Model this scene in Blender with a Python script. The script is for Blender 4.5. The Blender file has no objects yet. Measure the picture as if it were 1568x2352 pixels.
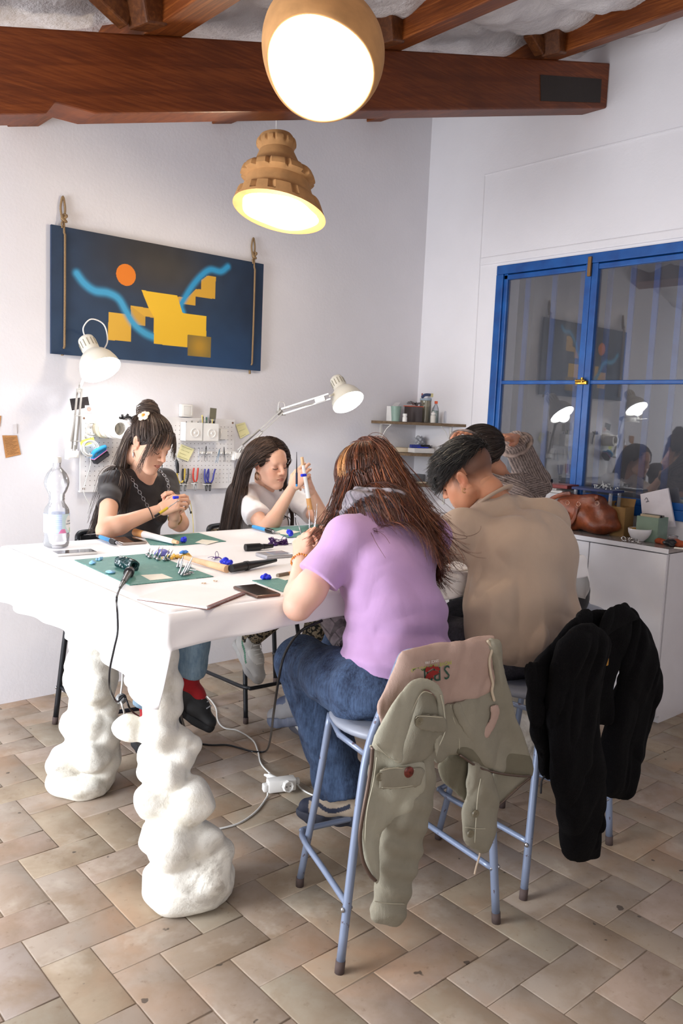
import bpy, bmesh, math, random
import numpy as np
from mathutils import Vector, Matrix
random.seed(7); RNG = np.random.default_rng(11)
PI = math.pi
S = bpy.context.scene
COL = S.collection

# ---------------- camera, world, lights, exposure ----------------
CH = 1.5                                   # eye height
FPX = 1880.0
ROLL = math.atan(0.043); PITCH = math.atan((1176-955)*math.cos(ROLL)/FPX); YAW = math.radians(48.8)
_f = np.array([math.cos(YAW)*math.cos(PITCH), math.sin(YAW)*math.cos(PITCH), -math.sin(PITCH)])
_r0 = np.array([math.sin(YAW), -math.cos(YAW), 0.0]); _u0 = np.cross(_r0, _f)
_r = _r0*math.cos(ROLL)+_u0*math.sin(ROLL); _u = _u0*math.cos(ROLL)-_r0*math.sin(ROLL)
_O = np.array([0, 0, CH])
def _ray(px, py): return _f*FPX + _r*(px-784) + _u*(1176-py)
def AY(px, py, y): d = _ray(px, py); return _O + d*(y/d[1])
def AX(px, py, x): d = _ray(px, py); return _O + d*(x/d[0])
def AZ(px, py, z): d = _ray(px, py); return _O + d*((z-CH)/d[2])
cam = bpy.data.cameras.new('camera'); cam.sensor_fit = 'VERTICAL'; cam.sensor_height = 36; cam.lens = FPX/2352*36
cam.clip_start = 0.05; cam.clip_end = 60
co = bpy.data.objects.new('camera', cam); COL.objects.link(co)
co.matrix_world = Matrix(((_r[0], _u[0], -_f[0], 0), (_r[1], _u[1], -_f[1], 0), (_r[2], _u[2], -_f[2], CH), (0, 0, 0, 1)))
S.camera = co
S.view_settings.view_transform = 'Standard'; S.view_settings.look = 'None'; S.view_settings.gamma = 1
S.view_settings.use_curve_mapping = False; S.view_settings.exposure = -0.08
W = bpy.data.worlds.new('world'); S.world = W; W.use_nodes = True
W.node_tree.nodes['Background'].inputs[0].default_value = (0.97, 0.92, 0.94, 1)
W.node_tree.nodes['Background'].inputs[1].default_value = 0.42
def area(name, loc, target, sx, sy, power, col):
    l = bpy.data.lights.new(name, 'AREA'); l.shape = 'RECTANGLE'; l.size = sx; l.size_y = sy; l.energy = power; l.color = col
    o = bpy.data.objects.new(name, l); COL.objects.link(o); o.location = loc
    o.rotation_euler = (Vector(target)-Vector(loc)).to_track_quat('-Z', 'Y').to_euler(); return o
area('doorway_daylight', (-1.6, 2.75, 1.35), (1.5, 2.1, 0.6), 1.5, 2.2, 250, (0.90, 0.94, 1.0))
area('ceiling_bounce_fill', (-0.2, -1.5, 1.3), (2.6, 2.8, 2.9), 2.4, 1.6, 32, (1.0, 0.96, 0.95))  # added fill aimed upward to brighten the ceiling, standing in for bounced light
def bulb_light(name, loc, power, col, rad=0.03):
    l = bpy.data.lights.new(name, 'POINT'); l.energy = power; l.color = col; l.shadow_soft_size = rad
    o = bpy.data.objects.new(name, l); COL.objects.link(o); o.location = loc; return o

# ---------------- materials ----------------
def srgb(h):
    if isinstance(h, str):
        h = h.lstrip('#'); h = tuple(int(h[i:i+2], 16)/255 for i in (0, 2, 4))
    return tuple((c/12.92 if c <= 0.04045 else ((c+0.055)/1.055)**2.4) for c in h)
class NT:
    def __init__(s, name):
        s.m = bpy.data.materials.new(name); s.m.use_nodes = True; s.t = s.m.node_tree; s.b = s.t.nodes['Principled BSDF']; s.out = s.t.nodes['Material Output']
    def n(s, typ, **kw):
        nd = s.t.nodes.new(typ)
        for k, v in kw.items():
            if k.startswith('i_'):
                key = k[2:]; key = int(key) if key.isdigit() else key
                s.set(nd.inputs[key], v)
            else: setattr(nd, k, v)
        return nd
    def set(s, inp, v):
        if isinstance(v, bpy.types.NodeSocket): s.t.links.new(v, inp)
        else:
            if hasattr(inp.default_value, '__len__') and not isinstance(v, str) and len(inp.default_value) == 4 and len(v) == 3: v = (*v, 1)
            inp.default_value = v
    def coord(s, kind='Object'): return s.n('ShaderNodeTexCoord').outputs[kind]
    def mapping(s, vec, scale=(1, 1, 1), rot=(0, 0, 0), loc=(0, 0, 0)):
        return s.n('ShaderNodeMapping', i_Vector=vec, i_Scale=scale, i_Rotation=rot, i_Location=loc).outputs[0]
    def noise(s, vec, scale, detail=4, rough=0.55, dist=0.0):
        return s.n('ShaderNodeTexNoise', i_Vector=vec, i_Scale=scale, i_Detail=detail, i_Roughness=rough, i_Distortion=dist).outputs[0]
    def ramp(s, fac, stops, interp='LINEAR'):
        r = s.n('ShaderNodeValToRGB'); s.set(r.inputs[0], fac); r.color_ramp.interpolation = interp
        e = r.color_ramp.elements
        while len(e) < len(stops): e.new(0.5)
        for i, (p, c) in enumerate(stops):
            e[i].position = p; e[i].color = (*c, 1) if len(c) == 3 else c
        return r.outputs[0]
    def mix(s, fac, a, b, mode='MIX'):
        m = s.n('ShaderNodeMix', data_type='RGBA', blend_type=mode)
        s.set(m.inputs[0], fac); s.set(m.inputs[6], a); s.set(m.inputs[7], b); return m.outputs[2]
    def math(s, op, a, b=0.0, clamp=False):
        m = s.n('ShaderNodeMath', operation=op, use_clamp=clamp); s.set(m.inputs[0], a); s.set(m.inputs[1], b); return m.outputs[0]
    def bump(s, h, strength=0.3, dist=0.01):
        b = s.n('ShaderNodeBump', i_Height=h, i_Strength=strength, i_Distance=dist); s.t.links.new(b.outputs[0], s.b.inputs['Normal']); return b
    def P(s, **kw):
        for k, v in kw.items(): s.set(s.b.inputs[k.replace('_', ' ')], v)
        return s
_mc = {}
def mat(name, col, rough=0.6, metal=0.0, var=0.08, vscale=8.0, bump=0.0, bscale=60.0, bdist=0.002, coat=0.0, trans=0.0, ior=1.45, sss=0.0, sheen=0.0, alpha=1.0, spec=None):
    """a simple material: base colour with slight noise mottling and fine bump"""
    if name in _mc: return _mc[name]
    c = srgb(col) if isinstance(col, str) else col
    s = NT(name); v = s.coord()
    if var > 0:
        n = s.noise(v, vscale, 3)
        d = tuple(x*(1-var*1.6) for x in c); l = tuple(min(1, x*(1+var)) for x in c)
        s.P(Base_Color=s.ramp(n, [(0.3, d), (0.7, l)]))
    else: s.P(Base_Color=c)
    s.P(Roughness=rough, Metallic=metal, IOR=ior)
    if coat: s.P(Coat_Weight=coat, Coat_Roughness=0.08)
    if trans: s.P(Transmission_Weight=trans)
    if sss: s.P(Subsurface_Weight=sss, Subsurface_Radius=(0.012, 0.005, 0.003), Subsurface_Scale=1.0)
    if sheen: s.P(Sheen_Weight=sheen, Sheen_Roughness=0.4)
    if alpha < 1: s.P(Alpha=alpha)
    if spec is not None: s.P(Specular_IOR_Level=spec)
    if bump: s.bump(s.noise(v, bscale, 3), bump, bdist)
    _mc[name] = s.m; return s.m
def glass(name, tint='ffffff', alpha=0.25, rough=0.05):
    """thin clear plastic or glass: mostly see-through with reflections"""
    if name in _mc: return _mc[name]
    s = NT(name); c = srgb(tint)
    tr = s.n('ShaderNodeBsdfTransparent', i_Color=c); gl = s.n('ShaderNodeBsdfGlossy', i_Color=(1, 1, 1, 1), i_Roughness=rough)
    df = s.n('ShaderNodeBsdfDiffuse', i_Color=c)
    fr = s.n('ShaderNodeFresnel', i_IOR=1.5).outputs[0]
    m1 = s.n('ShaderNodeMixShader', i_0=alpha, i_1=tr.outputs[0], i_2=df.outputs[0])
    m2 = s.n('ShaderNodeMixShader', i_0=fr, i_1=m1.outputs[0], i_2=gl.outputs[0])
    s.t.links.new(m2.outputs[0], s.out.inputs[0]); _mc[name] = s.m; return s.m
def emit(name, col, strength):
    if name in _mc: return _mc[name]
    s = NT(name); s.P(Base_Color=(0.9, 0.9, 0.9), Emission_Color=srgb(col), Emission_Strength=strength); _mc[name] = s.m; return s.m
def vcmat(name, rough=0.6, bump=0.0, bscale=80, bdist=0.002, sss=0.0, mottling=0.06, coat=0.0, mscale=12):
    """material whose base colour is the mesh's own colour attribute"""
    if name in _mc: return _mc[name]
    s = NT(name); a = s.n('ShaderNodeVertexColor', layer_name='Col').outputs[0]; v = s.coord()
    s.P(Base_Color=s.mix(mottling*4, a, s.ramp(s.noise(v, mscale, 3), [(0.3, (0.75,)*3), (0.7, (1,)*3)]), 'MULTIPLY'), Roughness=rough)
    if sss: s.P(Subsurface_Weight=sss, Subsurface_Radius=(0.012, 0.004, 0.002), Subsurface_Scale=1.0)
    if coat: s.P(Coat_Weight=coat, Coat_Roughness=0.1)
    if bump: s.bump(s.noise(v, bscale, 3), bump, bdist)
    _mc[name] = s.m; return s.m

# ---------------- object helpers ----------------
def tag(o, label=None, cat=None, group=None, kind=None):
    if label: o['label'] = label
    if cat: o['category'] = cat
    if group: o['group'] = group
    if kind: o['kind'] = kind
    return o
def thing(name, label, cat, loc=(0, 0, 0), rz=0.0, group=None):
    o = bpy.data.objects.new(name, None); COL.objects.link(o); o.empty_display_size = 0.05
    o.location = loc; o.rotation_euler = (0, 0, rz); return tag(o, label, cat, group)
def link(name, me, m, parent=None, smooth=True, world=False):
    o = bpy.data.objects.new(name, me); COL.objects.link(o)
    for mm in (m if isinstance(m, (list, tuple)) else [m]): me.materials.append(mm)
    if smooth: me.shade_smooth()
    if parent is not None:
        o.parent = parent
        if world: o.matrix_parent_inverse = root_matrix(parent).inverted()
    return o
def root_matrix(o):
    M = Matrix.LocRotScale(o.location, o.rotation_euler, o.scale)
    if o.parent: M = root_matrix(o.parent) @ o.matrix_parent_inverse @ M
    return M
def np_mesh(name, V, F, cols=None, uv=None):
    V = np.asarray(V, np.float32); me = bpy.data.meshes.new(name)
    if isinstance(F, np.ndarray):
        k = F.shape[1]; me.vertices.add(len(V)); me.vertices.foreach_set('co', V.ravel())
        me.loops.add(F.size); me.loops.foreach_set('vertex_index', F.astype(np.int32).ravel())
        me.polygons.add(len(F)); me.polygons.foreach_set('loop_start', np.arange(0, F.size, k, dtype=np.int32))
        me.update(calc_edges=True)
    else: me.from_pydata([tuple(v) for v in V], [], F); me.update()
    if cols is not None:
        a = me.color_attributes.new('Col', 'FLOAT_COLOR', 'POINT')
        c = np.ones((len(V), 4), np.float32); c[:, :3] = cols; a.data.foreach_set('color', c.ravel())
    return me
class MB:
    """collects shapes for ONE mesh"""
    def __init__(s): s.bm = bmesh.new()
    def add(s, fn, M=None):
        n0 = len(s.bm.verts); fn(); s.bm.verts.ensure_lookup_table()
        vs = s.bm.verts[n0:]
        if M is not None: bmesh.ops.transform(s.bm, matrix=M, verts=vs)
        return vs
    def box(s, c, h, rot=None, bev=0.0):
        """box with centre c, full sizes h, rot Matrix 3x3 or euler"""
        r = bmesh.ops.create_cube(s.bm, size=1.0); vs = r['verts']
        bmesh.ops.scale(s.bm, vec=Vector(h), verts=vs)
        if bev > 0:
            es = list({e for v in vs for e in v.link_edges})
            rr = bmesh.ops.bevel(s.bm, geom=es, offset=bev, segments=2, affect='EDGES', profile=0.5); vs = rr['verts']
            vs = list({v for f in rr['faces'] for v in f.verts} | set(v for v in vs if v.is_valid))
        R = Matrix.Identity(3) if rot is None else (rot if isinstance(rot, Matrix) else Matrix.Rotation(rot[2], 3, 'Z') @ Matrix.Rotation(rot[1], 3, 'Y') @ Matrix.Rotation(rot[0], 3, 'X'))
        allv = set()
        stack = [v for v in vs if v.is_valid][:1]
        while stack:
            v = stack.pop()
            if v in allv: continue
            allv.add(v); stack += [e.other_vert(v) for e in v.link_edges]
        bmesh.ops.transform(s.bm, matrix=Matrix.Translation(Vector(c)) @ R.to_4x4(), verts=list(allv)); return s
    def cyl(s, a, b, r, r2=None, seg=16, caps=True):
        a = Vector(a); b = Vector(b); r2 = r if r2 is None else r2; d = b-a; q = d.to_track_quat('Z', 'Y').to_matrix().to_4x4()
        bmesh.ops.create_cone(s.bm, cap_ends=caps, segments=seg, radius1=r, radius2=r2, depth=d.length, matrix=Matrix.Translation((a+b)/2) @ q); return s
    def sph(s, c, r, seg=16, rot=None):
        r = r if hasattr(r, '__len__') else (r, r, r); M = Matrix.Translation(Vector(c))
        if rot is not None: M = M @ rot.to_4x4()
        bmesh.ops.create_uvsphere(s.bm, u_segments=seg, v_segments=max(6, seg*2//3), radius=1, matrix=M @ Matrix.Diagonal((*r, 1))); return s
    def tube(s, pts, r, seg=8, closed=False, smooth=True, caps=True, up=None):
        P = catmull(pts, 6, closed) if smooth and len(pts) > 2 else [Vector(p) for p in pts]
        n = len(P); rs = r if callable(r) else (lambda t: r)
        rings = []; prev = None
        for i, p in enumerate(P):
            if closed: t = P[(i+1) % n]-P[i-1]
            else: t = P[min(i+1, n-1)]-P[max(i-1, 0)]
            t.normalize()
            if prev is None:
                u = t.orthogonal().normalized()
                if up is not None: u = (Vector(up)-t*t.dot(Vector(up))).normalized()
            else: u = (prev-t*t.dot(prev)).normalized()
            prev = u; v = t.cross(u); rr = rs(i/max(1, n-1))
            ra, rb = rr if isinstance(rr, tuple) else (rr, rr)
            rings.append([s.bm.verts.new(p+u*ra*math.cos(2*PI*k/seg)+v*rb*math.sin(2*PI*k/seg)) for k in range(seg)])
        m = n if closed else n-1
        for i in range(m):
            A, B = rings[i], rings[(i+1) % n]
            for k in range(seg): s.bm.faces.new((A[k], A[(k+1) % seg], B[(k+1) % seg], B[k]))
        if caps and not closed: s.bm.faces.new(rings[0][::-1]); s.bm.faces.new(rings[-1])
        return s
    def lathe(s, prof, seg=32, c=(0, 0, 0), M=None, close=False):
        M = (Matrix.Translation(Vector(c)) if M is None else M)
        rings = [[s.bm.verts.new(M @ Vector((r*math.cos(2*PI*k/seg), r*math.sin(2*PI*k/seg), z))) for k in range(seg)] for r, z in prof]
        for A, B in zip(rings[:-1], rings[1:]):
            for k in range(seg): s.bm.faces.new((A[k], A[(k+1) % seg], B[(k+1) % seg], B[k]))
        if close:
            s.bm.faces.new(rings[0][::-1]); s.bm.faces.new(rings[-1])
        return s
    def prism(s, pts, vec):
        """polygon pts (3-D) pushed along vec"""
        vec = Vector(vec); a = [s.bm.verts.new(Vector(p)) for p in pts]; b = [s.bm.verts.new(Vector(p)+vec) for p in pts]; n = len(a)
        s.bm.faces.new(a); s.bm.faces.new(b[::-1])
        for i in range(n): s.bm.faces.new((a[i], b[i], b[(i+1) % n], a[(i+1) % n]))
        return s
    def done(s, name, m, parent=None, smooth=False, M=None, label=None):
        bmesh.ops.recalc_face_normals(s.bm, faces=s.bm.faces[:])
        if M is not None: bmesh.ops.transform(s.bm, matrix=M, verts=s.bm.verts[:])
        me = bpy.data.meshes.new(name); s.bm.to_mesh(me); s.bm.free()
        o = link(name, me, m, parent, smooth)
        if smooth == 'auto':
            me.shade_smooth(); me.set_sharp_from_angle(angle=math.radians(38))
        if label: o['label'] = label
        return o
def catmull(pts, k=6, closed=False):
    P = [Vector(p) for p in pts]; n = len(P); out = []
    for i in range(n if closed else n-1):
        p0 = P[(i-1) % n] if closed or i > 0 else P[0]*2-P[1]
        p1 = P[i]; p2 = P[(i+1) % n]; p3 = P[(i+2) % n] if closed or i+2 < n else P[-1]*2-P[-2]
        for j in range(k):
            t = j/k; out.append(0.5*((2*p1)+(p2-p0)*t+(2*p0-5*p1+4*p2-p3)*t*t+(3*p1-p0-3*p2+p3)*t**3))
    if not closed: out.append(P[-1])
    return out
def text_on(body, size, M, m, parent, name, extrude=.0002, align='CENTER', sx=1.0):
    cu = bpy.data.curves.new('text', 'FONT'); cu.body = body; cu.size = size; cu.align_x = align; cu.align_y = 'CENTER'; cu.extrude = extrude; cu.resolution_u = 2
    o = bpy.data.objects.new('text_tmp', cu); COL.objects.link(o); dg = bpy.context.evaluated_depsgraph_get(); me = bpy.data.meshes.new_from_object(o.evaluated_get(dg)); bpy.data.objects.remove(o); bpy.data.curves.remove(cu)
    me.transform(M @ Matrix.Diagonal((sx, 1, 1, 1))); me.materials.clear(); r = link(name, me, m, None, False); r.parent = parent
    if parent: r.matrix_parent_inverse = root_matrix(parent).inverted()
    return r
def struct(o): o['kind'] = 'structure'; return o

# ---------------- signed-distance modelling: smooth unions of limbs, ellipsoids and boxes, meshed with surface nets ----------------
def frame(fwd, up=(0, 0, 1)):
    """columns: x right, y forward, z up"""
    y = Vector(fwd).normalized(); x = y.cross(Vector(up)).normalized(); z = x.cross(y)
    return np.array([[x[0], y[0], z[0]], [x[1], y[1], z[1]], [x[2], y[2], z[2]]])
class SDF:
    def __init__(s): s.p = []; s.cuts = []; s.disp = None; s.R = np.eye(3); s.o = np.zeros(3)
    def _w(s, p): return s.o + s.R @ np.array(p, float)
    def cap(s, a, b, ra, rb=None, k=0.02, op='u', col=None):
        s.p.append(('cap', s._w(a), s._w(b), ra, ra if rb is None else rb, k, op, col)); return s
    def chain(s, pts, rs, k=0.02, op='u', col=None):
        for i in range(len(pts)-1): s.cap(pts[i], pts[i+1], rs[i], rs[i+1], k, op, col)
        return s
    def ell(s, c, r, R=None, k=0.02, op='u', col=None):
        r = (r, r, r) if not hasattr(r, '__len__') else r
        R = np.eye(3) if R is None else np.array(R); s.p.append(('ell', s._w(c), np.array(r, float), s.R @ R, None, k, op, col)); return s
    def box(s, c, h, R=None, rnd=0.01, k=0.01, op='u', col=None):
        R = np.eye(3) if R is None else np.array(R); s.p.append(('box', s._w(c), np.array(h, float), s.R @ R, rnd, k, op, col)); return s
    def poly(s, org, ex, ez, pts, h, rnd=.008, k=.01, bow=None, op='u', col=None):
        """padded slab: outline pts in the (ex, ez) plane through org, half thickness h; bow(u, v) bends it along the normal"""
        s.p.append(('poly', np.array(org, float), (np.array(ex, float), np.array(ez, float), np.array(pts, float), bow), h, rnd, k, op, col)); return s
    def cut(s, pt, nrm, rnd=0.0, local=True):
        """keep the side opposite to nrm"""
        n = np.array(nrm, float); n = (s.R @ n) if local else n; s.cuts.append((s._w(pt) if local else np.array(pt, float), n/np.linalg.norm(n), rnd)); return s
    def bounds(s):
        lo = np.full(3, 1e9); hi = -lo
        for q in s.p:
            if q[6] != 'u': continue
            if q[0] == 'poly': l, h = SDF.pb(q); lo = np.minimum(lo, l); hi = np.maximum(hi, h)
            elif q[0] == 'cap':
                for P, r in ((q[1], q[3]), (q[2], q[4])): lo = np.minimum(lo, P-r); hi = np.maximum(hi, P+r)
            else:
                e = np.abs(q[3]) @ q[2] + 0.0; lo = np.minimum(lo, q[1]-e); hi = np.maximum(hi, q[1]+e)
        return lo, hi
    @staticmethod
    def pb(q):
        ex, ez, pts, bow = q[2]; n = np.cross(ez, ex); P = q[1]+pts[:, :1]*ex+pts[:, 1:]*ez; m = q[3]+(0.06 if bow else 0); return P.min(0)-m, P.max(0)+m
    @staticmethod
    def dist(q, X):
        if q[0] == 'poly':
            ex, ez, pts, bow = q[2]; Y = X-q[1]; u = Y@ex; v = Y@ez; w = Y@np.cross(ez, ex)
            if bow: w = w-bow(u, v)
            d = np.full(u.shape, 1e9); sg = np.zeros(u.shape, bool); n = len(pts)
            for i in range(n):
                ax, ay = pts[i]; bx, by = pts[(i+1) % n]; L = (bx-ax)**2+(by-ay)**2+1e-12; t = np.clip(((u-ax)*(bx-ax)+(v-ay)*(by-ay))/L, 0, 1)
                d = np.minimum(d, np.hypot(u-ax-t*(bx-ax), v-ay-t*(by-ay))); sg ^= ((ay > v) != (by > v)) & (u < (bx-ax)*(v-ay)/((by-ay) if abs(by-ay) > 1e-9 else 1e-9)+ax)
            d = np.where(sg, -d, d)
            if q[4] > q[3]: return np.where(sg, (np.abs(w)-q[3]*np.sqrt(np.clip(1-(1-np.clip(-d/q[4], 0, 1))**2, 0, 1))-.0012)*.8, np.hypot(d, np.maximum(np.abs(w)-.001, 0))-.0012)
            r = min(q[4], q[3]*.98); a = d+r; b = np.abs(w)-q[3]+r; return np.minimum(np.maximum(a, b), 0)+np.hypot(np.maximum(a, 0), np.maximum(b, 0))-r
        if q[0] == 'cap':
            a, b = q[1], q[2]; ab = b-a; L2 = max(float(ab@ab), 1e-12); pa = X-a
            t = np.clip((pa@ab)/L2, 0, 1); d = np.linalg.norm(pa-t[..., None]*ab, axis=-1); return d-(q[3]+(q[4]-q[3])*t)
        Y = (X-q[1]) @ q[3]
        if q[0] == 'ell':
            k0 = np.linalg.norm(Y/q[2], axis=-1); k1 = np.linalg.norm(Y/(q[2]**2), axis=-1); return k0*(k0-1)/np.maximum(k1, 1e-6)
        h = q[2]-q[4]; d = np.abs(Y)-h; return np.linalg.norm(np.maximum(d, 0), axis=-1)+np.minimum(np.max(d, axis=-1), 0)-q[4]
    def mesh(s, vox, colors=None, pad=None):
        lo, hi = s.bounds(); m = 3*vox + (pad or 0.01); lo = lo-m; hi = hi+m
        n = np.ceil((hi-lo)/vox).astype(int)+1
        ax = [lo[i]+vox*np.arange(n[i]) for i in range(3)]
        D = np.full(n, 0.2, np.float32); use_c = colors is not None
        for q in s.p:
            if q[0] == 'poly': l, h = SDF.pb(q)
            elif q[0] == 'cap': l = np.minimum(q[1]-q[3], q[2]-q[4]); h = np.maximum(q[1]+q[3], q[2]+q[4])
            else: e = np.abs(q[3]) @ q[2]; l = q[1]-e; h = q[1]+e
            mg = q[5]*1.2+4*vox
            i0 = np.maximum(np.floor((l-mg-lo)/vox).astype(int), 0); i1 = np.minimum(np.ceil((h+mg-lo)/vox).astype(int)+1, n)
            if np.any(i1 <= i0): continue
            X = np.stack(np.meshgrid(ax[0][i0[0]:i1[0]], ax[1][i0[1]:i1[1]], ax[2][i0[2]:i1[2]], indexing='ij'), -1)
            d = s.dist(q, X); sl = (slice(i0[0], i1[0]), slice(i0[1], i1[1]), slice(i0[2], i1[2])); A = D[sl]; k = max(q[5], 1e-5)
            if q[6] == 'u': hh = np.maximum(k-np.abs(A-d), 0)/k; D[sl] = np.minimum(A, d)-hh*hh*k*0.25
            elif q[6] == 's': hh = np.maximum(k-np.abs(A+d), 0)/k; D[sl] = np.maximum(A, -d)+hh*hh*k*0.25
        if s.disp is not None or s.cuts:
            XX, YY, ZZ = np.meshgrid(*ax, indexing='ij', sparse=True)
            if s.disp is not None: D = D + s.disp(XX, YY, ZZ)
            for (P, nn, rn) in s.cuts:
                d = (XX-P[0])*nn[0]+(YY-P[1])*nn[1]+(ZZ-P[2])*nn[2]
                if rn > 0: hh = np.maximum(rn-np.abs(D-d), 0)/rn; D = np.maximum(D, d)+hh*hh*rn*0.25
                else: D = np.maximum(D, d)
        V, F = nets(D, lo, vox)
        C = None
        if use_c:
            C = np.zeros((len(V), 3)); best = np.full(len(V), 1e9); C[:] = colors[0]
            for q in s.p:
                if q[7] is None or q[6] != 'u': continue
                d = s.dist(q, V); m = d < best-1e-4; best[m] = d[m]; C[m] = colors[q[7]]
        return V, F, C
def nets(D, lo, vox):
    I = D < 0; nx, ny, nz = D.shape
    cnt = np.zeros((nx-1, ny-1, nz-1), np.int8); acc = None
    corner = [(a, b, c) for a in (0, 1) for b in (0, 1) for c in (0, 1)]
    for a, b, c in corner: cnt += I[a:nx-1+a, b:ny-1+b, c:nz-1+c]
    act = (cnt > 0) & (cnt < 8); idx = np.argwhere(act); ids = np.full(act.shape, -1, np.int32); ids[act] = np.arange(len(idx))
    P = np.zeros((len(idx), 3)); N = np.zeros(len(idx))
    val = {c: D[idx[:, 0]+c[0], idx[:, 1]+c[1], idx[:, 2]+c[2]] for c in corner}
    for c in corner:
        for axis in range(3):
            if c[axis] == 0:
                d = list(c); d[axis] = 1; d = tuple(d); v0, v1 = val[c], val[d]; m = (v0 < 0) != (v1 < 0)
                t = np.where(m, v0/np.where(m, v0-v1, 1), 0); q = np.array(c, float)[None].repeat(len(idx), 0); q[:, axis] = t
                P[m] += q[m]; N[m] += 1
    V = lo+(idx+P/N[:, None])*vox
    F = []
    for axis in range(3):
        sl0 = [slice(0, None)]*3; sl1 = [slice(0, None)]*3; sl0[axis] = slice(0, -1); sl1[axis] = slice(1, None)
        A = I[tuple(sl0)]; B = I[tuple(sl1)]; e = np.argwhere(A != B); o1, o2 = [(1, 2), (2, 0), (0, 1)][axis]
        ok = (e[:, o1] > 0) & (e[:, o2] > 0) & (e[:, o1] < D.shape[o1]-1) & (e[:, o2] < D.shape[o2]-1); e = e[ok]
        s = I[tuple(e.T)]
        def g(da, db):
            q = e.copy(); q[:, o1] -= da; q[:, o2] -= db; return ids[tuple(q.T)]
        f = np.stack([g(1, 1), g(0, 1), g(0, 0), g(1, 0)], 1); f[~s] = f[~s][:, ::-1]; F.append(f)
    F = np.concatenate(F); F = F[(F >= 0).all(1)]
    return V, F
def merge(parts):
    V = []; F = []; C = []; o = 0
    for v, f, c in parts: V.append(v); F.append(f+o); o += len(v); C.append(c if c is not None else np.ones((len(v), 3))*0.5)
    return np.concatenate(V), np.concatenate(F), np.concatenate(C)
def sdf_obj(name, sd, vox, m, parent=None, colors=None, label=None, world=True):
    V, F, C = sd.mesh(vox, colors); me = np_mesh(name, V, F, C); o = link(name, me, m, parent, True, world)
    if label: o['label'] = label
    return o
def vnoise(P, Q, S_, seed=0):
    r = np.random.default_rng(seed).random((32, 32, 32)).astype(np.float32)
    a = [np.asarray(t, np.float32) for t in (P, Q, S_)]; i = [np.floor(t).astype(int) for t in a]; f = [t-j for t, j in zip(a, i)]; f = [t*t*(3-2*t) for t in f]; i = [j % 32 for j in i]; k = [(j+1) % 32 for j in i]
    def g(x, y, z): return r[x, y, z]
    c00 = g(i[0], i[1], i[2])*(1-f[0])+g(k[0], i[1], i[2])*f[0]; c10 = g(i[0], k[1], i[2])*(1-f[0])+g(k[0], k[1], i[2])*f[0]
    c01 = g(i[0], i[1], k[2])*(1-f[0])+g(k[0], i[1], k[2])*f[0]; c11 = g(i[0], k[1], k[2])*(1-f[0])+g(k[0], k[1], k[2])*f[0]
    return (c00*(1-f[1])+c10*f[1])*(1-f[2])+(c01*(1-f[1])+c11*f[1])*f[2]
def crease(X, Y, Z, along, n, amp, seed=0, stretch=.25):
    """cloth creases running along a direction, about n per metre"""
    a = np.array(along, float); a /= np.linalg.norm(a); b = np.cross(a, (.31, .87, .2)); b /= np.linalg.norm(b); c = np.cross(a, b)
    u = (X*a[0]+Y*a[1]+Z*a[2])*n*stretch+50; v = (X*b[0]+Y*b[1]+Z*b[2])*n+50; w = (X*c[0]+Y*c[1]+Z*c[2])*n+50
    q = vnoise(u, v, w, seed); return amp*(np.abs(2*q-1)*2-.75)*-1
def fold(X, Y, Z, d, freq, amp, seed=0.0, warp=0.35):
    """cloth folds: waves along direction d, warped"""
    amp = amp*1.7; u = X*d[0]+Y*d[1]+Z*d[2]; w = np.sin(X*7.3+seed)*np.sin(Y*6.1+seed*2)+np.sin(Z*8.7+seed*3)
    return amp*np.sin(freq*u+warp*6*w+seed)
# ================= the room =================
XR, YB = 4.21, 4.05
def roof(x): return 2.634+0.265*(x-0.91)                    # underside of the purlins = top of the main beam
# plaster
def plaster(name, base='e6e4e8'):
    s = NT(name); v = s.coord(); c = srgb(base)
    n = s.noise(v, 1.3, 5, 0.6); s.P(Base_Color=s.ramp(n, [(0.25, tuple(x*0.93 for x in c)), (0.75, tuple(min(1, x*1.03) for x in c))]), Roughness=0.75)
    h = s.mix(0.35, s.noise(v, 9, 5, 0.6), s.noise(v, 60, 4, 0.6)); s.bump(h, 0.22, 0.012); return s.m
M_wall = plaster('white_plaster')
def wall_quad(name, pts):
    me = bpy.data.meshes.new(name); me.from_pydata([tuple(p) for p in pts], [], [tuple(range(len(pts)))]); return struct(link(name, me, M_wall, None, False))
b = MB(); b.prism([(-1.6, YB, 0), (XR, YB, 0), (XR, YB, roof(XR)+0.2), (-1.6, YB, roof(-1.6)+0.3)], (0, 0.2, 0)); struct(b.done('wall_back', M_wall))
# right wall with the window opening
WY0, WY1, WZ0, WZ1 = 1.35, 3.40, 1.02, 2.48
b = MB()
H = roof(XR)+0.35
for y0, y1, z0, z1 in ((-1.5, WY0, 0, H), (WY1, YB, 0, H), (WY0, WY1, 0, WZ0), (WY0, WY1, WZ1, H)):
    b.box((XR+0.11, (y0+y1)/2, (z0+z1)/2), (0.22, y1-y0, z1-z0))
struct(b.done('wall_right', M_wall))
# shallow plaster recess line around the upper right wall
b = MB()
p = [AX(1080, 1000, XR), AX(1113, 403, XR), AX(1568, 292, XR), AX(1700, 260, XR)]
for a, c in zip(p[:-1], p[1:]):
    a = Vector(a); c = Vector(c); a.x = c.x = XR-0.001
    b.cyl(a, c, 0.006, seg=6)
struct(b.done('trim_1', M_wall))
b = MB(); b.box((XR-0.0, 2.4, WZ1+0.045), (0.02, 2.3, 0.05), bev=0.008); struct(b.done('trim_2', M_wall))
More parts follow.
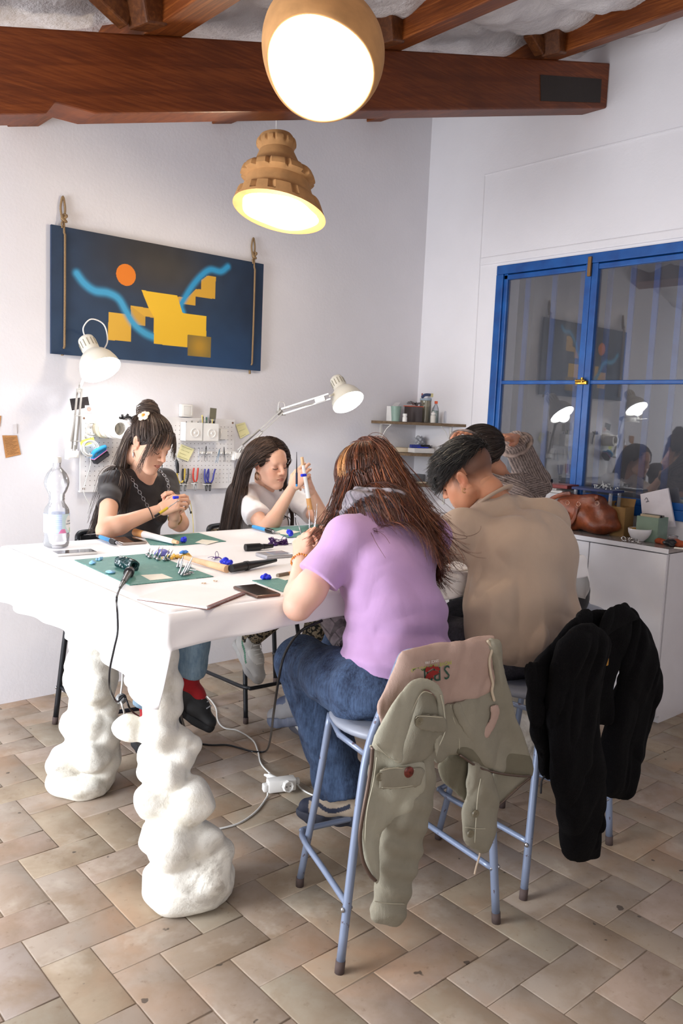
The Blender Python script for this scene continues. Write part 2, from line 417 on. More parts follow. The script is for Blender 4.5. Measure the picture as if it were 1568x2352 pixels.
# floor: herringbone of terracotta tiles 28 x 14 cm
C0x, C0y, CS = 0.9106, 1.886, 0.1397
def floor_tiles():
    V = []; F = []; C = []; g = 0.0010; hh = 0.004
    tones = [srgb(t) for t in ('a19385', '9f9082', 'a59789', '9a8b7b', 'a69587', 'a4947f', 'a0938a', 'a59284', '9c9180')]
    for i in range(-19, 26):
        for j in range(-26, 17):
            k = (i+j) % 4
            if k == 0: x0, y0, x1, y1 = i, j, i+2, j+1
            elif k == 2: x0, y0, x1, y1 = i, j, i+1, j+2
            else: continue
            gg = g+0.0008*random.random(); X0, X1, Y0, Y1 = C0x+x0*CS+gg, C0x+x1*CS-gg, C0y+y0*CS+gg, C0y+y1*CS-gg
            if X1 < -1.6 or X0 > XR+0.05 or Y1 < -1.6 or Y0 > YB: continue
            z = random.uniform(-0.0008, 0.0008); tx, ty = random.uniform(-.001, .001), random.uniform(-.001, .001)
            n = len(V); b_ = 0.003
            for (x, y, zz) in ((X0, Y0, -hh), (X1, Y0, -hh), (X1, Y1, -hh), (X0, Y1, -hh)): V.append((x, y, zz))
            for (x, y, sx, sy) in ((X0+.0005, Y0+.0005, -1, -1), (X1-.0005, Y0+.0005, 1, -1), (X1-.0005, Y1-.0005, 1, 1), (X0+.0005, Y1-.0005, -1, 1)): V.append((x, y, z-.0012+tx*sx+ty*sy))
            for (x, y, sx, sy) in ((X0+b_, Y0+b_, -1, -1), (X1-b_, Y0+b_, 1, -1), (X1-b_, Y1-b_, 1, 1), (X0+b_, Y1-b_, -1, 1)): V.append((x, y, z+tx*sx+ty*sy))
            for a in (0, 4):
                for q in range(4): F.append((n+a+q, n+a+(q+1) % 4, n+a+4+(q+1) % 4, n+a+4+q))
            F.append((n+8, n+9, n+10, n+11))
            t = np.array(random.choice(tones))*random.uniform(0.95, 1.05); C += [t]*12
    me = np_mesh('floor', np.array(V), np.array(F), np.array(C)); return me
s = NT('terracotta_tiles'); v = s.coord(); a = s.n('ShaderNodeVertexColor', layer_name='Col').outputs[0]
n1 = s.noise(v, 5.5, 6, 0.62, 0.3); n2 = s.noise(v, 38, 5, 0.65); n3 = s.noise(s.mapping(v, (1, 1, 1), (0, 0, .6), (3, 1, 0)), 2.1, 4, 0.6, 0.5)
c = s.mix(s.ramp(n1, [(0.42, (0,)*3), (0.68, (0.75,)*3)]), a, srgb('8a7660'), 'MIX')
c = s.mix(s.ramp(n3, [(0.50, (0,)*3), (0.72, (0.55,)*3)]), c, srgb('b08a6c'))
c = s.mix(s.ramp(s.noise(v, 3.1, 5, 0.7, 0.2), [(0.55, (0,)*3), (0.75, (0.6,)*3)]), c, srgb('c7bcae'))
c = s.mix(s.ramp(n2, [(0.60, (0,)*3), (0.75, (0.55,)*3)]), c, srgb('6f5a48'))
sp = s.noise(v, 22, 2, 0.4); c = s.mix(s.ramp(sp, [(0.735, (0,)*3), (0.76, (0.85,)*3)]), c, srgb('4a4038'))
s.P(Base_Color=c, Roughness=s.ramp(n1, [(0.3, (0.42,)*3), (0.7, (0.62,)*3)]), Specular_IOR_Level=0.4)
s.bump(s.mix(0.5, n2, n1), 0.12, 0.004)
fl = struct(link('floor', floor_tiles(), s.m, None, False))
b = MB(); b.box(((XR-1.6)/2, (YB-1.6)/2, -0.03), (XR+1.6, YB+1.6, 0.054)); struct(b.done('floor', mat('tile_grout', '8d7d6c', 0.9, bump=0.3)))
# ceiling: sprayed white foam over corrugated sheets
def ceiling():
    nx, ny = 150, 260; xs = np.linspace(-1.6, XR+0.2, nx); ys = np.linspace(-1.6, YB+0.1, ny); X, Y = np.meshgrid(xs, ys, indexing='ij')
    Z = 2.634+0.265*(X-0.91)+0.135-0.045*np.abs(np.sin(PI*(Y+0.05*np.sin(X*5))/0.34))**0.7
    Z += 0.012*np.sin(X*17+Y*5)*np.sin(Y*19-X*4)+0.007*np.sin(X*41+2)*np.sin(Y*37)
    V = np.stack([X, Y, Z], -1).reshape(-1, 3); i = np.arange(nx-1)[:, None]*ny+np.arange(ny-1)[None]
    F = np.stack([i, i+1, i+ny+1, i+ny], -1).reshape(-1, 4); return np_mesh('ceiling', V, F)
s = NT('sprayed_foam'); v = s.coord(); n = s.noise(v, 30, 5, 0.65)
s.P(Base_Color=s.ramp(s.noise(v, 3, 4), [(0.3, srgb('c9c5c6')), (0.7, srgb('e4e0e0'))]), Roughness=0.9); s.bump(n, 0.7, 0.02)
struct(link('ceiling', ceiling(), s.m))
# old timber
def wood(name, dark, light, scale=(1, 14, 14), rough=0.5, tilt=0.0):
    s = NT(name); v = s.coord('Object'); m = s.mapping(s.mapping(v, (1, 1, 1), (0, tilt, 0)), scale)
    w = s.noise(m, 2.2, 6, 0.65, 1.1); w2 = s.noise(s.mapping(v, tuple(x*2.6 for x in scale)), 4.5, 5, 0.6, 0.4)
    f = s.mix(0.5, w, w2); d, l = srgb(dark), srgb(light)
    c = s.ramp(f, [(0.30, tuple(x*0.55 for x in d)), (0.48, d), (0.75, l)])
    c = s.mix(s.ramp(s.noise(v, 1.7, 4), [(0.45, (0,)*3), (0.7, (0.6,)*3)]), c, tuple(x*0.5 for x in d))
    s.P(Base_Color=c, Roughness=rough, Specular_IOR_Level=0.3); s.bump(f, 0.5, 0.004); return s.m
M_beam = wood('old_beam_wood', '6b310e', '964f1f', (0.5, 1, 11), tilt=0.26); M_purlin = wood('purlin_wood', '6e3612', 'ab642c', (13, 0.6, 13))
M_dark = mat('charred_wood', '2a211c', 0.7, bump=0.5, bscale=90)
def zb(x): return 2.376+0.2705*(x-0.91)
root = thing('ceiling_beam', 'massive brown timber roof beam crossing the whole upper photo, its right end at the white wall', 'beam', (0, 0, 0))
b = MB(); Y0, Y1 = 2.71, 2.87
prof = [(-1.2, zb(-1.2)), (1.055, zb(1.055)), (1.085, zb(1.085)+.035), (1.22, zb(1.22)), (1.9, zb(1.9)), (XR, zb(XR)), (XR, roof(XR)), (-1.2, roof(-1.2))]
b.prism([(x, Y0, z) for x, z in prof], (0, Y1-Y0, 0))
me_o = b.done('beam', M_beam, root)
bv = me_o.modifiers.new('edge_wear', 'BEVEL'); bv.width = 0.008; bv.segments = 2
b = MB(); pp = [AY(x, y, Y0) for x, y in ((1240, 172), (1380, 182), (1377, 236), (1241, 232))]
b.prism([(q[0], Y0-0.004, q[2]) for q in pp], (0, 0.01, 0)); b.done('dark_patch', M_dark, root, label='charred dark plate near the beam end')
# purlins on the beam
labs = ['brown roof purlin furthest left, ending at the wall above the blue painting', 'brown roof purlin in the middle, rising from behind the large round pendant lamp', 'brown roof purlin at right, above the charred end of the main beam', 'brown roof purlin at the top left corner, nearest the left edge of the photo']
for (x, lab) in ((1.465, labs[0]), (2.55, labs[1]), (3.68, labs[2])):
    t = thing('roof_purlin', lab, 'beam', (x, 0, roof(x)), group='roof purlins')
    b = MB(); w = 0.15 if x < 2 else 0.13; zz = 0.0; 
    b.prism([(-w/2, -1.6, -w/2*0.265), (w/2, -1.6, w/2*0.265), (w/2, -1.6, w/2*0.265+0.17), (-w/2, -1.6, -w/2*0.265+0.17)], (0, 1.6+YB+0.02, 0)); o = b.done('purlin', M_purlin, t)
    bv = o.modifiers.new('edge_wear', 'BEVEL'); bv.width = 0.006; bv.segments = 2
    b = MB(); yy = 2.63
    b.box((-w/2-0.045, yy, 0.04), (0.09, 0.10, 0.15), (0, -0.26, 0.2), 0.008); b.box((-w/2-0.14, yy+0.04, 0.015), (0.13, 0.05, 0.07), (0, 0.4, 0.1), 0.006)
    b.done('wood_block', wood('block_wood', '5a3218', '8a532a', (6, 6, 6)) if 'block_wood' not in _mc else _mc['block_wood'], t, label='wedge block beside the purlin')
    _mc['block_wood'] = bpy.data.materials['block_wood']
# window: blue frame, dusty panes, blue bars behind
s = NT('blue_paint'); v = s.coord(); s.P(Base_Color=s.ramp(s.noise(v, 9, 4), [(0.3, srgb('0a4184')), (0.7, srgb('1158a2'))]), Roughness=0.42); s.bump(s.noise(v, 70, 3), 0.25, 0.002); M_blue = s.m
s = NT('dusty_glass'); v = s.coord()
tr = s.n('ShaderNodeBsdfTransparent', i_Color=(0.9, 0.92, 0.95, 1)); gl = s.n('ShaderNodeBsdfGlossy', i_Roughness=0.015); df = s.n('ShaderNodeBsdfDiffuse', i_Color=srgb('8c8d92')+(1,))
sm = s.ramp(s.noise(s.mapping(v, (1, 1, 0.5), (0.5, 0, 0)), 2.4, 6, 0.65, 0.8), [(0.3, (0.05,)*3), (0.75, (0.24,)*3)])
fr = s.math('ADD', s.math('MULTIPLY', s.n('ShaderNodeFresnel', i_IOR=1.5).outputs[0], 1.5), 0.03)
m1 = s.n('ShaderNodeMixShader', i_0=sm, i_1=tr.outputs[0], i_2=df.outputs[0]); m2 = s.n('ShaderNodeMixShader', i_0=fr, i_1=m1.outputs[0], i_2=gl.outputs[0])
s.t.links.new(m2.outputs[0], s.out.inputs[0]); M_pane = s.m
win = bpy.data.objects.new('window_1', None); COL.objects.link(win); struct(win); win.location = (XR, 2.4, 1.75)
def wb(y0, y1, z0, z1, x0, x1, name, m, bev=0.004):
    b = MB(); b.box(((x0+x1)/2-XR, (y0+y1)/2-2.4, (z0+z1)/2-1.75), (abs(x1-x0), y1-y0, z1-z0), bev=bev); return b
fw = 0.055; b = MB()
def addb(b, y0, y1, z0, z1, x0, x1, bev=0.004): b.box(((x0+x1)/2-XR, (y0+y1)/2-2.4, (z0+z1)/2-1.75), (abs(x1-x0), y1-y0, z1-z0), bev=bev)
addb(b, WY0, WY1, WZ1-fw, WZ1, XR-.02, XR+.06); addb(b, WY0, WY1, WZ0, WZ0+fw, XR-.02, XR+.06); addb(b, WY1-fw, WY1, WZ0+fw, WZ1-fw, XR-.021, XR+.059)
addb(b, 1.35, 1.40, WZ0+fw, WZ1-fw, XR-.021, XR+.059)
b.done('window_frame', M_blue, win)
ym = 2.72
b = MB()
addb(b, ym, WY1-fw, WZ1-fw-.035, WZ1-fw-.005, XR-.01, XR+.025); addb(b, ym, WY1-fw, WZ0+fw, WZ0+fw+.04, XR-.01, XR+.025)
addb(b, ym, ym+.04, WZ0+fw, WZ1-fw, XR-.012, XR+.025); addb(b, WY1-fw-.03, WY1-fw, WZ0+fw, WZ1-fw, XR-.01, XR+.025); addb(b, ym, WY1-fw, 1.742, 1.765, XR-.008, XR+.02)
b.done('left_casement', M_blue, win)
b = MB()
addb(b, 1.4, ym-.004, WZ1-fw-.035, WZ1-fw-.005, XR-.01, XR+.025); addb(b, 1.4, ym-.004, WZ0+fw, WZ0+fw+.04, XR-.01, XR+.025)
addb(b, ym-.045, ym-.004, WZ0+fw, WZ1-fw, XR-.016, XR+.025); addb(b, 1.4, ym-.004, 1.742, 1.765, XR-.008, XR+.02)
b.done('right_casement', M_blue, win)
for nm, ya, yb_ in (('left', ym+.02, WY1-fw-.01), ('right', 1.4, ym-.02)):
    for z0, z1 in ((WZ0+fw+.02, 1.75), (1.757, WZ1-fw-.02)):
        b = MB(); b.box((0.008, (ya+yb_)/2-2.4, (z0+z1)/2-1.75), (0.003, yb_-ya, z1-z0)); b.done('pane', M_pane, win)
M_brass = mat('brass', 'b8913f', 0.3, 1.0, var=0.1)
b = MB(); b.box((-0.028, ym-2.4, 0.0), (0.02, 0.075, 0.022), bev=.003); b.cyl((-.04, ym-2.41, 0.0), (-.04, ym-2.41, 0.028), 0.008); b.cyl((-.045, ym-2.43, 0.012), (-.045, ym-2.37, 0.012), 0.005); b.done('brass_latch', M_brass, win, smooth='auto')
b = MB(); b.box((-0.026, ym-2.4+.005, 0.655), (0.016, 0.022, 0.11), bev=.003); b.done('top_bolt', mat('old_bolt', '8b6a45', 0.5, 0.6), win)
bars = [3.2, 3.0, 2.80, 2.62, 2.475, 2.33, 2.19, 2.04, 1.89, 1.74]
for y in bars:
    b = MB(); b.box((0.13, y-2.4+.06, 0), (0.012, 0.034, WZ1-WZ0)); b.done('window_bar', M_blue, win)
# the dim room behind the window
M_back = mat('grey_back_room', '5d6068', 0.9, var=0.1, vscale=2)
b = MB(); b.box((6.2, 2.6, 1.6), (0.1, 4.6, 3.6)); struct(b.done('wall_back_room', M_back))
b = MB(); b.box((5.3, 4.6, 1.6), (1.8, 0.1, 3.6)); b.box((5.3, 2.6, -0.03), (1.9, 4.6, 0.06)); struct(b.done('floor_back_room', M_back))
# ================= work table =================
TX0, TX1, TY0, TY1, TZ = 1.05, 3.07, 1.90, 3.17, 0.95
_fh = Vector((_f[0], _f[1], 0)).normalized()
def AV(px, py, base, off=0.0):
    """point on the sight line where it meets the upright plane through base, pushed `off` metres nearer"""
    d = Vector(_ray(px, py)); n = _fh; t = (Vector((base[0], base[1], 0))-Vector((0, 0, 0))).dot(n); t = (t-off)/d.dot(n); return np.array(Vector((0, 0, CH))+d*t)
s = NT('sculpted_white'); v = s.coord()
n = s.noise(v, 26, 6, 0.7, 0.3); s.P(Base_Color=s.ramp(s.noise(v, 5, 5, 0.7), [(0.30, srgb('cdc7b6')), (0.45, srgb('edebe1')), (1, srgb('f6f5ee'))]), Roughness=0.45)
gz = s.n('ShaderNodeSeparateXYZ', i_0=v).outputs
dirt = s.math('MULTIPLY', s.ramp(s.noise(v, 9, 6, .75, .5), [(.50, (0,)*3), (.62, (1,)*3)]), s.math('MULTIPLY', s.ramp(gz[2], [(.0, (0.2,)*3), (.12, (.9,)*3), (.30, (0,)*3)]), s.ramp(gz[0], [(.0, (0,)*3), (.9, (0,)*3), (1.0, (.7,)*3)])))
base_ = s.b.inputs['Base Color'].links[0].from_socket; s.P(Base_Color=s.mix(dirt, base_, srgb('8d8376')))
s.bump(s.mix(0.5, s.noise(v, 11, 5, .6, .8), n), 0.5, 0.012); M_sculpt = s.m
table = thing('work_table', 'white work table on knobbly sculpted white legs, under a white cloth', 'table', (2.06, 2.535, 0))
b = MB(); b.box((2.06, 2.535, TZ-0.025), (TX1-TX0-0.02, TY1-TY0-0.02, 0.045), bev=0.006); o = b.done('tabletop', mat('white_board', 'e9e7e4', 0.5), None); o.parent = table; o.matrix_parent_inverse = root_matrix(table).inverted()
_rd = np.random.default_rng(5); _wv = [(_rd.normal(size=3)*f, _rd.random()*6.28, a) for f, a in ((14, .006), (16, .006), (20, .005), (26, .004), (30, .003), (38, .0025), (45, .002), (60, .0014), (75, .001), (90, .0008))]
def leg_disp(X, Y, Z):
    d = 0
    for w, ph, a in _wv: d = d + a*np.sin(X*w[0]+Y*w[1]+Z*w[2]+ph)
    return d*1.1
def leg(blobs, base, stem, vox=0.007):
    sd = SDF(); sc = (Vector((base[0], base[1], 0)).dot(_fh)/_fh.length+0.02)/FPX*1.02
    for px, py, r, off in blobs:
        rr = r if isinstance(r, tuple) else (r, r)
        sd.ell(AV(px, py, base, off), (rr[0]*sc, rr[0]*sc*0.95, rr[1]*sc), R=frame((_fh[0], _fh[1], 0)), k=0.009)
    for i in range(len(stem)-1): sd.cap(AV(stem[i][0], stem[i][1], base), AV(stem[i+1][0], stem[i+1][1], base), stem[i][2], stem[i+1][2], k=0.03)
    sd.disp = leg_disp; sd.cut((0, 0, 0.0), (0, 0, -1), 0.01, local=False); sd.cut((0, 0, TZ-0.05), (0, 0, 1), local=False); return sd
LA = (1.235, 2.06); LB = (1.30, 2.94)
near = [(433, 2024, (104, 84), 0), (405, 2050, (72, 50), .03), (470, 2015, (66, 66), .03), (356, 1925, 38, .03), (452, 1935, (62, 55), 0), (490, 1960, (45, 40), .0), (395, 1945, (60, 50), .05), (347, 1840, (42, 46), .03), (444, 1838, (46, 50), .02),
        (398, 1880, 38, 0), (337, 1775, 29, .02), (383, 1778, 36, .04), (412, 1729, (34, 30), 0), (438, 1712, (18, 22), -.01), (341, 1733, 34, 0), (303, 1676, (29, 32), .02), (332, 1678, 30, .01), (371, 1680, 44, .02), (412, 1690, 30, 0), (377, 1625, (40, 46), .01), (402, 1612, (26, 40), 0),
        (396, 1572, 26, 0), (356, 1546, 42, .01), (312, 1560, 15, .02), (352, 1490, (46, 52), 0), (345, 1440, 46, 0)]
far = [(181, 1788, (80, 50), 0), (160, 1752, (56, 48), .03), (236, 1745, (42, 60), .0), (205, 1730, (60, 50), .04), (161, 1664, (25, 32), .02), (240, 1690, (38, 48), .02), (205, 1672, (48, 40), .03), (192, 1630, (34, 36), .01), (243, 1625, (32, 26), -.01), (215, 1578, (56, 44), .02),
       (180, 1555, 30, .03), (240, 1545, (36, 40), 0), (200, 1520, (46, 40), .02), (236, 1500, 40, 0), (208, 1470, (50, 45), .01), (205, 1425, 46, 0)]
o = sdf_obj('table_leg', leg(near, LA, [(433, 2000, .07), (380, 1780, .05), (375, 1600, .045), (350, 1450, .05)]), 0.006, M_sculpt, table)
sdf_obj('table_leg', leg(far, LB, [(190, 1790, .08), (200, 1650, .06), (215, 1550, .07), (205, 1430, .06)]), 0.007, M_sculpt, table)
for cx, cy in ((2.88, 2.06), (2.82, 2.95)):
    q = o.copy(); COL.objects.link(q); q.location = Vector(o.location)+Vector((cx-LA[0], cy-LA[1], 0))
    if cy > 2.5: q.rotation_euler = (0, 0, 0)
# tablecloth
def cloth():
    r = 0.025; per = []                       # perimeter samples: (x, y, nx, ny, hem length, outward)
    def seg(x0, y0, x1, y1, nx, ny, n, f):
        for i in range(n+1): t = i/n; per.append((x0+(x1-x0)*t, y0+(y1-y0)*t, nx, ny, *f(t)))
    def corner(cx, cy, a0, a1, f, n=8):
        for i in range(1, n): t = i/n; a = a0+(a1-a0)*t; per.append((cx+r*math.cos(a), cy+r*math.sin(a), math.cos(a), math.sin(a), *f(t)))
    it = lambda xs, ys: (lambda t: float(np.interp(t, xs, ys)))
    Lf = it([0, .03, .1, .3, 1], [.095, .09, .085, .078, .085])
    Ll = it([0, .12, .3, .45, .60, .8, .92, 1], [.17, .165, .155, .16, .165, .19, .215, .25])
    Bl = it([0, .08, .2, .35, .5, .62, .75, .9, 1], [.07, .085, .06, .08, .035, .05, .02, .03, .035])
    seg(TX1-r, TY0, TX0+r, TY0, 0, -1, 80, lambda t: (Lf(1-t), .012+.006*math.sin(t*31)))        # front, right to left
    n0 = len(per)
    corner(TX0+r, TY0+r, -PI/2, -PI, lambda t: (.095+(.25-.095)*min(1, max(0, (t-.15)/.35)), .014+.03*t))
    seg(TX0, TY0+r, TX0, TY1-r, -1, 0, 90, lambda t: (Ll(1-t), Bl(1-t)+.010*math.sin(t*40)))
    corner(TX0+r, TY1-r, PI, PI/2, lambda t: (.17, .08-.05*t))
    seg(TX0+r, TY1, TX1-r, TY1, 0, 1, 60, lambda t: (.10, .015+.006*math.sin(t*37)))
    corner(TX1-r, TY1-r, PI/2, 0, lambda t: (.12, .03))
    seg(TX1, TY1-r, TX1, TY0+r, 1, 0, 60, lambda t: (.14+.06*t, .03+.012*math.sin(t*33)))
    corner(TX1-r, TY0+r, 0, -PI/2, lambda t: (.2-.11*t, .03-.015*t))
    V = []; F = []; n = len(per); rows = 12; nx, ny = 60, 40
    for i in range(nx+1):
        for j in range(ny+1):
            x = TX0+.0195+(TX1-TX0-.039)*i/nx; y = TY0+.0195+(TY1-TY0-.039)*j/ny
            V.append((x, y, TZ+.0038))
    for i in range(nx):
        for j in range(ny): a = i*(ny+1)+j; F.append((a, a+ny+1, a+ny+2, a+1))
    base = len(V)
    for (x, y, nx_, ny_, L, B) in per:
        for k in range(rows+1):
            if k < 3: a = k/3*PI/2; V.append((x+nx_*(.006*math.sin(a)-.02*(1-k/3)), y+ny_*(.006*math.sin(a)-.02*(1-k/3)), TZ-.002+.006*math.cos(a)))
            else:
                s_ = (k-2)/(rows-2); bb = .006+B*s_**1.3; w = .004*math.sin(30*(x+y)+s_*5)*s_
                V.append((x+nx_*(bb+w), y+ny_*(bb+w), TZ-.002-(L-.006)*s_))
    for i in range(n):
        i2 = (i+1) % n
        for k in range(rows): a = base+i*(rows+1)+k; c = base+i2*(rows+1)+k; F.append((a, a+1, c+1, c))
    return np_mesh('tablecloth', np.array(V), np.array(F))
s = NT('white_cotton'); v = s.coord(); s.P(Base_Color=srgb('f1eff0'), Roughness=0.85, Sheen_Weight=0.2)
s.bump(s.noise(v, 6, 3, 0.5, 0.6), 0.22, 0.01); M_cloth = s.m
tc = link('tablecloth', cloth(), M_cloth); tag(tc, 'plain white cloth covering the big work table, hanging longest at its left corner', 'tablecloth')
md = tc.modifiers.new('thick', 'SOLIDIFY'); md.thickness = 0.0015; md.offset = 0.5

# ================= tube stools =================
def paint_metal(name, c, chip, rough=0.35):
    s = NT(name); v = s.coord(); f = s.ramp(s.noise(v, 38, 3, 0.5), [(0.68, (0,)*3), (0.70, (1,)*3)])
    s.P(Base_Color=s.mix(f, srgb(c), srgb(chip)), Roughness=rough, Metallic=0.25); s.bump(f, 0.3, 0.001); return s.m
M_tube = paint_metal('blue_grey_paint', '8491ab', '5e5560'); M_tubek = paint_metal('black_paint', '1d1f24', '3a3a3c', 0.4)
M_seat = mat('grey_seat', '9298a6', 0.4, var=0.05); M_rub = mat('worn_rubber', '50423f', 0.8, bump=.4); M_steel = mat('steel', 'b9b9bd', 0.28, 1.0, var=0.1)
def stool(loc, rz, label, m, seatm, group='tube frame stools', under=None, sh=0.615, back=True):
    t = thing('bar_stool', label, 'stool', (*loc, 0), math.radians(rz), group)
    for sx in (-1, 1):
        b = MB(); b.tube([(.265*sx, -.20, .03), (.222*sx, -.185, .45), (.196*sx, -.178, .615)]+([(.172*sx, -.205, .74), (.156*sx, -.245, .865)] if back else []), 0.0125, 12); b.done('rear_leg', m, t, True)
        b = MB(); b.cyl((.268*sx, -.201, 0), (.265*sx, -.2, .035), 0.0138, seg=12); b.done('foot_cap', M_rub, t, True)
        b = MB(); b.tube([(.192*sx, .215, .025), (.17*sx, .16, .57*sh), (.155*sx, .125, sh-.015)], 0.0115, 12); b.done('front_leg', m, t, True)
        b = MB(); b.cyl((.192*sx, .216, 0), (.192*sx, .215, .03), 0.013, seg=12); b.done('foot_cap', M_rub, t, True)
        b = MB(); b.sph((.250*sx+.014*sx, -.196, .178), (.006, .008, .008), 8); b.cyl((.235*sx, -.196, .178), (.262*sx, -.196, .178), .004); b.done('rivet', M_steel, t, True)
    b = MB(); b.tube([(-.243, -.196, .178), (-.222, 0, .178), (-.205, .17, .178), (-.185, .222, .178), (-.15, .235, .178), (.15, .235, .178), (.185, .222, .178), (.205, .17, .178), (.222, 0, .178), (.243, -.196, .178)], 0.0095, 10); b.done('footrest', m, t, True)
    b = MB(); b.tube([(-.15, .135, sh-.03), (0, .16, sh-.03), (.15, .135, sh-.03), (.19, 0, sh-.03), (.19, -.16, sh-.03), (-.19, -.16, sh-.03), (-.19, 0, sh-.03)], 0.009, 8, closed=True, smooth=False); b.done('seat_frame', m, t, True)
    b = MB(); b.lathe([(0.001, sh-.012), (.17, sh-.014), (.196, sh-.008), (.203, sh+.003), (.198, sh+.014), (.175, sh+.018), (.001, sh+.014)], 40, M=Matrix.Translation((0, -.005, 0))); b.done('seat', seatm, t, True)
    if under: b = MB(); b.lathe([(.001, sh-.05), (.14, sh-.045), (.18, sh-.014), (.001, sh-.012)], 32, M=Matrix.Translation((0, -.005, 0))); b.done('seat_underside', under, t, True)
    if not back: return t
    b = MB(); b.tube([(-.156, -.245, .865), (-.150, -.255, .888), (-.12, -.268, .898), (0, -.285, .900), (.12, -.268, .898), (.150, -.255, .888), (.156, -.245, .865)], 0.0125, 10); b.tube([(-.165, -.220, .775), (0, -.25, .775), (.165, -.220, .775)], .008, 8); b.done('back_rail', m, t, True)
    b = MB(); pts = [(x, -.278+.9*x*x, 0) for x in np.linspace(-.14, .14, 9)]
    vs = []
    for i, (x, y, _) in enumerate(pts): vs.append([b.bm.verts.new((x, y-.004+.03*(0.90-z), z)) for z in (.785, .885)]+[b.bm.verts.new((x, y+.012+.03*(0.90-z), z)) for z in (.885, .785)])
    for a, c in zip(vs[:-1], vs[1:]):
        for k in range(4): b.bm.faces.new((a[k], a[(k+1) % 4], c[(k+1) % 4], c[k]))
    b.bm.faces.new(vs[0]); b.bm.faces.new(vs[-1][::-1]); b.done('backrest', seatm, t, False)
    return t
ST1 = stool((1.70, 1.655), -13, 'blue-grey tube stool with the khaki jacket over its back, nearest the camera', M_tube, M_seat)
ST2 = stool((2.345, 1.635), 2, 'blue-grey tube stool with the black fleece jacket over its back', M_tube, M_seat)
s = NT('leopard_print'); v = s.coord(); vo = s.n('ShaderNodeTexVoronoi', i_Vector=v, i_Scale=60.0, feature='DISTANCE_TO_EDGE').outputs[0]
s.P(Base_Color=s.ramp(s.noise(v, 70, 2, .4), [(0.44, srgb('191714')), (0.50, srgb('8a7c66')), (0.62, srgb('8a7c66')), (0.66, srgb('1d1a17'))]), Roughness=0.9); M_leo = s.m
ST3 = stool((2.40, 3.36), 178, 'black tube chair with a leopard print seat under the woman in white', M_tubek, M_leo, sh=.47)
ST4 = stool((1.70, 3.42), 172, 'black tube stool behind the far table leg, under the woman in black', M_tubek, mat('black_seat', '1b1c1f', 0.5))
ST5 = stool((3.36, 2.20), 48, 'tube stool at the far right end of the table behind the seated man', M_tube, M_seat, back=False)

# ================= low white cabinets =================
CX0, CZ = 3.885, 0.905
M_lam = mat('white_laminate', 'dedce0', 0.28, var=0.02, coat=0.15); M_top = mat('grey_worktop', '8c837f', 0.18, var=0.2, vscale=12); M_gap = mat('dark_gap', '3a3836', 0.8)
ys = [1.955, 2.395, 2.835, 3.275, 3.50]
labs = ['white cabinet at the right edge, nearest the camera, with a blank end panel', 'white cabinet just behind the beige shirt of the seated man', 'white cabinet hidden behind the seated man and the brown handbag', 'narrow white cabinet unit nearest the room corner']
for i in range(4):
    y0, y1 = ys[i], ys[i+1]
    t = thing('base_cabinet', labs[i], 'cabinet', (CX0, (y0+y1)/2, 0), group='white base cabinets')
    w = y1-y0; b = MB(); b.box(((XR-CX0)/2+.009, 0, (CZ-.02)/2+.02), (XR-CX0-.018, w-.001, CZ-.06)); b.box(((XR-CX0)/2+.02, 0, .02), (XR-CX0-.06, w-.001, .04)); b.done('body', M_lam, t)
    b = MB(); b.box((-.001, 0, CZ/2+.005), (.018, w-.006, CZ-.055), bev=.0015); b.done('door', M_lam, t)
b = MB(); b.box(((CX0+XR)/2-.008, (ys[0]+ys[-1])/2, CZ-.004), (XR-CX0+.014, ys[-1]-ys[0]+.01, .022), bev=.002)
o = b.done('worktop', M_top); tag(o, 'long grey worktop over the white cabinets under the blue window', 'worktop')
b = MB(); b.box((CX0-.016, (ys[0]+ys[-1])/2, CZ-.004), (.003, ys[-1]-ys[0]+.012, .023)); b.done('edge_band', M_lam, o, label='white front edge band').matrix_parent_inverse = Matrix.Identity(4)

# ================= corner shelves =================
M_chip = wood('chipboard', '6b5845', '9c8468', (20, 20, 20), 0.8)
def corner_shelf(z, a, cpt, label):
    t = thing('corner_shelf', label, 'shelf', (XR, YB, z), group='corner shelves')
    b = MB(); pts = [(a[0], YB-.002), *cpt, (XR-.002, a[1]), (XR-.002, YB-.002)]
    b.prism([(x-XR, y-YB, -.018) for x, y in pts], (0, 0, .018)); b.done('board', M_chip, t)
    for (px, py, dx, dy) in ((a[0]+.09, YB-.006, 0, -.10), (XR-.006, a[1]+.13, -.10, 0)):
        b = MB(); b.box((px-XR, py-YB, -.08), (.02 if dx == 0 else .003, .003 if dx == 0 else .02, .12)); b.box((px-XR+dx/2, py-YB+dy/2, -.0205), (max(.02, abs(dx)), max(.02, abs(dy)), .003))
        b.tube([(px-XR, py-YB, -.125), (px-XR+dx*.5, py-YB+dy*.5, -.055), (px-XR+dx*.95, py-YB+dy*.95, -.022)], .003, 6); b.done('bracket', M_white, t, label='white metal bracket')
    return t
M_white = mat('white_plastic', 'e8e6e2', 0.4, var=0.02)
corner_shelf(1.478, (3.775, 3.59), [], 'topmost corner shelf, holding bottles and jars')
corner_shelf(1.272, (3.78, 3.58), [(3.93, 3.82)], 'middle corner shelf, holding a white box and tools')
corner_shelf(1.066, (3.80, 3.62), [(3.96, 3.83)], 'lowest visible corner shelf, below the clear jars')

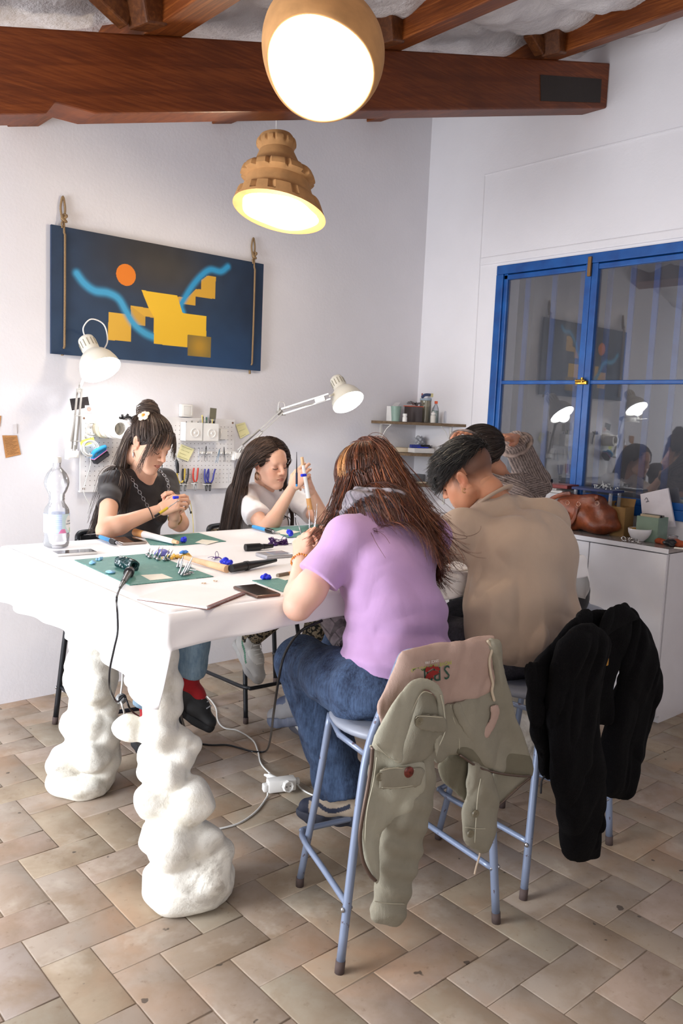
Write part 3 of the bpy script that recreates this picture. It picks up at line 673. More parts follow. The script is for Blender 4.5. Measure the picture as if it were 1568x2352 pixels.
# ================= blue painting =================
PX0, PX1, PZ0, PZ1 = 1.598, 2.858, 1.744, 2.362; PYF = YB-0.028
s_ = (PYF)/YB
def painting():
    nx, nz = 560, 276; xs = np.linspace(PX0, PX1, nx)*s_; zz = (np.linspace(PZ0, PZ1, nz)-CH)*s_+CH; X, Z = np.meshgrid(xs, zz, indexing='ij')
    def q(px, py): p = AY(px, py, PYF); return p[0], p[2]
    cr = lambda x, y: q(90+x*540/1568, 430+y*540/1568)
    U = (X-xs[0])/(xs[-1]-xs[0]); Wv = (Z-zz[0])/(zz[-1]-zz[0])
    base = np.array(srgb('213a56')); C = np.ones((nx, nz, 3))*base
    def blend(a, col): nonlocal C; C = C*(1-a[..., None])+np.array(srgb(col))*a[..., None]
    blend(np.clip(np.exp(-((U-.42)/.33)**2-((Wv-.95)/.42)**2)*1.0, 0, 1), '2b2b2f')
    blend(np.clip(np.exp(-((U-.5)/.18)**2-((Wv-.78)/.2)**2)*.55, 0, 1), '4d463a')
    blend(np.clip(np.exp(-((U-.93)/.13)**2-((Wv-.72)/.45)**2)*.8, 0, 1), '16243a')
    blend(np.clip(np.exp(-((U-.04)/.08)**2-((Wv-.6)/.6)**2)*.6, 0, 1), '1b3452')
    blend(np.clip(np.exp(-((U-.75)/.3)**2-((Wv-.02)/.3)**2)*.5, 0, 1), '1d4676')
    r1 = np.random.default_rng(3).random((24, 12)); from_ = np.zeros_like(U)
    gi = np.clip(U*22.99, 0, 22.98); gj = np.clip(Wv*10.99, 0, 10.98); i0 = gi.astype(int); j0 = gj.astype(int); fu = gi-i0; fv = gj-j0
    nz_ = (r1[i0, j0]*(1-fu)*(1-fv)+r1[i0+1, j0]*fu*(1-fv)+r1[i0, j0+1]*(1-fu)*fv+r1[i0+1, j0+1]*fu*fv); C *= (0.86+0.28*nz_)[..., None]
    def inside(poly):
        P = [cr(*p) for p in poly]; m = np.zeros(X.shape, bool); n = len(P)
        for i in range(n):
            (x1, z1), (x2, z2) = P[i], P[(i+1) % n]; c = ((z1 > Z) != (z2 > Z)) & (X < (x2-x1)*(Z-z1)/((z2-z1) if abs(z2-z1) > 1e-9 else 1e-9)+x1); m ^= c
        return m
    def stroke(pts, w, col, a=1.0):
        P = catmull([Vector((*cr(*p), 0)) for p in pts], 8); d = np.full(X.shape, 9.0)
        for A, B in zip(P[:-1], P[1:]):
            ax, az, bx, bz = A[0], A[1], B[0], B[1]; L = (bx-ax)**2+(bz-az)**2+1e-9; t = np.clip(((X-ax)*(bx-ax)+(Z-az)*(bz-az))/L, 0, 1)
            d = np.minimum(d, np.hypot(X-ax-t*(bx-ax), Z-az-t*(bz-az)))
        blend(a*np.clip(1.35-d/w, 0, 1)**1.0*np.clip(1.35-d/w, 0, 1), col)
    Y1, Y2 = 'e9bb2c', 'd9aa3a'
    blend(inside([(462, 833), (612, 850), (612, 1030), (459, 1018)])*1.0, Y2)
    blend(inside([(610, 790), (765, 812), (765, 872), (708, 862), (708, 926), (612, 912)])*1.0, 'c79c3c')
    blend(inside([(925, 730), (985, 738), (1043, 680), (1080, 680), (1080, 620), (1120, 590), (1178, 597), (1172, 746), (1043, 730), (1040, 790), (925, 772)])*1.0, 'd0a034')
    stroke([(250, 575), (300, 640), (370, 690), (460, 705), (530, 745), (580, 830), (630, 910), (700, 970), (768, 1002)], .028, '3f9cc9')
    stroke([(1258, 530), (1210, 562), (1140, 550), (1080, 590), (1020, 660), (970, 740), (945, 790), (958, 835)], .024, '2e93c6')
    blend(inside([(682, 686), (920, 722), (955, 838), (1115, 860), (1113, 1000), (990, 985), (988, 1068), (764, 1044), (764, 866), (730, 806)])*1.0, Y1)
    blend(inside([(610, 790), (730, 806), (764, 866), (700, 860)])*0.8, Y2)
    m = inside([(991, 983), (1147, 1000), (1143, 1138), (988, 1123)]); e = np.clip(np.hypot((X-cr(1068, 1062)[0])/.055, (Z-cr(1068, 1062)[1])/.055)-.3, 0, 1)
    blend(m*1.0, 'b18a2e'); blend(m*e*.6, '5f5a35')
    cx, cz = cr(579, 585); blend((np.hypot(X-cx, Z-cz) < .0545)*1.0, 'e07c1c')
    V = np.stack([X, np.full_like(X, PYF), Z], -1).reshape(-1, 3); i = np.arange(nx-1)[:, None]*nz+np.arange(nz-1)[None]
    F = np.stack([i, i+nz, i+nz+1, i+1], -1).reshape(-1, 4); return V, F, C.reshape(-1, 3), xs, zz
pt = thing('wall_painting', 'dark blue abstract painting with yellow squares and an orange disc, hung on the back wall', 'painting', (2.22, PYF, 2.05))
V, F, C, xs, zz = painting(); V = V-np.array([2.22, PYF, 2.05]); link('painted_face', np_mesh('painted_face', V, F, C), vcmat('painting_paint', 0.7, bump=.15, bscale=200, mottling=0.0), pt, False)
b = MB(); b.box(((xs[0]+xs[-1])/2-2.22, .008, (zz[0]+zz[-1])/2-2.05), (xs[-1]-xs[0], .015, zz[-1]-zz[0])); b.done('canvas_board', mat('navy_edge', '1f3450', .7), pt)
s = NT('jute_rope'); v = s.coord(); w = s.n('ShaderNodeTexWave', i_Vector=s.mapping(v, (1, 1, 1), (0, 0.9, 0)), i_Scale=60.0, wave_type='BANDS').outputs[1]; s.P(Base_Color=s.ramp(w, [(0.2, srgb('6d573f')), (0.8, srgb('b0926a'))]), Roughness=.9); s.bump(w, .6, .002); M_rope = s.m
for cx_, zt, zb_, zk in ((AY(147, 600, PYF)[0], AY(147, 450, PYF)[2], AY(150, 815, PYF)[2], AY(147, 500, PYF)[2]), (AY(581, 700, PYF)[0], AY(581, 545, PYF)[2], AY(573, 857, PYF)[2], AY(581, 585, PYF)[2])):
    cx_ -= 2.22; b = MB(); f = lambda z: z-2.05
    b.tube([(cx_-.006, .012, f(zk)), (cx_-.012, .014, f(zk)+.05), (cx_, .016, f(zt)), (cx_+.010, .014, f(zk)+.05), (cx_+.006, .012, f(zk))], .0055, 7)
    b.tube([(cx_-.012, .005, f(zk)-.012), (cx_+.010, -.004, f(zk)+.008), (cx_+.004, .012, f(zk)+.016), (cx_-.010, -.002, f(zk)-.004), (cx_+.012, .004, f(zk)-.016), (cx_-.004, .01, f(zk)+.004)], .007, 7)
    b.tube([(cx_, .004, f(zk)-.01), (cx_, .002, f(zz[-1])+.005), (cx_, .0, f(zz[-1])-.028), (cx_+.002, -.006, f(zz[-1])-.04), (cx_+.002, -.007, 0), (cx_+.001, -.006, f(zz[0])+.04), (cx_, .0, f(zz[0])+.03)], .0055, 7, smooth=False)
    b.tube([(cx_-.004, .01, f(zz[0])+.005), (cx_-.002, .01, f(zb_)-.004)], .007, 6)
    b.tube([(cx_-.004, .0, f(zk)-.01), (cx_-.014, -.002, f(zk)-.03), (cx_-.010, -.002, f(zk)-.05)], .004, 6); b.done('hanging_rope', M_rope, pt, True)
b = MB()
# ================= ceramic pendant lamps =================
M_clay = mat('ochre_clay', 'b98a58', 0.85, var=0.12, vscale=14, bump=.25, bscale=70)
M_glow = emit('lamp_glow', 'fff3dc', 14.0)
def pend_mat(): return M_clay
# small ruffled bell
def bell():
    p = AY(636, 430, 3.0); dep = Vector(p-_O).dot(Vector(_f)); sc = dep/FPX
    t = thing('pendant_lamp', 'small ochre clay pendant lamp shaped like a stacked ruffled bell, above the table', 'lamp', tuple(p))
    ax = Vector(AY(634, 310, 3.0)-AY(640, 490, 3.0)).normalized()
    # body tilts: its mouth drops to the right in the photo
    R = Vector(_r); U = Vector(_u); Fw = Vector(_f)
    axis = (U*1.0+R*-0.02).normalized(); side = (R-axis*R.dot(axis)).normalized(); side = (side*1-axis*0.0); fwd = axis.cross(side)
    # mouth plane: slanted, its right end low; open towards the camera
    prof = [(0.0, 36, 0), (.04, 41, 1), (.20, 44, 0), (.28, 42, 0), (.45, 58, 0), (.52, 78, 1), (.62, 80, 0), (.80, 86, 0), (.88, 100, 1), (1.0, 101, 1)]
    b = MB(); V = []; n = 72; rings = []
    H = 176; rows = 46
    for i in range(rows):
        u = i/(rows-1); hgt = H*u
        r = np.interp(u, [0, .03, .16, .20, .34, .46, .50, .58, .60, .77, .79, 1.0], [36, 40, 42, 39, 50, 70, 74, 78, 72, 80, 84, 97])
        ring = []
        for k in range(n):
            a = 2*PI*k/n; rr = r
            for (u0, u1, amp, teeth, ph) in ((.05, .15, 5, 13, .2), (.43, .58, 9, 13, .6), (.79, 1.02, 9, 13, 1.4)):
                if u0 <= u <= u1:
                    tooth = 1 if ((a/(2*PI)*teeth+ph+.15*math.sin(3*a)) % 1) > .2 or (u1 > 1 and u > .95) else 0; edge = min(1, (u-u0)/.02, (u1-u)/.02 if u1 < 1 else 1); rr += amp*tooth*max(0, edge)
            ca, sa = math.cos(a), math.sin(a)
            slant = (0.21*ca*rr*u+0.12*sa*rr*u)          # axis slants lower on the right
            P = axis*(118-hgt-slant)+side*(rr*ca+4*u)+fwd*(rr*sa*.92)
            ring.append(b.bm.verts.new(P*sc))
        rings.append(ring)
    inner = []
    for (u, f_) in ((1.0, .90), (.85, .85), (.6, .6)):
        r = np.interp(u, [.3, .6, 1.0], [36, 66, 97])*f_; ring = []
        for k in range(n):
            a = 2*PI*k/n; ca, sa = math.cos(a), math.sin(a); ww = 1+.04*math.sin(5*a+1); P = axis*(118-H*u-(0.21*ca+.12*sa)*r*u)+side*(r*ww*ca+4*u)+fwd*(r*ww*sa*.92); ring.append(b.bm.verts.new(P*sc))
        inner.append(ring)
    allr = rings+inner
    for A, B in zip(allr[:-1], allr[1:]):
        for k in range(n): b.bm.faces.new((A[k], A[(k+1) % n], B[(k+1) % n], B[k]))
    b.bm.faces.new(rings[0][::-1]); b.done('shade', M_clay, t, 'auto')
    g = MB(); ring = []
    for k in range(n):
        a = 2*PI*k/n; ca, sa = math.cos(a), math.sin(a); r = 97*.88*.97; ww = 1+.04*math.sin(5*a+1)
        ring.append(g.bm.verts.new((axis*(118-H*.95-(0.21*ca+.12*sa)*r*.97)+side*(r*ww*ca+4)+fwd*(r*ww*sa*.92))*sc))
    g.bm.faces.new(ring); g.done('glowing_diffuser', M_glow, t)
    q = Vector((0, 0, 0))+axis*(118)*sc; zc = roof(p[0])+.02-p[2]
    c = MB(); c.tube([tuple(q-axis*.01), (q[0], q[1], q[2]+.05), (q[0]*1.0, q[1], zc)], .0022, 6, smooth=False); c.done('cord', M_white, t, True)
    bulb_light('small_pendant_light', tuple(Vector(p)+axis*(-95*sc)), 18, (1.0, .82, .58), .05)
bell()
def gourd():
    yy = 1.75; p = AY(738, 130, yy); dep = Vector(p-_O).dot(Vector(_f)); sc = dep/FPX
    t = thing('pendant_lamp', 'large round ochre clay pendant lamp with a wide glowing mouth, topmost in view', 'lamp', tuple(p))
    R = Vector(_r); U = Vector(_u); Fw = Vector(_f)
    b = MB(); n = 72; axis = (U*.80+R*.05+Fw*.60).normalized(); side = (R-axis*R.dot(axis)).normalized(); fw = axis.cross(side)
    prof = [(-1, 30, 262), (0, 34, 238), (0, 52, 212), (0, 88, 180), (0, 122, 130), (0, 139, 75), (0, 141, 25), (0, 136, -18), (0, 126, -52), (0, 117, -62), (0, 112, -50), (0, 118, 0), (0, 112, 60)]
    rings = []
    for _, r, h in prof:
        ring = []
        for k in range(n):
            a = 2*PI*k/n; ca, sa = math.cos(a), math.sin(a); w = 1+.03*math.sin(2*a+.5)+.025*math.sin(3*a+2); sl = (-.55*sa*0-.10*ca)*r*(1 if h < 0 else max(0, 1-h/200))
            ring.append(b.bm.verts.new((axis*(h+sl-8)+side*(r*w*ca)+fw*(r*w*sa))*sc))
        rings.append(ring)
    for A, B in zip(rings[:-1], rings[1:]):
        for k in range(n): b.bm.faces.new((A[k], A[(k+1) % n], B[(k+1) % n], B[k]))
    b.bm.faces.new(rings[0][::-1]); o = b.done('shade', M_clay, t, True); sub = o.modifiers.new('s', 'SUBSURF'); sub.levels = 1; sub.render_levels = 1
    g = MB(); ring = []
    for k in range(n):
        a = 2*PI*k/n; ca, sa = math.cos(a), math.sin(a); w = 1+.03*math.sin(2*a+.5)+.025*math.sin(3*a+2); r = 113
        ring.append(g.bm.verts.new((axis*(-46-8-.10*ca*r)+side*(r*w*ca)+fw*(r*w*sa))*sc))
    g.bm.faces.new(ring); g.done('glowing_diffuser', M_glow, t)
    q = axis*(250*sc); c = MB(); c.tube([tuple(q), (q[0], q[1], roof(p[0])+.05-p[2])], .003, 6, smooth=False); c.done('cord', M_white, t, True)
    bulb_light('large_pendant_light', tuple(Vector(p)-axis*(75*sc)), 17, (1.0, .84, .62), .06)
gourd()

# ================= clamp desk lamps =================
M_lampw = mat('lamp_enamel', 'dcd8cc', 0.35, var=0.02); M_arm = mat('lamp_arm_grey', 'b4b0aa', 0.35, 0.5, var=0.04); M_bulb = emit('cold_bulb', 'f3f8ff', 34.0)
def desk_lamp(label, clamp, elbow, top, head, mouth, cap, yw, yh, dirv, mouth_r, with_loop, power):
    """clamp..cap are photo positions; yw the plane of the arm, yh that of the head"""
    P = lambda q, y: Vector(AY(q[0], q[1], y)); c0 = P(clamp, yw)
    t = thing('desk_lamp', label, 'lamp', tuple(c0)); L = lambda v: Vector(v)-c0
    e = P(elbow, (yw+yh)/2+.03); tp = P(top, yh+.0); hd = P(head, yh); 
    b = MB(); b.box(L(c0)+Vector((-.005, 0, -.012)), (.05, .03, .035), bev=.003); b.box(L(c0)+Vector((-.03, .01, -.012)), (.012, .04, .05)); b.cyl(L(c0)+Vector((.0, -.02, -.02)), L(c0)+Vector((.0, -.005, -.02)), .006); b.done('clamp', M_white, t, 'auto')
    d1 = (e-c0).normalized(); off = Vector((d1[2], 0, -d1[0]))*.012 if abs(d1[0]) > .2 else Vector((.011, 0, 0))
    st = c0+Vector((0, 0, .015)); b = MB(); b.cyl(L(c0), L(st+d1*.02), .008)
    for sg in (-1, 1): b.box((L(st+off*sg)+L(e+off*sg))/2, (.008, .008, (e-st).length), (e-st).to_track_quat('Z', 'Y').to_matrix())
    for sg in (-1, 1):
        a_ = st+d1*.04+off*sg*2.2+Vector((0, -.012, 0)); b_ = st+d1*.17+off*sg*1.3+Vector((0, -.012, 0)); b.tube([L(a_), L(b_)], .005, 8, smooth=False); b.cyl(L(st+d1*.04), L(a_), .0025, seg=6); b.cyl(L(b_), L(b_-off*sg*1.2), .0025, seg=6)
    b.done('lower_arm', M_arm, t, 'auto')
    if (tp-e).length > .05:
        d2 = (tp-e).normalized(); o2 = Vector((-d2[2], 0, d2[0])).normalized()*.016; b = MB()
        for sg in (-1, 1): b.box((L(e+o2*sg)+L(tp+o2*sg))/2, (.008, .008, (tp-e).length), (tp-e).to_track_quat('Z', 'Y').to_matrix())
        b.prism([L(e+o2*1.6), L(e-o2*2.0+d2*.01), L(e-o2*1.0-d2*.03), L(e+o2*.6-d2*.035)], (0, .004, 0)); b.cyl(L(e+o2), L(e-o2+d2*.2), .004); b.box(L(tp-d2*.06), (.06, .012, .03), d2.to_track_quat('X', 'Z').to_matrix())
        b.done('upper_arm', M_arm, t, 'auto')
    A = Vector(dirv).normalized()                       # lamp opening direction
    M = Matrix.Translation(L(hd)) @ A.to_track_quat('Z', 'Y').to_matrix().to_4x4(); r = mouth_r
    prof = [(.030, -.155), (.036, -.150), (.040, -.135), (.041, -.075), (.046, -.068), (.062, -.055), (.080, -.030), (.091, 0), (.096, .03), (.0935, .03), (.086, 0), (.072, -.03), (.04, -.06)]
    k = r/.096; b = MB(); b.lathe([(.001, -.155*k)]+[(a*k, z*k) for a, z in prof], 40, M=M); b.done('lamp_head', M_lampw, t, 'auto')
    b = MB()
    for i in range(14): a = 2*PI*i/14; b.box((0.0405*k*math.cos(a), .0405*k*math.sin(a), -.112*k), (.003, .004, .04), (0, 0, a))
    bmesh.ops.transform(b.bm, matrix=M, verts=b.bm.verts[:]); b.done('vent_slots', mat('lamp_slot', '8f8a78', .6), t)
    b = MB(); b.sph((0, 0, -.012), (.034*k, .034*k, .026*k), 20); b.lathe([(.001, .010*k), (.088*k, .018*k)], 32); bmesh.ops.transform(b.bm, matrix=M, verts=b.bm.verts[:]); b.done('bulb', M_bulb, t, True)
    b = MB(); jt = L(tp) if (tp-e).length > .05 else L(e); b.tube([tuple(jt), tuple((jt+M @ Vector((0, 0, -.05*k)))/2+Vector((0, .01, .004))), tuple(M @ Vector((0, -.03*k, -.06*k)))], .006, 8); b.done('swivel', M_lampw, t, True)
    if with_loop:
        b = MB(); a0 = M @ Vector((0, 0, -.155*k)); b.tube([tuple(a0), tuple(a0+Vector((-.01, 0, .05))), tuple(a0+Vector((.03, 0, .095))), tuple(a0+Vector((.095, 0, .075))), tuple(a0+Vector((.115, 0, .0))), tuple(a0+Vector((.095, .01, -.055)))], .0035, 8); b.done('cord', M_white, t, True)
    else:
        b = MB(); a0 = M @ Vector((0, 0, -.155*k)); b.tube([tuple(a0), tuple(a0+Vector((.03, 0, .02))), tuple(a0+Vector((.06, .01, -.02))), tuple(a0+Vector((.05, .01, -.07)))], .003, 8)
        ee = L(e); b.tube([tuple(ee+Vector((-.03, 0, .0))), tuple(ee+Vector((-.025, 0, .05))), tuple(ee+Vector((.01, 0, .05))), tuple(ee+Vector((.02, 0, .01)))], .0025, 6); b.done('cord', M_white, t, True)
    lo = hd+A*(.05*k); bulb_light('desk_bulb_light', tuple(lo), power, (.97, .98, 1.0), .04)
desk_lamp('desk lamp with a looped cord on its head, directly below the blue painting', (170, 1038), (183, 893), (183, 893), (226, 838), (235, 850), (190, 790), 3.99, 3.80, (.15, -.57, -.76), .10, True, 6.5)
desk_lamp('right desk lamp on a long bent arm reaching over the woman in white', (548, 1042), (648, 945), (757, 910), (795, 915), (800, 925), (778, 880), 4.0, 3.60, (.0, -.62, -.70), .097, False, 7.5)
# ================= people: helpers =================
def skin_mat(name):
    s = NT(name); a = s.n('ShaderNodeVertexColor', layer_name='Col').outputs[0]; v = s.coord()
    s.P(Base_Color=s.mix(s.math('MULTIPLY', s.noise(v, 45, 4), 0.10), a, srgb('b5614d')), Roughness=0.52, Subsurface_Weight=0.12, Subsurface_Radius=(0.010, 0.004, 0.002), Subsurface_Scale=1.0, Specular_IOR_Level=0.35)
    s.bump(s.noise(v, 350, 2), 0.06, 0.001); return s.m
M_skin = skin_mat('skin')
def v3(*a): return np.array(a, float)
def unit(v): v = np.array(v, float); return v/np.linalg.norm(v)
def lerp(a, b, t): return np.array(a, float)*(1-t)+np.array(b, float)*t
def head_sdf(c, fwd, up, sc=1.0, male=False, ears=True):
    s = SDF(); s.R = frame(fwd, up)*1.0; s.o = np.array(c, float); k = .016; q = lambda *a: tuple(x*sc for x in a)
    s.ell(q(0, -.015, .035), q(.074, .092, .084), k=.01)
    s.ell(q(0, .028, -.028), q(.061, .060, .078), k=.03)
    s.ell(q(0, .045, .045), q(.056, .042, .045), k=.03)
    j = .060 if male else .053
    for sx in (-1, 1):
        s.cap(q(j*sx, .0, -.050), q(.016*sx, .070, -.098), .021*sc, .017*sc, k=.035)
        s.ell(q(.040*sx, .050, -.022), q(.022, .022, .020), k=.03)
        s.ell(q(.033*sx, .066, -.052), q(.018, .017, .022), k=.03)
    s.cap(q(-.030, .078, .024), q(.030, .078, .024), .012*sc, .012*sc, k=.02)
    s.ell(q(0, .083, -.096), q(.017, .014, .014), k=.018)
    s.ell(q(0, .080, -.060), q(.026, .018, .022), k=.02)
    for sx in (-1, 1): s.ell(q(.031*sx, .096, .002), q(.017, .013, .012), k=.014, op='s')
    s.cap(q(0, .088, .018), q(0, .104, -.018), .0075*sc, .0095*sc, k=.012)
    s.ell(q(0, .109, -.026), q(.0105, .0105, .009), k=.008)
    for sx in (-1, 1): s.ell(q(.0115*sx, .098, -.030), q(.0075, .009, .007), k=.006)
    for sx in (-1, 1): s.ell(q(.031*sx, .075, .001), q(.0165, .0125, .0118), k=.004)
    s.cap(q(-.017, .090, -.0575), q(.017, .090, -.0575), .0048*sc, .0048*sc, k=.006); s.ell(q(0, .096, -.056), q(.010, .006, .0045), k=.005)
    s.cap(q(-.014, .090, -.0665), q(.014, .090, -.0665), .0055*sc, .0055*sc, k=.006); s.ell(q(0, .095, -.0665), q(.010, .006, .0055), k=.005)
    s.cap(q(-.022, .094, -.0618), q(.022, .094, -.0618), .0022*sc, .0022*sc, k=.004, op='s')
    if ears:
        for sx in (-1, 1):
            Re = frame((0.0, 1, 0.15), (0.35*sx, 0, 1)); s.ell(q(.078*sx, -.006, -.004), q(.0075, .018, .031), R=Re, k=.006)
            s.ell(q(.088*sx, -.003, -.002), q(.007, .010, .020), R=Re, k=.004, op='s'); s.ell(q(.076*sx, .004, -.028), q(.006, .008, .009), k=.006)
    return s
def head_colors(V, c, fwd, up, sc, skin, lip, blush=0.25, beard=0.0):
    R = frame(fwd, up); L = (V-np.array(c))@R/sc; C = np.ones((len(V), 3))*np.array(srgb(skin))
    def bl(cx, r, col, a):
        nonlocal C; d = np.linalg.norm((L-np.array(cx))/np.array(r), axis=1); w = np.clip(1.3-d, 0, 1)[:, None]*a; C = C*(1-w)+np.array(srgb(col))*w
    if blush:
        for sx in (-1, 1): bl((.043*sx, .06, -.03), (.026, .03, .022), 'c9705c', blush)
        bl((0, .11, -.028), (.014, .012, .012), 'c9705c', blush); 
        for sx in (-1, 1): bl((.079*sx, -.004, -.004), (.012, .022, .034), 'c9664e', blush*1.6)
    if beard: bl((0, .06, -.085), (.06, .06, .035), '6d5a50', beard)
    m = (np.abs(L[:, 2]+.062) < .0085*(1-np.minimum(1, np.abs(L[:, 0])/.021)**2)+.0008) & (L[:, 1] > .085) & (np.abs(L[:, 0]) < .0215)
    C[m] = C[m]*.35+np.array(srgb(lip))*.65
    for sx in (-1, 1): bl((.031*sx, .086, .004), (.018, .012, .010), '9a6550', .35)
    return C
def hand_mesh(wr, d, back, side, curls=(.5, .6, .7, .8), thumb='relax', sc=1.0, spread=1.0, vox=.0019, skin='d9a184', arm=None):
    """wr wrist, d finger direction, back = direction the back of the hand faces, side +1/-1 which side the thumb is on"""
    y = unit(d); z = np.array(back, float); z = unit(z-y*(z@y)); x = np.cross(y, z)
    s = SDF(); s.R = np.stack([x, y, z], 1); s.o = np.array(wr, float); q = lambda a: np.array(a, float)*sc*np.array([side, 1, 1])
    xs = [.029, .010, -.009, -.027]; ln = [(.040, .024, .019), (.044, .027, .020), (.041, .025, .019), (.031, .019, .017)]; kn = [.084, .088, .083, .075]
    s.cap(q((0, -.03, 0)), q((0, .012, 0)), .0225*sc, .021*sc, k=.02)
    tips = []
    for i in range(4):
        s.cap(q((xs[i]*.55, .012, -.001)), q((xs[i], kn[i]-.004, .0)), .0145*sc, .0108*sc, k=.014)
        p = np.array([xs[i], kn[i], 0.0]); a = 0; pts = [p]; c = curls[i]; sp = (xs[i]*1.6)*spread*(1-min(1, c*.6))
        for m, Ls in enumerate(ln[i]):
            a += c*(1.05, 1.25, .75)[m]; p = p+Ls*np.array([sp*(1 if m == 0 else .6), math.cos(a), -math.sin(a)]); pts.append(p)
        r = (.0090, .0086, .0078, .0066); w = .85 if i == 3 else 1
        s.chain([q(t) for t in pts], [e*sc*w for e in r], k=.0022); s.ell(q(pts[0]+np.array([0, 0, .002])), (.0098*sc*w,)*3, k=.006); tips.append(s._w(q(pts[-1])))
    s.ell(q((.020, .030, -.010)), (.016*sc, .026*sc, .013*sc), k=.014); s.ell(q((-.020, .032, -.008)), (.013*sc, .028*sc, .012*sc), k=.014)
    T = {'relax': [(.018, .012, -.006), (.042, .040, -.016), (.052, .068, -.022), (.052, .092, -.026)], 'pinch': [(.018, .012, -.008), (.038, .038, -.026), (.040, .064, -.044), (.030, .086, -.056)],
         'flat': [(.018, .012, -.004), (.042, .038, -.006), (.060, .062, -.008), (.068, .086, -.010)], 'grip': [(.018, .012, -.008), (.036, .040, -.028), (.026, .066, -.042), (.008, .080, -.046)]}[thumb]
    s.chain([q(t) for t in T], [.0135*sc, .0115*sc, .0100*sc, .0078*sc], k=.006)
    V, F, _ = s.mesh(vox); C = np.ones((len(V), 3))*np.array(srgb(skin)); tips.append(s._w(q(T[-1])))
    for t in tips:                       # rosy fingertips and knuckles
        w = np.clip(1.4-np.linalg.norm(V-t, axis=1)/.012, 0, 1)[:, None]*.35; C = C*(1-w)+np.array(srgb('d98573'))*w
    return (V, F, C), tips
def limbs(s, J, g=0.0, arms=True, male=False):
    m = 1.15 if male else 1.0
    for a in 'LR':
        if arms:
            sh, el, wr = J['sh'+a], J['el'+a], J['wr'+a]; e = lerp(el, wr, .25)
            s.cap(sh, el, .043*m+g, .036*m+g, k=.03); s.cap(el, e, .037*m+g, .038*m+g, k=.02); s.cap(e, wr, .038*m+g, .0225*m+g, k=.02)
def torso(s, J, f, g=0.0, male=False, bust=0.0, k=.05, wide=1.0):
    p, c, n = np.array(J['pelvis']), np.array(J['chest']), np.array(J['neck']); up = unit(n-p); R = frame(f, up); w = (1.2 if male else 1.0)*wide
    s.ell(c, (.148*w+g, .098*w+g, .150+g), R=R, k=k); s.ell(lerp(p, c, .5), (.125*w+g, .092*w+g, .14+g), R=R, k=k); s.ell(p, (.162*w+g, .118+g, .10+g), R=R, k=k)
    a, b = np.array(J['shL']), np.array(J['shR']); s.cap(a, b, .040+g, .040+g, k=k)
    for q in (a, b): s.cap(lerp(n, q, .12), lerp(n, q, .95), .030+g, .040+g, k=.04); s.cap(lerp(q, c, .05), lerp(q, c, .6), .045+g, .06+g, k=.05)
    if bust:
        for sx in (-1, 1): s.ell(c+R@np.array([.062*sx, .075, -.015]), (bust+g*.6,)*3, k=.04)
    return R
def neckhead(s, J, hc, hf, hup, r=.048):
    R = frame(hf, hup); b = np.array(hc)+R@np.array([0, -.035, -.05]); s.cap(np.array(J['neck'])-0.02*unit(b-np.array(J['neck'])), b, r*1.12, r, k=.03)
def box_end(s, a, b, t, r=.07, k=.004):
    """flatten a sleeve or trouser leg at fraction t of a->b"""
    a = np.array(a, float); b = np.array(b, float); d = unit(b-a); c = a+(b-a)*t+d*.06; R = frame(d, (0.3, 0.2, 1)); s.box(c, (r, .06, r), R=R, rnd=.002, k=k, op='s')
def person_mesh(root, parts, name='body'):
    V, F, C = merge(parts); me = np_mesh(name, V, F, C); return link(name, me, M_skin, root, True, True)
def cloth_mat(name, col, rough=.88, weave=420, folds=.25, var=.06, vcol=False):
    if name in _mc: return _mc[name]
    s = NT(name); v = s.coord(); c = srgb(col); base = s.ramp(s.noise(v, 6, 5), [(.3, tuple(x*(1-var) for x in c)), (.7, tuple(min(1, x*(1+var*.5)) for x in c))])
    s.P(Base_Color=base, Roughness=rough, Sheen_Weight=.15)
    w = s.n('ShaderNodeTexWave', i_Vector=s.mapping(v, (1, 1, .6), (.3, .2, 0)), i_Scale=5.0, i_Distortion=6.0, i_Detail=2.0, i_2=6.0).outputs[1] if False else s.noise(s.mapping(v, (1, 1, .45), (.4, .3, .2)), 9, 3, .5, .8)
    s.bump(s.mix(.06, w, s.noise(v, weave, 2)), folds, .02); _mc[name] = s.m; return s.m
def denim(name, dark, light, scale=1.0):
    s = NT(name); v = s.coord(); n1 = s.noise(v, 5, 5, .7, .4); n2 = s.noise(s.mapping(v, (1, 1, .12)), 160, 3, .7); n3 = s.noise(v, 18, 4, .7)
    f = s.mix(.5, n1, n3); f = s.mix(.35, f, n2); s.P(Base_Color=s.ramp(f, [(.38, srgb(dark)), (.64, srgb(light))]), Roughness=.9); s.bump(s.mix(.4, s.noise(s.mapping(v, (1, 1, .5)), 11, 3, .5, .9), n2), .4, .012); return s.m
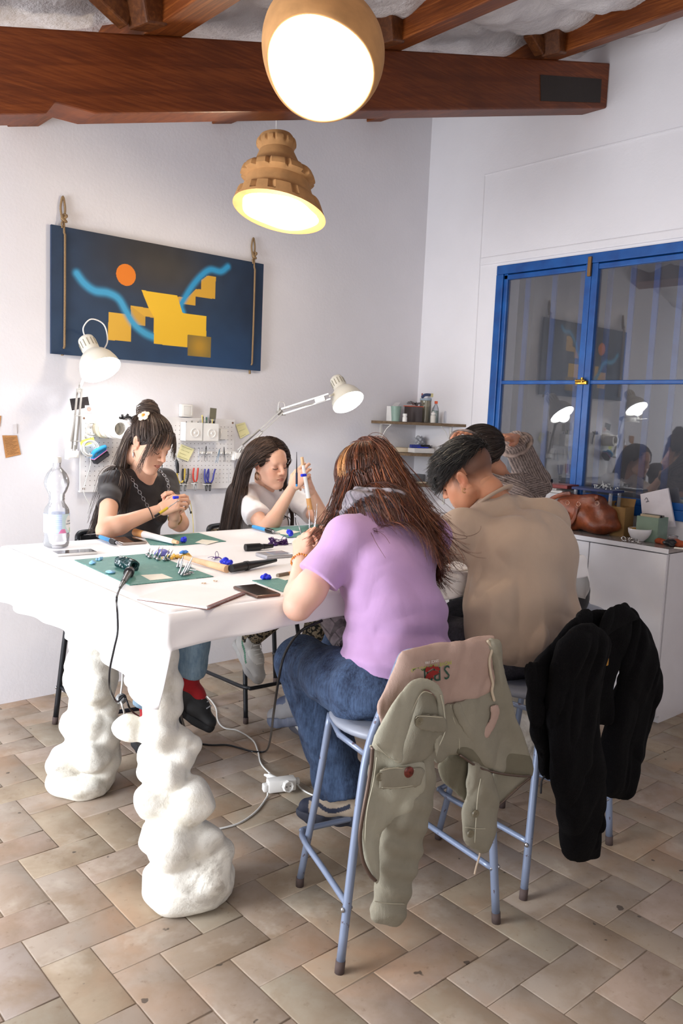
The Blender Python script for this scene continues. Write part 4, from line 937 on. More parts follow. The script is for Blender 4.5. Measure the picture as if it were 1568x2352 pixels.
def strands(name, paths, rad, cols, m, parent, tip=.35, sides=3, label=None):
    """paths (n, k, 3) -> one mesh of tapering tubes"""
    P = np.asarray(paths, float); off = RNG.normal(size=(len(P), 1, 3))*.0013; cols = np.concatenate([cols, np.asarray(cols)*RNG.uniform(.75, 1.3, (len(P), 1))]); rad = rad*.62; P = np.concatenate([P, P+off*np.linspace(.3, 1.6, P.shape[1])[None, :, None]]); n, k, _ = P.shape; T = np.gradient(P, axis=1); T /= np.linalg.norm(T, axis=2, keepdims=True)+1e-9
    ref = np.array([.31, .52, .79]); U = np.cross(T, ref); U /= np.linalg.norm(U, axis=2, keepdims=True)+1e-9; W = np.cross(T, U)
    t = np.linspace(0, 1, k); r = (np.asarray(rad).reshape(-1, 1)*np.ones((n, 1)))*(1-(1-tip)*t**2)[None]
    V = np.stack([P+(U*math.cos(a)+W*math.sin(a))*r[..., None] for a in (2*PI*np.arange(sides)/sides)], 2).reshape(-1, 3)
    i = (np.arange(n)[:, None, None]*k+np.arange(k-1)[None, :, None])*sides; a = np.arange(sides)[None, None]; b = (a+1) % sides
    F = np.stack([i+a, i+b, i+sides+b, i+sides+a], -1).reshape(-1, 4); C = np.repeat(np.asarray(cols), k*sides, axis=0)
    o = link(name, np_mesh(name, V, F, C), m, parent, True, True)
    if label: o['label'] = label
    return o
def hair_mat(name, rough=.38):
    s = NT(name); a = s.n('ShaderNodeVertexColor', layer_name='Col').outputs[0]; s.P(Base_Color=a, Roughness=rough, Specular_IOR_Level=.55, Anisotropic=.4); return s.m
M_hair = hair_mat('hair_strands', .45)
def grow(P0, D0, n, step, field, colliders=(), mom=.6, jitter=.0, rng=RNG):
    P = np.array(P0, float); D = np.array(D0, float); out = [P.copy()]; N = len(P); off = rng.random(N)*.012
    step = np.asarray(step)*np.ones(N)
    for i in range(n):
        f = field(P, i/n); f = f/(np.linalg.norm(f, axis=1, keepdims=True)+1e-9); D = D*mom+f*(1-mom)+rng.normal(size=P.shape)*jitter; D /= np.linalg.norm(D, axis=1, keepdims=True)+1e-9
        P = P+D*step[:, None]
        for (c, R, r, ex) in colliders:
            Y = (P-c)@R; q = Y/r; d = np.linalg.norm(q, axis=1); lim = 1+(off+ex)/np.mean(r); m = d < lim; Y[m] = Y[m]/d[m][:, None]*lim[m][:, None]; P[m] = c+Y[m]@R.T
        out.append(P.copy())
    return np.stack(out, 1)
def scalp(hc, R, sc, n, cond, rng=RNG):
    """random root points on the skull; cond(local) selects, local in metres x right y forward z up"""
    u = rng.normal(size=(n*6, 3)); u /= np.linalg.norm(u, axis=1, keepdims=True); L = u*np.array([.077, .096, .088])+np.array([0, -.015, .035]); m = cond(L); L = L[m][:n]
    nn = (L-np.array([0, -.015, .035]))/np.array([.077, .096, .088])**2; nn /= np.linalg.norm(nn, axis=1, keepdims=True); return hc+(L*sc)@R.T, nn@R.T, L
def shade_cols(n, base, hi, frac=.3, rng=RNG):
    a = np.array(srgb(base)); b = np.array(srgb(hi)); t = rng.random(n)**2; k = (rng.random(n) < frac)[:, None]; return a*(.6+.7*rng.random((n, 1)))*(~k)+(a*(1-t[:, None])+b*t[:, None])*k
def hair_cap(hc, R, sc, col, parent, ex=.004, cuts=(), rr=(.077, .096, .088), m=None, name='hair_base'):
    s = SDF(); s.R = R; s.o = np.array(hc, float); s.ell(np.array([0, -.015, .035])*sc, tuple((x+ex)*sc for x in rr), k=.01)
    for pt, nn, rd in cuts: s.cut(np.array(pt)*sc, nn, rd)
    V, F, _ = s.mesh(.004); C = np.ones((len(V), 3))*np.array(srgb(col)); return link(name, np_mesh(name, V, F, C), m or M_hair, parent, True, True)
def brows_lashes(root, hc, R, sc, col, closed=True, thick=.0022):
    Wd = lambda p: tuple(np.array(hc)+R@(np.array(p)*sc))
    for sx in (-1, 1):
        b = MB(); b.tube([Wd((.012*sx, .0915, .0215)), Wd((.026*sx, .0905, .0275)), Wd((.040*sx, .083, .0265)), Wd((.049*sx, .073, .0205))], lambda t: (thick*(1-.6*t), thick*1.2*(1-.6*t)), 6); o = b.done('eyebrow', mat('brow_'+col, col, .8), None, True); o.parent = root; o.matrix_parent_inverse = root_matrix(root).inverted()
        b = MB(); b.tube([Wd((.0165*sx, .0835, -.0035)), Wd((.024*sx, .0885, -.0075)), Wd((.034*sx, .0885, -.0085)), Wd((.0465*sx, .0795, -.0035))], lambda t: .0013, 6); o = b.done('eyelashes', mat('lash', '1d1512', .8), None, True); o.parent = root; o.matrix_parent_inverse = root_matrix(root).inverted()
def child(b, name, m, root, smooth=True, label=None):
    o = b.done(name, m, None, smooth); o.parent = root; o.matrix_parent_inverse = root_matrix(root).inverted()
    if label: o['label'] = label
    return o
def shoe(root, ankle, toe, up, sc=1.0, cols=('2b2b2e', '1d1d20', '2b2b2e'), m=None, laces='e8e6e0', sole_h=.028, name='shoe', label=None, stripes=None, chunky=0.0):
    """ankle = ankle joint, toe = direction of the toes"""
    f = unit(toe); R = frame(f, up); s = SDF(); s.R = R; s.o = np.array(ankle, float); q = lambda *a: tuple(x*sc for x in a)
    s.cap(q(0, -.035, -.035), q(0, .06, -.045), .038*sc, .038*sc, k=.03, col=0); s.cap(q(0, .06, -.045), q(.004, .135, -.058), .040*sc, .030*sc, k=.03, col=0)
    s.cap(q(0, -.012, -.03), q(0, -.006, .022), .040*sc, .041*sc, k=.025, col=0); s.ell(q(0, .055, -.012), q(.028, .05, .024), k=.03, col=2)
    s.ell(q(0, -.005, .045), q(.031, .036, .03), k=.008, op='s'); s.cut((0, 0, -.068*sc), (0, 0, -1), .004)
    o = sdf_obj('shoe', s, .0035*sc, m or vcmat('shoe_leather', .55, bump=.2, bscale=150), root, [np.array(srgb(c)) for c in cols], label)
    if stripes is not None:
        a = o.data.color_attributes['Col']; n = len(o.data.vertices); co = np.zeros(n*3); o.data.vertices.foreach_get('co', co); L = ((co.reshape(-1, 3)-s.o)@R)/sc; C = np.zeros(n*4); a.data.foreach_get('color', C); C = C.reshape(-1, 4); stripes(L, C); a.data.foreach_set('color', C.ravel())
    s2 = SDF(); s2.R = R; s2.o = np.array(ankle, float); h = sole_h*.5
    s2.chain([q(0, -.045, -.078), q(0, .02, -.080), q(.002, .09, -.080), q(.004, .140, -.074)], [.034*sc+chunky, .032*sc, .039*sc+chunky, .028*sc+chunky], k=.02); s2.cut((0, 0, -.062*sc), (0, 0, 1), .004); s2.cut((0, 0, -(.066+sole_h)*sc), (0, 0, -1), .004)
    if chunky: s2.disp = lambda X, Y, Z: .003*np.sin(120*(X*f[0]+Y*f[1]+Z*f[2]))
    so = sdf_obj('sole', s2, .0035*sc, mat('sole_'+cols[1], cols[1], .7, bump=.4, bscale=120), None); so.parent = o; so.matrix_parent_inverse = root_matrix(o).inverted()
    if laces:
        b = MB(); W_ = lambda p: tuple(s.o+R@(np.array(p)*sc))
        for i in range(5): yy = .030+.018*i; zz = .031-.0098*i; b.tube([W_((-.022, yy, zz-.006)), W_((0, yy+.006, zz+.007)), W_((.022, yy, zz-.006))], .0030, 6)
        b.tube([W_((0, .03, .028)), W_((.018, .02, .036)), W_((.030, .035, .018)), W_((.004, .032, .026)), W_((-.020, .022, .036)), W_((-.028, .040, .014))], .0018, 5)
        l = b.done('laces', mat('lace_'+laces, laces, .7), None, True); l.parent = o; l.matrix_parent_inverse = root_matrix(o).inverted()
    return o
# ---------------- woman in the black t-shirt (behind the table, left) ----------------
def woman_black():
    root = thing('person', 'woman in a black t-shirt with half-up dark hair, bending over a small blue carving', 'person', (1.74, 3.42, .63))
    J = dict(pelvis=(1.73, 3.47, .72), chest=(1.765, 3.46, 1.03), neck=(1.785, 3.44, 1.195), shR=(1.625, 3.42, 1.155), shL=(1.925, 3.475, 1.15),
             elR=(1.478, 3.165, .987), wrR=AY(368, 1170, 3.10), elL=(1.875, 3.25, .985), wrL=AY(400, 1190, 3.12))
    hc, hf, hu, sc = (1.768, 3.353, 1.340), (.33, -.84, -.45), (.10, 0, 1), 1.0; R = frame(hf, hu); SK = 'dcae93'; f = (.12, -1, 0)
    s = SDF(); torso(s, J, f, -.006); limbs(s, J); neckhead(s, J, hc, hf, hu)
    for a, sx in (('R', -1), ('L', 1)):
        k = (1.70+.10*sx, 3.02, .60); s.cap((1.73+.085*sx, 3.42, .69), k, .072, .055, k=.04); s.cap(k, (1.74+.06*sx, 3.0, .22), .052, .036, k=.03)
    A = s.mesh(.0055); A = (A[0], A[1], np.ones((len(A[0]), 3))*srgb(SK)); h = head_sdf(hc, hf, hu, sc); h.cap((0, -.035, -.05), (0, -.05, -.09), .045, .046, k=.02); V, F, _ = h.mesh(.0024)
    Hm = (V, F, head_colors(V, hc, hf, hu, sc, SK, 'a8574c'))
    pR = np.array(AY(404, 1156, 3.06)); wr = np.array(J['wrR']); d1 = unit(pR-wr)
    h1, t1 = hand_mesh(wr, d1+v3(.1, 0, .05), (-.15, -.75, .62), -1, (.55, .65, .75, .85), 'pinch', .95, .6, skin=SK)
    wl = np.array(J['wrL']); h2, t2 = hand_mesh(wl, (.05, -.28, 1), (.75, -.1, .1), 1, (.75, .8, .85, .9), 'pinch', .95, .6, skin=SK)
    person_mesh(root, [A, Hm, h1, h2])
    # t-shirt
    s = SDF(); torso(s, J, f, .006, bust=.050)
    for a in 'RL':
        sh, el = np.array(J['sh'+a]), np.array(J['el'+a]); e = lerp(sh, el, .48); s.cap(sh, e, .047, .050, k=.03); box_end(s, sh, el, .50, .068)
    s.ell(np.array(J['neck'])+v3(.01, -.035, .035), (.072, .085, .062), k=.008, op='s'); s.disp = lambda X, Y, Z: fold(X, Y, Z, (3, 1, 9), 9, .0015, .4)+crease(X, Y, Z, (1, .1, -.6), 16, .004, 1)+crease(X, Y, Z, (1, .2, .2), 12, .003, 2)
    s.cut((0, 0, .66), (0, 0, -1), .004, local=False); sdf_obj('t_shirt', s, .0048, cloth_mat('charcoal_jersey', '2c2829'), root)
    # jeans, socks, shoes under the table
    s = SDF(); ank = AY(434, 1572, 3.0); kn = v3(1.80, 2.98, .60)
    s.ell(J['pelvis'], (.175, .13, .11), k=.04)
    for sx, k_, a_ in ((1, kn, ank), (-1, v3(1.62, 3.0, .60), v3(1.63, 3.05, .2))):
        s.cap((1.73+.08*sx, 3.42, .70), k_, .09, .078, k=.04); b_ = lerp(k_, a_, .74) if sx > 0 else lerp(k_, a_, .9); s.cap(k_, b_, .078, .070, k=.03); box_end(s, k_, a_, .84 if sx > 0 else .88, .12)
    s.disp = lambda X, Y, Z: crease(X, Y, Z, (.6, .2, 1), 14, .006, 5)+crease(X, Y, Z, (1, .3, .2), 10, .004, 6); sdf_obj('jeans', s, .006, denim('light_denim', '5f7f9c', '9bb4c6'), root)
    for sx, a_, td in ((1, ank, (.42, -.62, -.36)), (-1, v3(1.63, 3.05, .16), (-.1, -1, -.1))):
        a_ = np.array(a_, float); s = SDF(); s.cap(a_+v3(0, 0, .17), a_+v3(0, 0, .0), .043, .040, k=.02); s.cap(a_, a_+unit(td)*.05+v3(0, 0, -.02), .04, .034, k=.02); s.disp = lambda X, Y, Z: .0015*np.sin(Z*160)
        sdf_obj('sock', s, .004, cloth_mat('red_knit', 'b01f27', folds=.4), root)
        o = shoe(root, a_+v3(0, 0, -.03), td, (0.25, 0, 1), 1.08, ('232427', '202124', '2c2d31'), laces='b9bcc4' if sx > 0 else None, label='black sneaker with silver lace hooks')
    # hair
    T = (1.74, 3.46); hcv = np.array(hc)
    hair_cap(hcv, R, sc, '241a17', root, .004, [((0, .062, .03), (0, .92, -.40), .01), ((0, .0, -.045), (0, .1, -1), .01)])
    bun = hcv+R@v3(.008, -.070, .118)
    P0, N0, L = scalp(hcv, R, sc, 1500, lambda L: (L[:, 2] > .0) & (L[:, 1] < .07) & ((L[:, 1] > -.05) | (L[:, 2] > .04)) & (np.abs(L[:, 0]) > -.1))
    def up(P, t): return (bun-P)/np.linalg.norm(bun-P, axis=1, keepdims=True)+ (P-hcv)*2.0*(1-t)
    D0 = np.cross(N0, np.cross(bun-P0, N0)); pa = grow(P0, D0, 16, np.linalg.norm(bun-P0, axis=1)/15.0, up, [(hcv+R@v3(0, -.015, .035), R, v3(.077, .096, .088), .004)], .3)
    strands('hair', pa, .0017, shade_cols(len(pa), '483830', '8d7a6c', .3), M_hair, root, .6)
    s = SDF(); s.ell(bun, (.040, .036, .046), R=R, k=.02); s.disp = lambda X, Y, Z: .002*np.sin(260*(X+Z)); V, F, _ = s.mesh(.003); o = link('hair_bun', np_mesh('hair_bun', V, F, np.ones((len(V), 3))*srgb('2c1f1a')), M_hair, root, True, True)
    ang = RNG.random(500)*2*PI; u = RNG.normal(size=(500, 3)); u /= np.linalg.norm(u, axis=1, keepdims=True); P0 = bun+u*v3(.038, .034, .044)
    pa = grow(P0, np.cross(u, v3(0, .4, 1)), 12, .008, lambda P, t: np.cross(P-bun, v3(0.3, .5, 1))*20-(P-bun)*4, [(bun, np.eye(3), v3(.038, .034, .044), .003)], .4)
    strands('bun_strands', pa, .0015, shade_cols(len(pa), '483830', '8d7a6c', .35), M_hair, root, .5)
    # long loose back hair over her right shoulder and down the back
    P0, N0, L = scalp(hcv, R, sc, 1100, lambda L: (L[:, 2] < .03) & (L[:, 1] < -.045) & (L[:, 2] > -.05) & (L[:, 0] > -.03))
    tgt = v3(1.60, 3.52, .85); P0 = P0[::1]; cols = [(np.array(J['chest']), frame(f, (0, 0, 1)), v3(.168, .120, .175), .004), (np.array(J['shR']), np.eye(3), v3(.07, .07, .07), .003), (hcv+R@v3(0, -.015, .035), R, v3(.077, .096, .088), .003)]
    pull = RNG.normal(size=(len(P0), 3))*v3(.4, .2, .1)
    pa = grow(P0, N0*.2+v3(-.2, .9, -.7), 36, .014, lambda P, t: v3(-.15, .10, -1.0)*(1+0*P)+pull*.16, cols, .7, .03); strands('long_hair', pa, .0019, shade_cols(len(pa), '45352d', '84705f', .3), M_hair, root, .3)
    # fringe
    n = 120; xs = RNG.uniform(-.066, .066, n); P0 = np.stack([xs, .052+.018*RNG.random(n), .090-abs(xs)*.35+.01*RNG.random(n)], 1); Pw = hcv+P0@R.T
    side = np.sign(xs+.010); dl = np.stack([side*(.25+.25*np.abs(xs)/.066), .55+0*xs, -.75+0*xs], 1)@R.T; ln = .0046+.0034*(np.abs(xs)/.066)
    g = np.stack([side*(.12+abs(xs)*3.2), .10+0*xs, -1.0+0*xs], 1)@R.T
    pa = grow(Pw, dl, 15, ln, lambda P, t: g, [(hcv+R@v3(0, .0, .025), R, v3(.080, .103, .098), .003)], .8, .03); strands('fringe', pa, .0013, shade_cols(n, '483830', '8d7a6c', .35), M_hair, root, .3)
    n = 30; P0 = np.stack([.070+.006*RNG.random(n), .045+.015*RNG.random(n), .045+.02*RNG.random(n)], 1); Pw = hcv+P0@R.T; g = R@v3(.03, .05, -1)
    pa = grow(Pw, np.tile(R@v3(.3, .3, -1), (n, 1)), 20, .0085, lambda P, t: g+R@v3(.2*math.sin(t*6), .1, 0)+0*P, [(hcv, R, v3(.082, .09, .1), .0)], .85, .05); strands('face_lock', pa, .0011, shade_cols(n, '483830', '8d7a6c', .3), M_hair, root, .2)
    brows_lashes(root, hc, R, sc, '3a2a22')
    # flower clip, earring, necklace, bracelets
    W_ = lambda p: tuple(hcv+R@v3(*p)); fc = hcv+R@v3(.062, -.045, .110)
    for i in range(5):
        a = 2*PI*i/5; n_ = R@v3(.8, -.2, .5); u_ = unit(np.cross(n_, v3(0, 0, 1))); w_ = np.cross(n_, u_); c = fc+(u_*math.cos(a)+w_*math.sin(a))*.017; s = SDF(); s.ell(c, (.013, .005, .013), R=frame(n_, u_*math.cos(a)+w_*math.sin(a)), k=.002); sdf_obj('petal', s, .002, mat('petal_cream', 'f5e3c8', .6), root)
    b = MB(); b.sph(tuple(fc+unit(R@v3(.8, -.2, .5))*.004), .007, 10); child(b, 'flower_centre', mat('petal_orange', 'f09a3c', .6), root)
    e0 = hcv+R@v3(.082, -.002, -.036); b = MB(); b.tube([tuple(e0), tuple(e0+v3(0, 0, -.012))], .0009, 5, smooth=False); b.sph(tuple(e0+v3(0, 0, -.026)), (.0035, .0035, .014), 10); b.sph(tuple(e0+v3(0, 0, -.008)), .0025, 8); child(b, 'earring', M_steel, root)
    nk = np.array(J['neck']); pts = [nk+v3(-.075, .02, .03), nk+v3(-.088, -.075, -.02), nk+v3(-.06, -.112, -.09), nk+v3(-.015, -.128, -.165), nk+v3(.035, -.128, -.165), nk+v3(.075, -.105, -.09), nk+v3(.092, -.06, -.02), nk+v3(.08, .02, .03)]
    P = catmull([Vector(p) for p in pts], 6); b = MB(); acc = 0; last = P[0]
    L_ = [P[0]]; 
    for p in P[1:]:
        while (p-L_[-1]).length > .0165: L_.append(L_[-1]+(p-L_[-1]).normalized()*.0165)
    for i in range(len(L_)-1):
        c = (L_[i]+L_[i+1])/2; t = (L_[i+1]-L_[i]).normalized(); nn = Vector((0, -1, .2)); u_ = t.cross(nn).normalized(); w_ = u_ if i % 2 == 0 else (u_*.45+nn.normalized()*.9).normalized()
        b.tube([c+t*.0105*math.cos(a)+w_*(.0072 if i % 2 == 0 else .004)*math.sin(a) for a in np.linspace(0, 2*PI, 11)[:-1]], .0013, 5, closed=True, smooth=False)
    child(b, 'chain_necklace', M_steel, root)
    def ring_at(p, ax, r, th, m, nm):
        ax = unit(ax); u_ = unit(np.cross(ax, v3(.3, .2, 1))); w_ = np.cross(ax, u_); b = MB(); b.tube([tuple(p+(u_*math.cos(a)+w_*math.sin(a))*r) for a in np.linspace(0, 2*PI, 17)[:-1]], th, 6, closed=True, smooth=False); child(b, nm, m, root)
    d = unit(np.array(J['wrR'])-np.array(J['elR'])); ring_at(np.array(J['wrR'])-d*.045, d, .0275, .0018, mat('black_cord', '17161a', .7), 'hair_tie')
    d = unit(np.array(J['wrL'])-np.array(J['elL'])); ring_at(np.array(J['wrL'])-d*.02, d+v3(.3, 0, 0), .029, .0028, mat('gold', 'b89a62', .35, 1.0), 'bracelet')
    # tattoo lines on the upper arm
    b = MB(); up_ = np.array(J['shR']); el = np.array(J['elR']); 
    for i, tt in enumerate((.70, .76, .81)):
        c = lerp(up_, el, tt); o_ = unit(v3(-.75, -.62, 0))*.0405; b.tube([tuple(c+o_+v3(.012*math.cos(k*2.1+i), -.012*math.cos(k*2.1+i), .004*math.sin(k*3.3+i))) for k in range(6)], .0005, 4)
    child(b, 'tattoo', mat('tattoo_ink', '8a6f68', .8), root, label='thin dark line tattoo')
    return (t1, t2)
TIPS1 = woman_black()

# ---------------- woman in the white t-shirt ----------------
def woman_white():
    root = thing('person', 'woman in a white t-shirt with very long dark hair, raising a tool to her face', 'person', (2.43, 3.40, .63))
    J = dict(pelvis=(2.42, 3.42, .58), chest=(2.47, 3.46, .95), neck=(2.48, 3.44, 1.13), shR=(2.335, 3.42, 1.075), shL=(2.655, 3.45, 1.075),
             elR=AY(612, 1222, 3.16), wrR=AY(672, 1118, 3.10), elL=AY(748, 1205, 3.16), wrL=AY(714, 1128, 3.10))
    hc, hf, hu, sc = (2.432, 3.345, 1.245), (.10, -.97, -.14), (-.10, 0, 1), .98; R = frame(hf, hu); SK = 'e2b49b'; f = (.05, -1, 0)
    s = SDF(); torso(s, J, f, -.006); limbs(s, J); neckhead(s, J, hc, hf, hu, .045)
    for sx, k_, a_ in ((-1, v3(2.33, 3.02, .60), AY(577, 1470, 3.14)), (1, v3(2.50, 2.98, .56), v3(2.40, 2.98, .2))): s.cap((2.42+.08*sx, 3.40, .57), k_, .06, .045, k=.04); s.cap(k_, a_, .038, .024, k=.03)
    A = s.mesh(.0055); A = (A[0], A[1], np.ones((len(A[0]), 3))*srgb(SK)); h = head_sdf(hc, hf, hu, sc); h.cap((0, -.035, -.05), (0, -.045, -.085), .043, .043, k=.02); V, F, _ = h.mesh(.0024)
    Hm = (V, F, head_colors(V, hc, hf, hu, sc, SK, 'b0605a', .35))
    wr = np.array(J['wrR']); tgt = AY(697, 1085, 3.06); h1, t1 = hand_mesh(wr, np.array(tgt)-wr, (-.3, -.75, .55), -1, (.60, .55, .65, .75), 'pinch', .95, .5, skin=SK)
    wl = np.array(J['wrL']); tg = AY(703, 1098, 3.04); h2, t2 = hand_mesh(wl, np.array(tg)-wl+v3(-.0, 0, .0), (.35, -.85, .2), 1, (.85, .95, 1.0, 1.05), 'grip', .95, .5, skin=SK)
    person_mesh(root, [A, Hm, h1, h2])
    s = SDF(); torso(s, J, f, .007, bust=.046, wide=1.0)
    for a in 'RL':
        sh, el = np.array(J['sh'+a]), np.array(J['el'+a]); e = lerp(sh, el, .60); s.cap(sh, e, .052, .064, k=.035); box_end(s, sh, el, .62, .075)
    s.ell(np.array(J['neck'])+v3(0, -.03, .038), (.066, .078, .058), k=.008, op='s'); s.disp = lambda X, Y, Z: fold(X, Y, Z, (9, 2, 5), 8, .002, 1.0)+crease(X, Y, Z, (.2, .1, 1), 14, .006, 3)+crease(X, Y, Z, (1, .1, -.7), 14, .004, 4)
    s.cut((0, 0, .56), (0, 0, -1), .004, local=False); ts = sdf_obj('t_shirt', s, .005, cloth_mat('white_jersey', 'ece9ea', folds=.35), root)
    # leopard skirt
    s = SDF(); s.ell(J['pelvis'], (.17, .13, .10), k=.04)
    for sx, k_ in ((-1, v3(2.33, 3.02, .60)), (1, v3(2.50, 2.98, .56))): s.cap((2.42+.08*sx, 3.40, .57), k_, .085, .065, k=.05); s.cap(k_, (AY(577, 1466, 3.14) if sx < 0 else v3(2.42, 2.99, .28)), .062, .046, k=.03)
    sdf_obj('trousers', s, .006, M_leo, root, label='leopard print trousers')
    ank = np.array(AY(577, 1468, 3.14)); s = SDF(); s.cap(ank+unit(v3(2.33, 3.02, .60)-ank)*.13, ank, .042, .037); s.disp = lambda X, Y, Z: .0015*np.sin(Z*200); sdf_obj('sock', s, .004, cloth_mat('white_knit', 'd9d7d2'), root)
    def st(L, C):
        m = (np.abs(L[:, 2]+.02+.5*(L[:, 1]-.02)) < .006) & (np.abs(L[:, 0]) > .022) & (L[:, 1] < .07); C[m, :3] = srgb('3f7d62')
    shoe(root, ank+v3(0, 0, -.02), (.05, -.72, -.62), (0, -.35, 1), 1.06, ('b9b7b4', 'a8a6a4', 'cfcdc8'), vcmat('silver_mesh', .4, bump=.4, bscale=260), 'd8d6d2', label='silver grey running shoe', stripes=st)
    a2 = np.array(AY(672, 1610, 2.95)); s = SDF(); s.cap(a2+v3(.02, .04, .12), a2, .040, .037); sdf_obj('sock', s, .004, cloth_mat('white_knit', 'd9d7d2'), root)
    shoe(root, a2+v3(0, 0, .0), (-.1, -1, -.35), (0, -.2, 1), .98, ('b9b7b4', '4a4a52', 'cfcdc8'), vcmat('silver_mesh'), 'd8d6d2', label='silver grey running shoe')
    hcv = np.array(hc); hair_cap(hcv, R, sc, '241814', root, .004, [((0, .060, .042), (0, .90, -.43), .01), ((0, .0, -.05), (0, .1, -1), .01)])
    hcol = [(hcv+R@v3(0, -.015, .035), R, v3(.077, .096, .088), .004), (np.array(J['chest']), frame(f, (0, 0, 1)), v3(.175, .125, .175), .004), (np.array(J['shR']), np.eye(3), v3(.075,)*3 if False else v3(.075, .075, .075), .003), (np.array(J['shL']), np.eye(3), v3(.075, .075, .075), .003), (np.array(J['neck']), np.eye(3), v3(.07, .07, .08), .002)]
    for nm, sgn, n_ in (('long_hair', -1, 1700), ('long_hair_far_side', 1, 900)):
        n = n_; y = RNG.uniform(-.09, .066, n); dx = RNG.random(n)**1.6*.060; P0 = np.stack([-sgn*(.001+dx), y, .035+.090*np.sqrt(np.clip(1-((y+.015)/.1)**2-(dx/.08)**2, 0, 1))], 1); Pw = hcv+P0@R.T
        back = R@v3(0, -1, 0); sd = R@v3(-sgn, 0, 0)                # her right is +x, which lies on the left of the photo
        lat = R@v3(sgn*-1.0, 0, 0); spread = RNG.random((n, 1)); lat0 = (R@v3(1, 0, 0))*(-sgn)
        D0 = lat0+0*Pw; c2 = v3(-.13, .10, -1) if sgn < 0 else v3(.10, .14, -1)
        def fld(P, t, lat0=lat0, c2=c2, spread=spread, y=y):
            a = min(1, .25+t*8); g = lat0*(1-a)+c2*a*1.0; fr = np.clip((y+.02)/.09, 0, 1)[:, None]; return g+(R@v3(0, -1, 0))*(1.25*fr)*max(0, 1-abs(t-.12)*6)+0*P
        pa = grow(Pw, D0, 42, .0135+.0015*RNG.random(n), fld, hcol, .72, .012); strands(nm, pa, .0020, shade_cols(n, '38271f', '6b5344', .3), M_hair, root, .45)
    brows_lashes(root, hc, R, sc, '2e1f1a', thick=.0026)
    e0 = hcv+R@v3(.080, .0, -.036)*sc; b = MB(); u_ = R@v3(.2, .95, 0); b.tube([tuple(e0+v3(0, 0, -.019)+(u_*math.cos(a)+v3(0, 0, 1)*math.sin(a))*.018) for a in np.linspace(0, 2*PI, 21)[:-1]], .0034, 8, closed=True, smooth=False); child(b, 'hoop_earring', mat('old_gold', 'a8876b', .35, .9), root)
    # printed lines on the t-shirt front
    b = MB(); c0 = np.array(AY(645, 1205, 3.36)); cd = unit(_f)
    for pts in ([(620, 1235), (632, 1205), (645, 1190), (640, 1212), (632, 1236)], [(636, 1200), (650, 1182), (642, 1196), (655, 1190)], [(645, 1190), (662, 1188), (672, 1205), (670, 1222)], [(650, 1183), (660, 1190), (664, 1210)], [(680, 1160), (678, 1190), (682, 1215), (688, 1238)]):
        b.tube([tuple(AY(x, y, 3.352+.0008*(x-640)**1 if False else 3.352)) for x, y in pts], .0022, 5)
    child(b, 't_shirt_print', mat('print_ink', '3a3232', .8), root)
    return (t1, t2)
TIPS2 = woman_white()
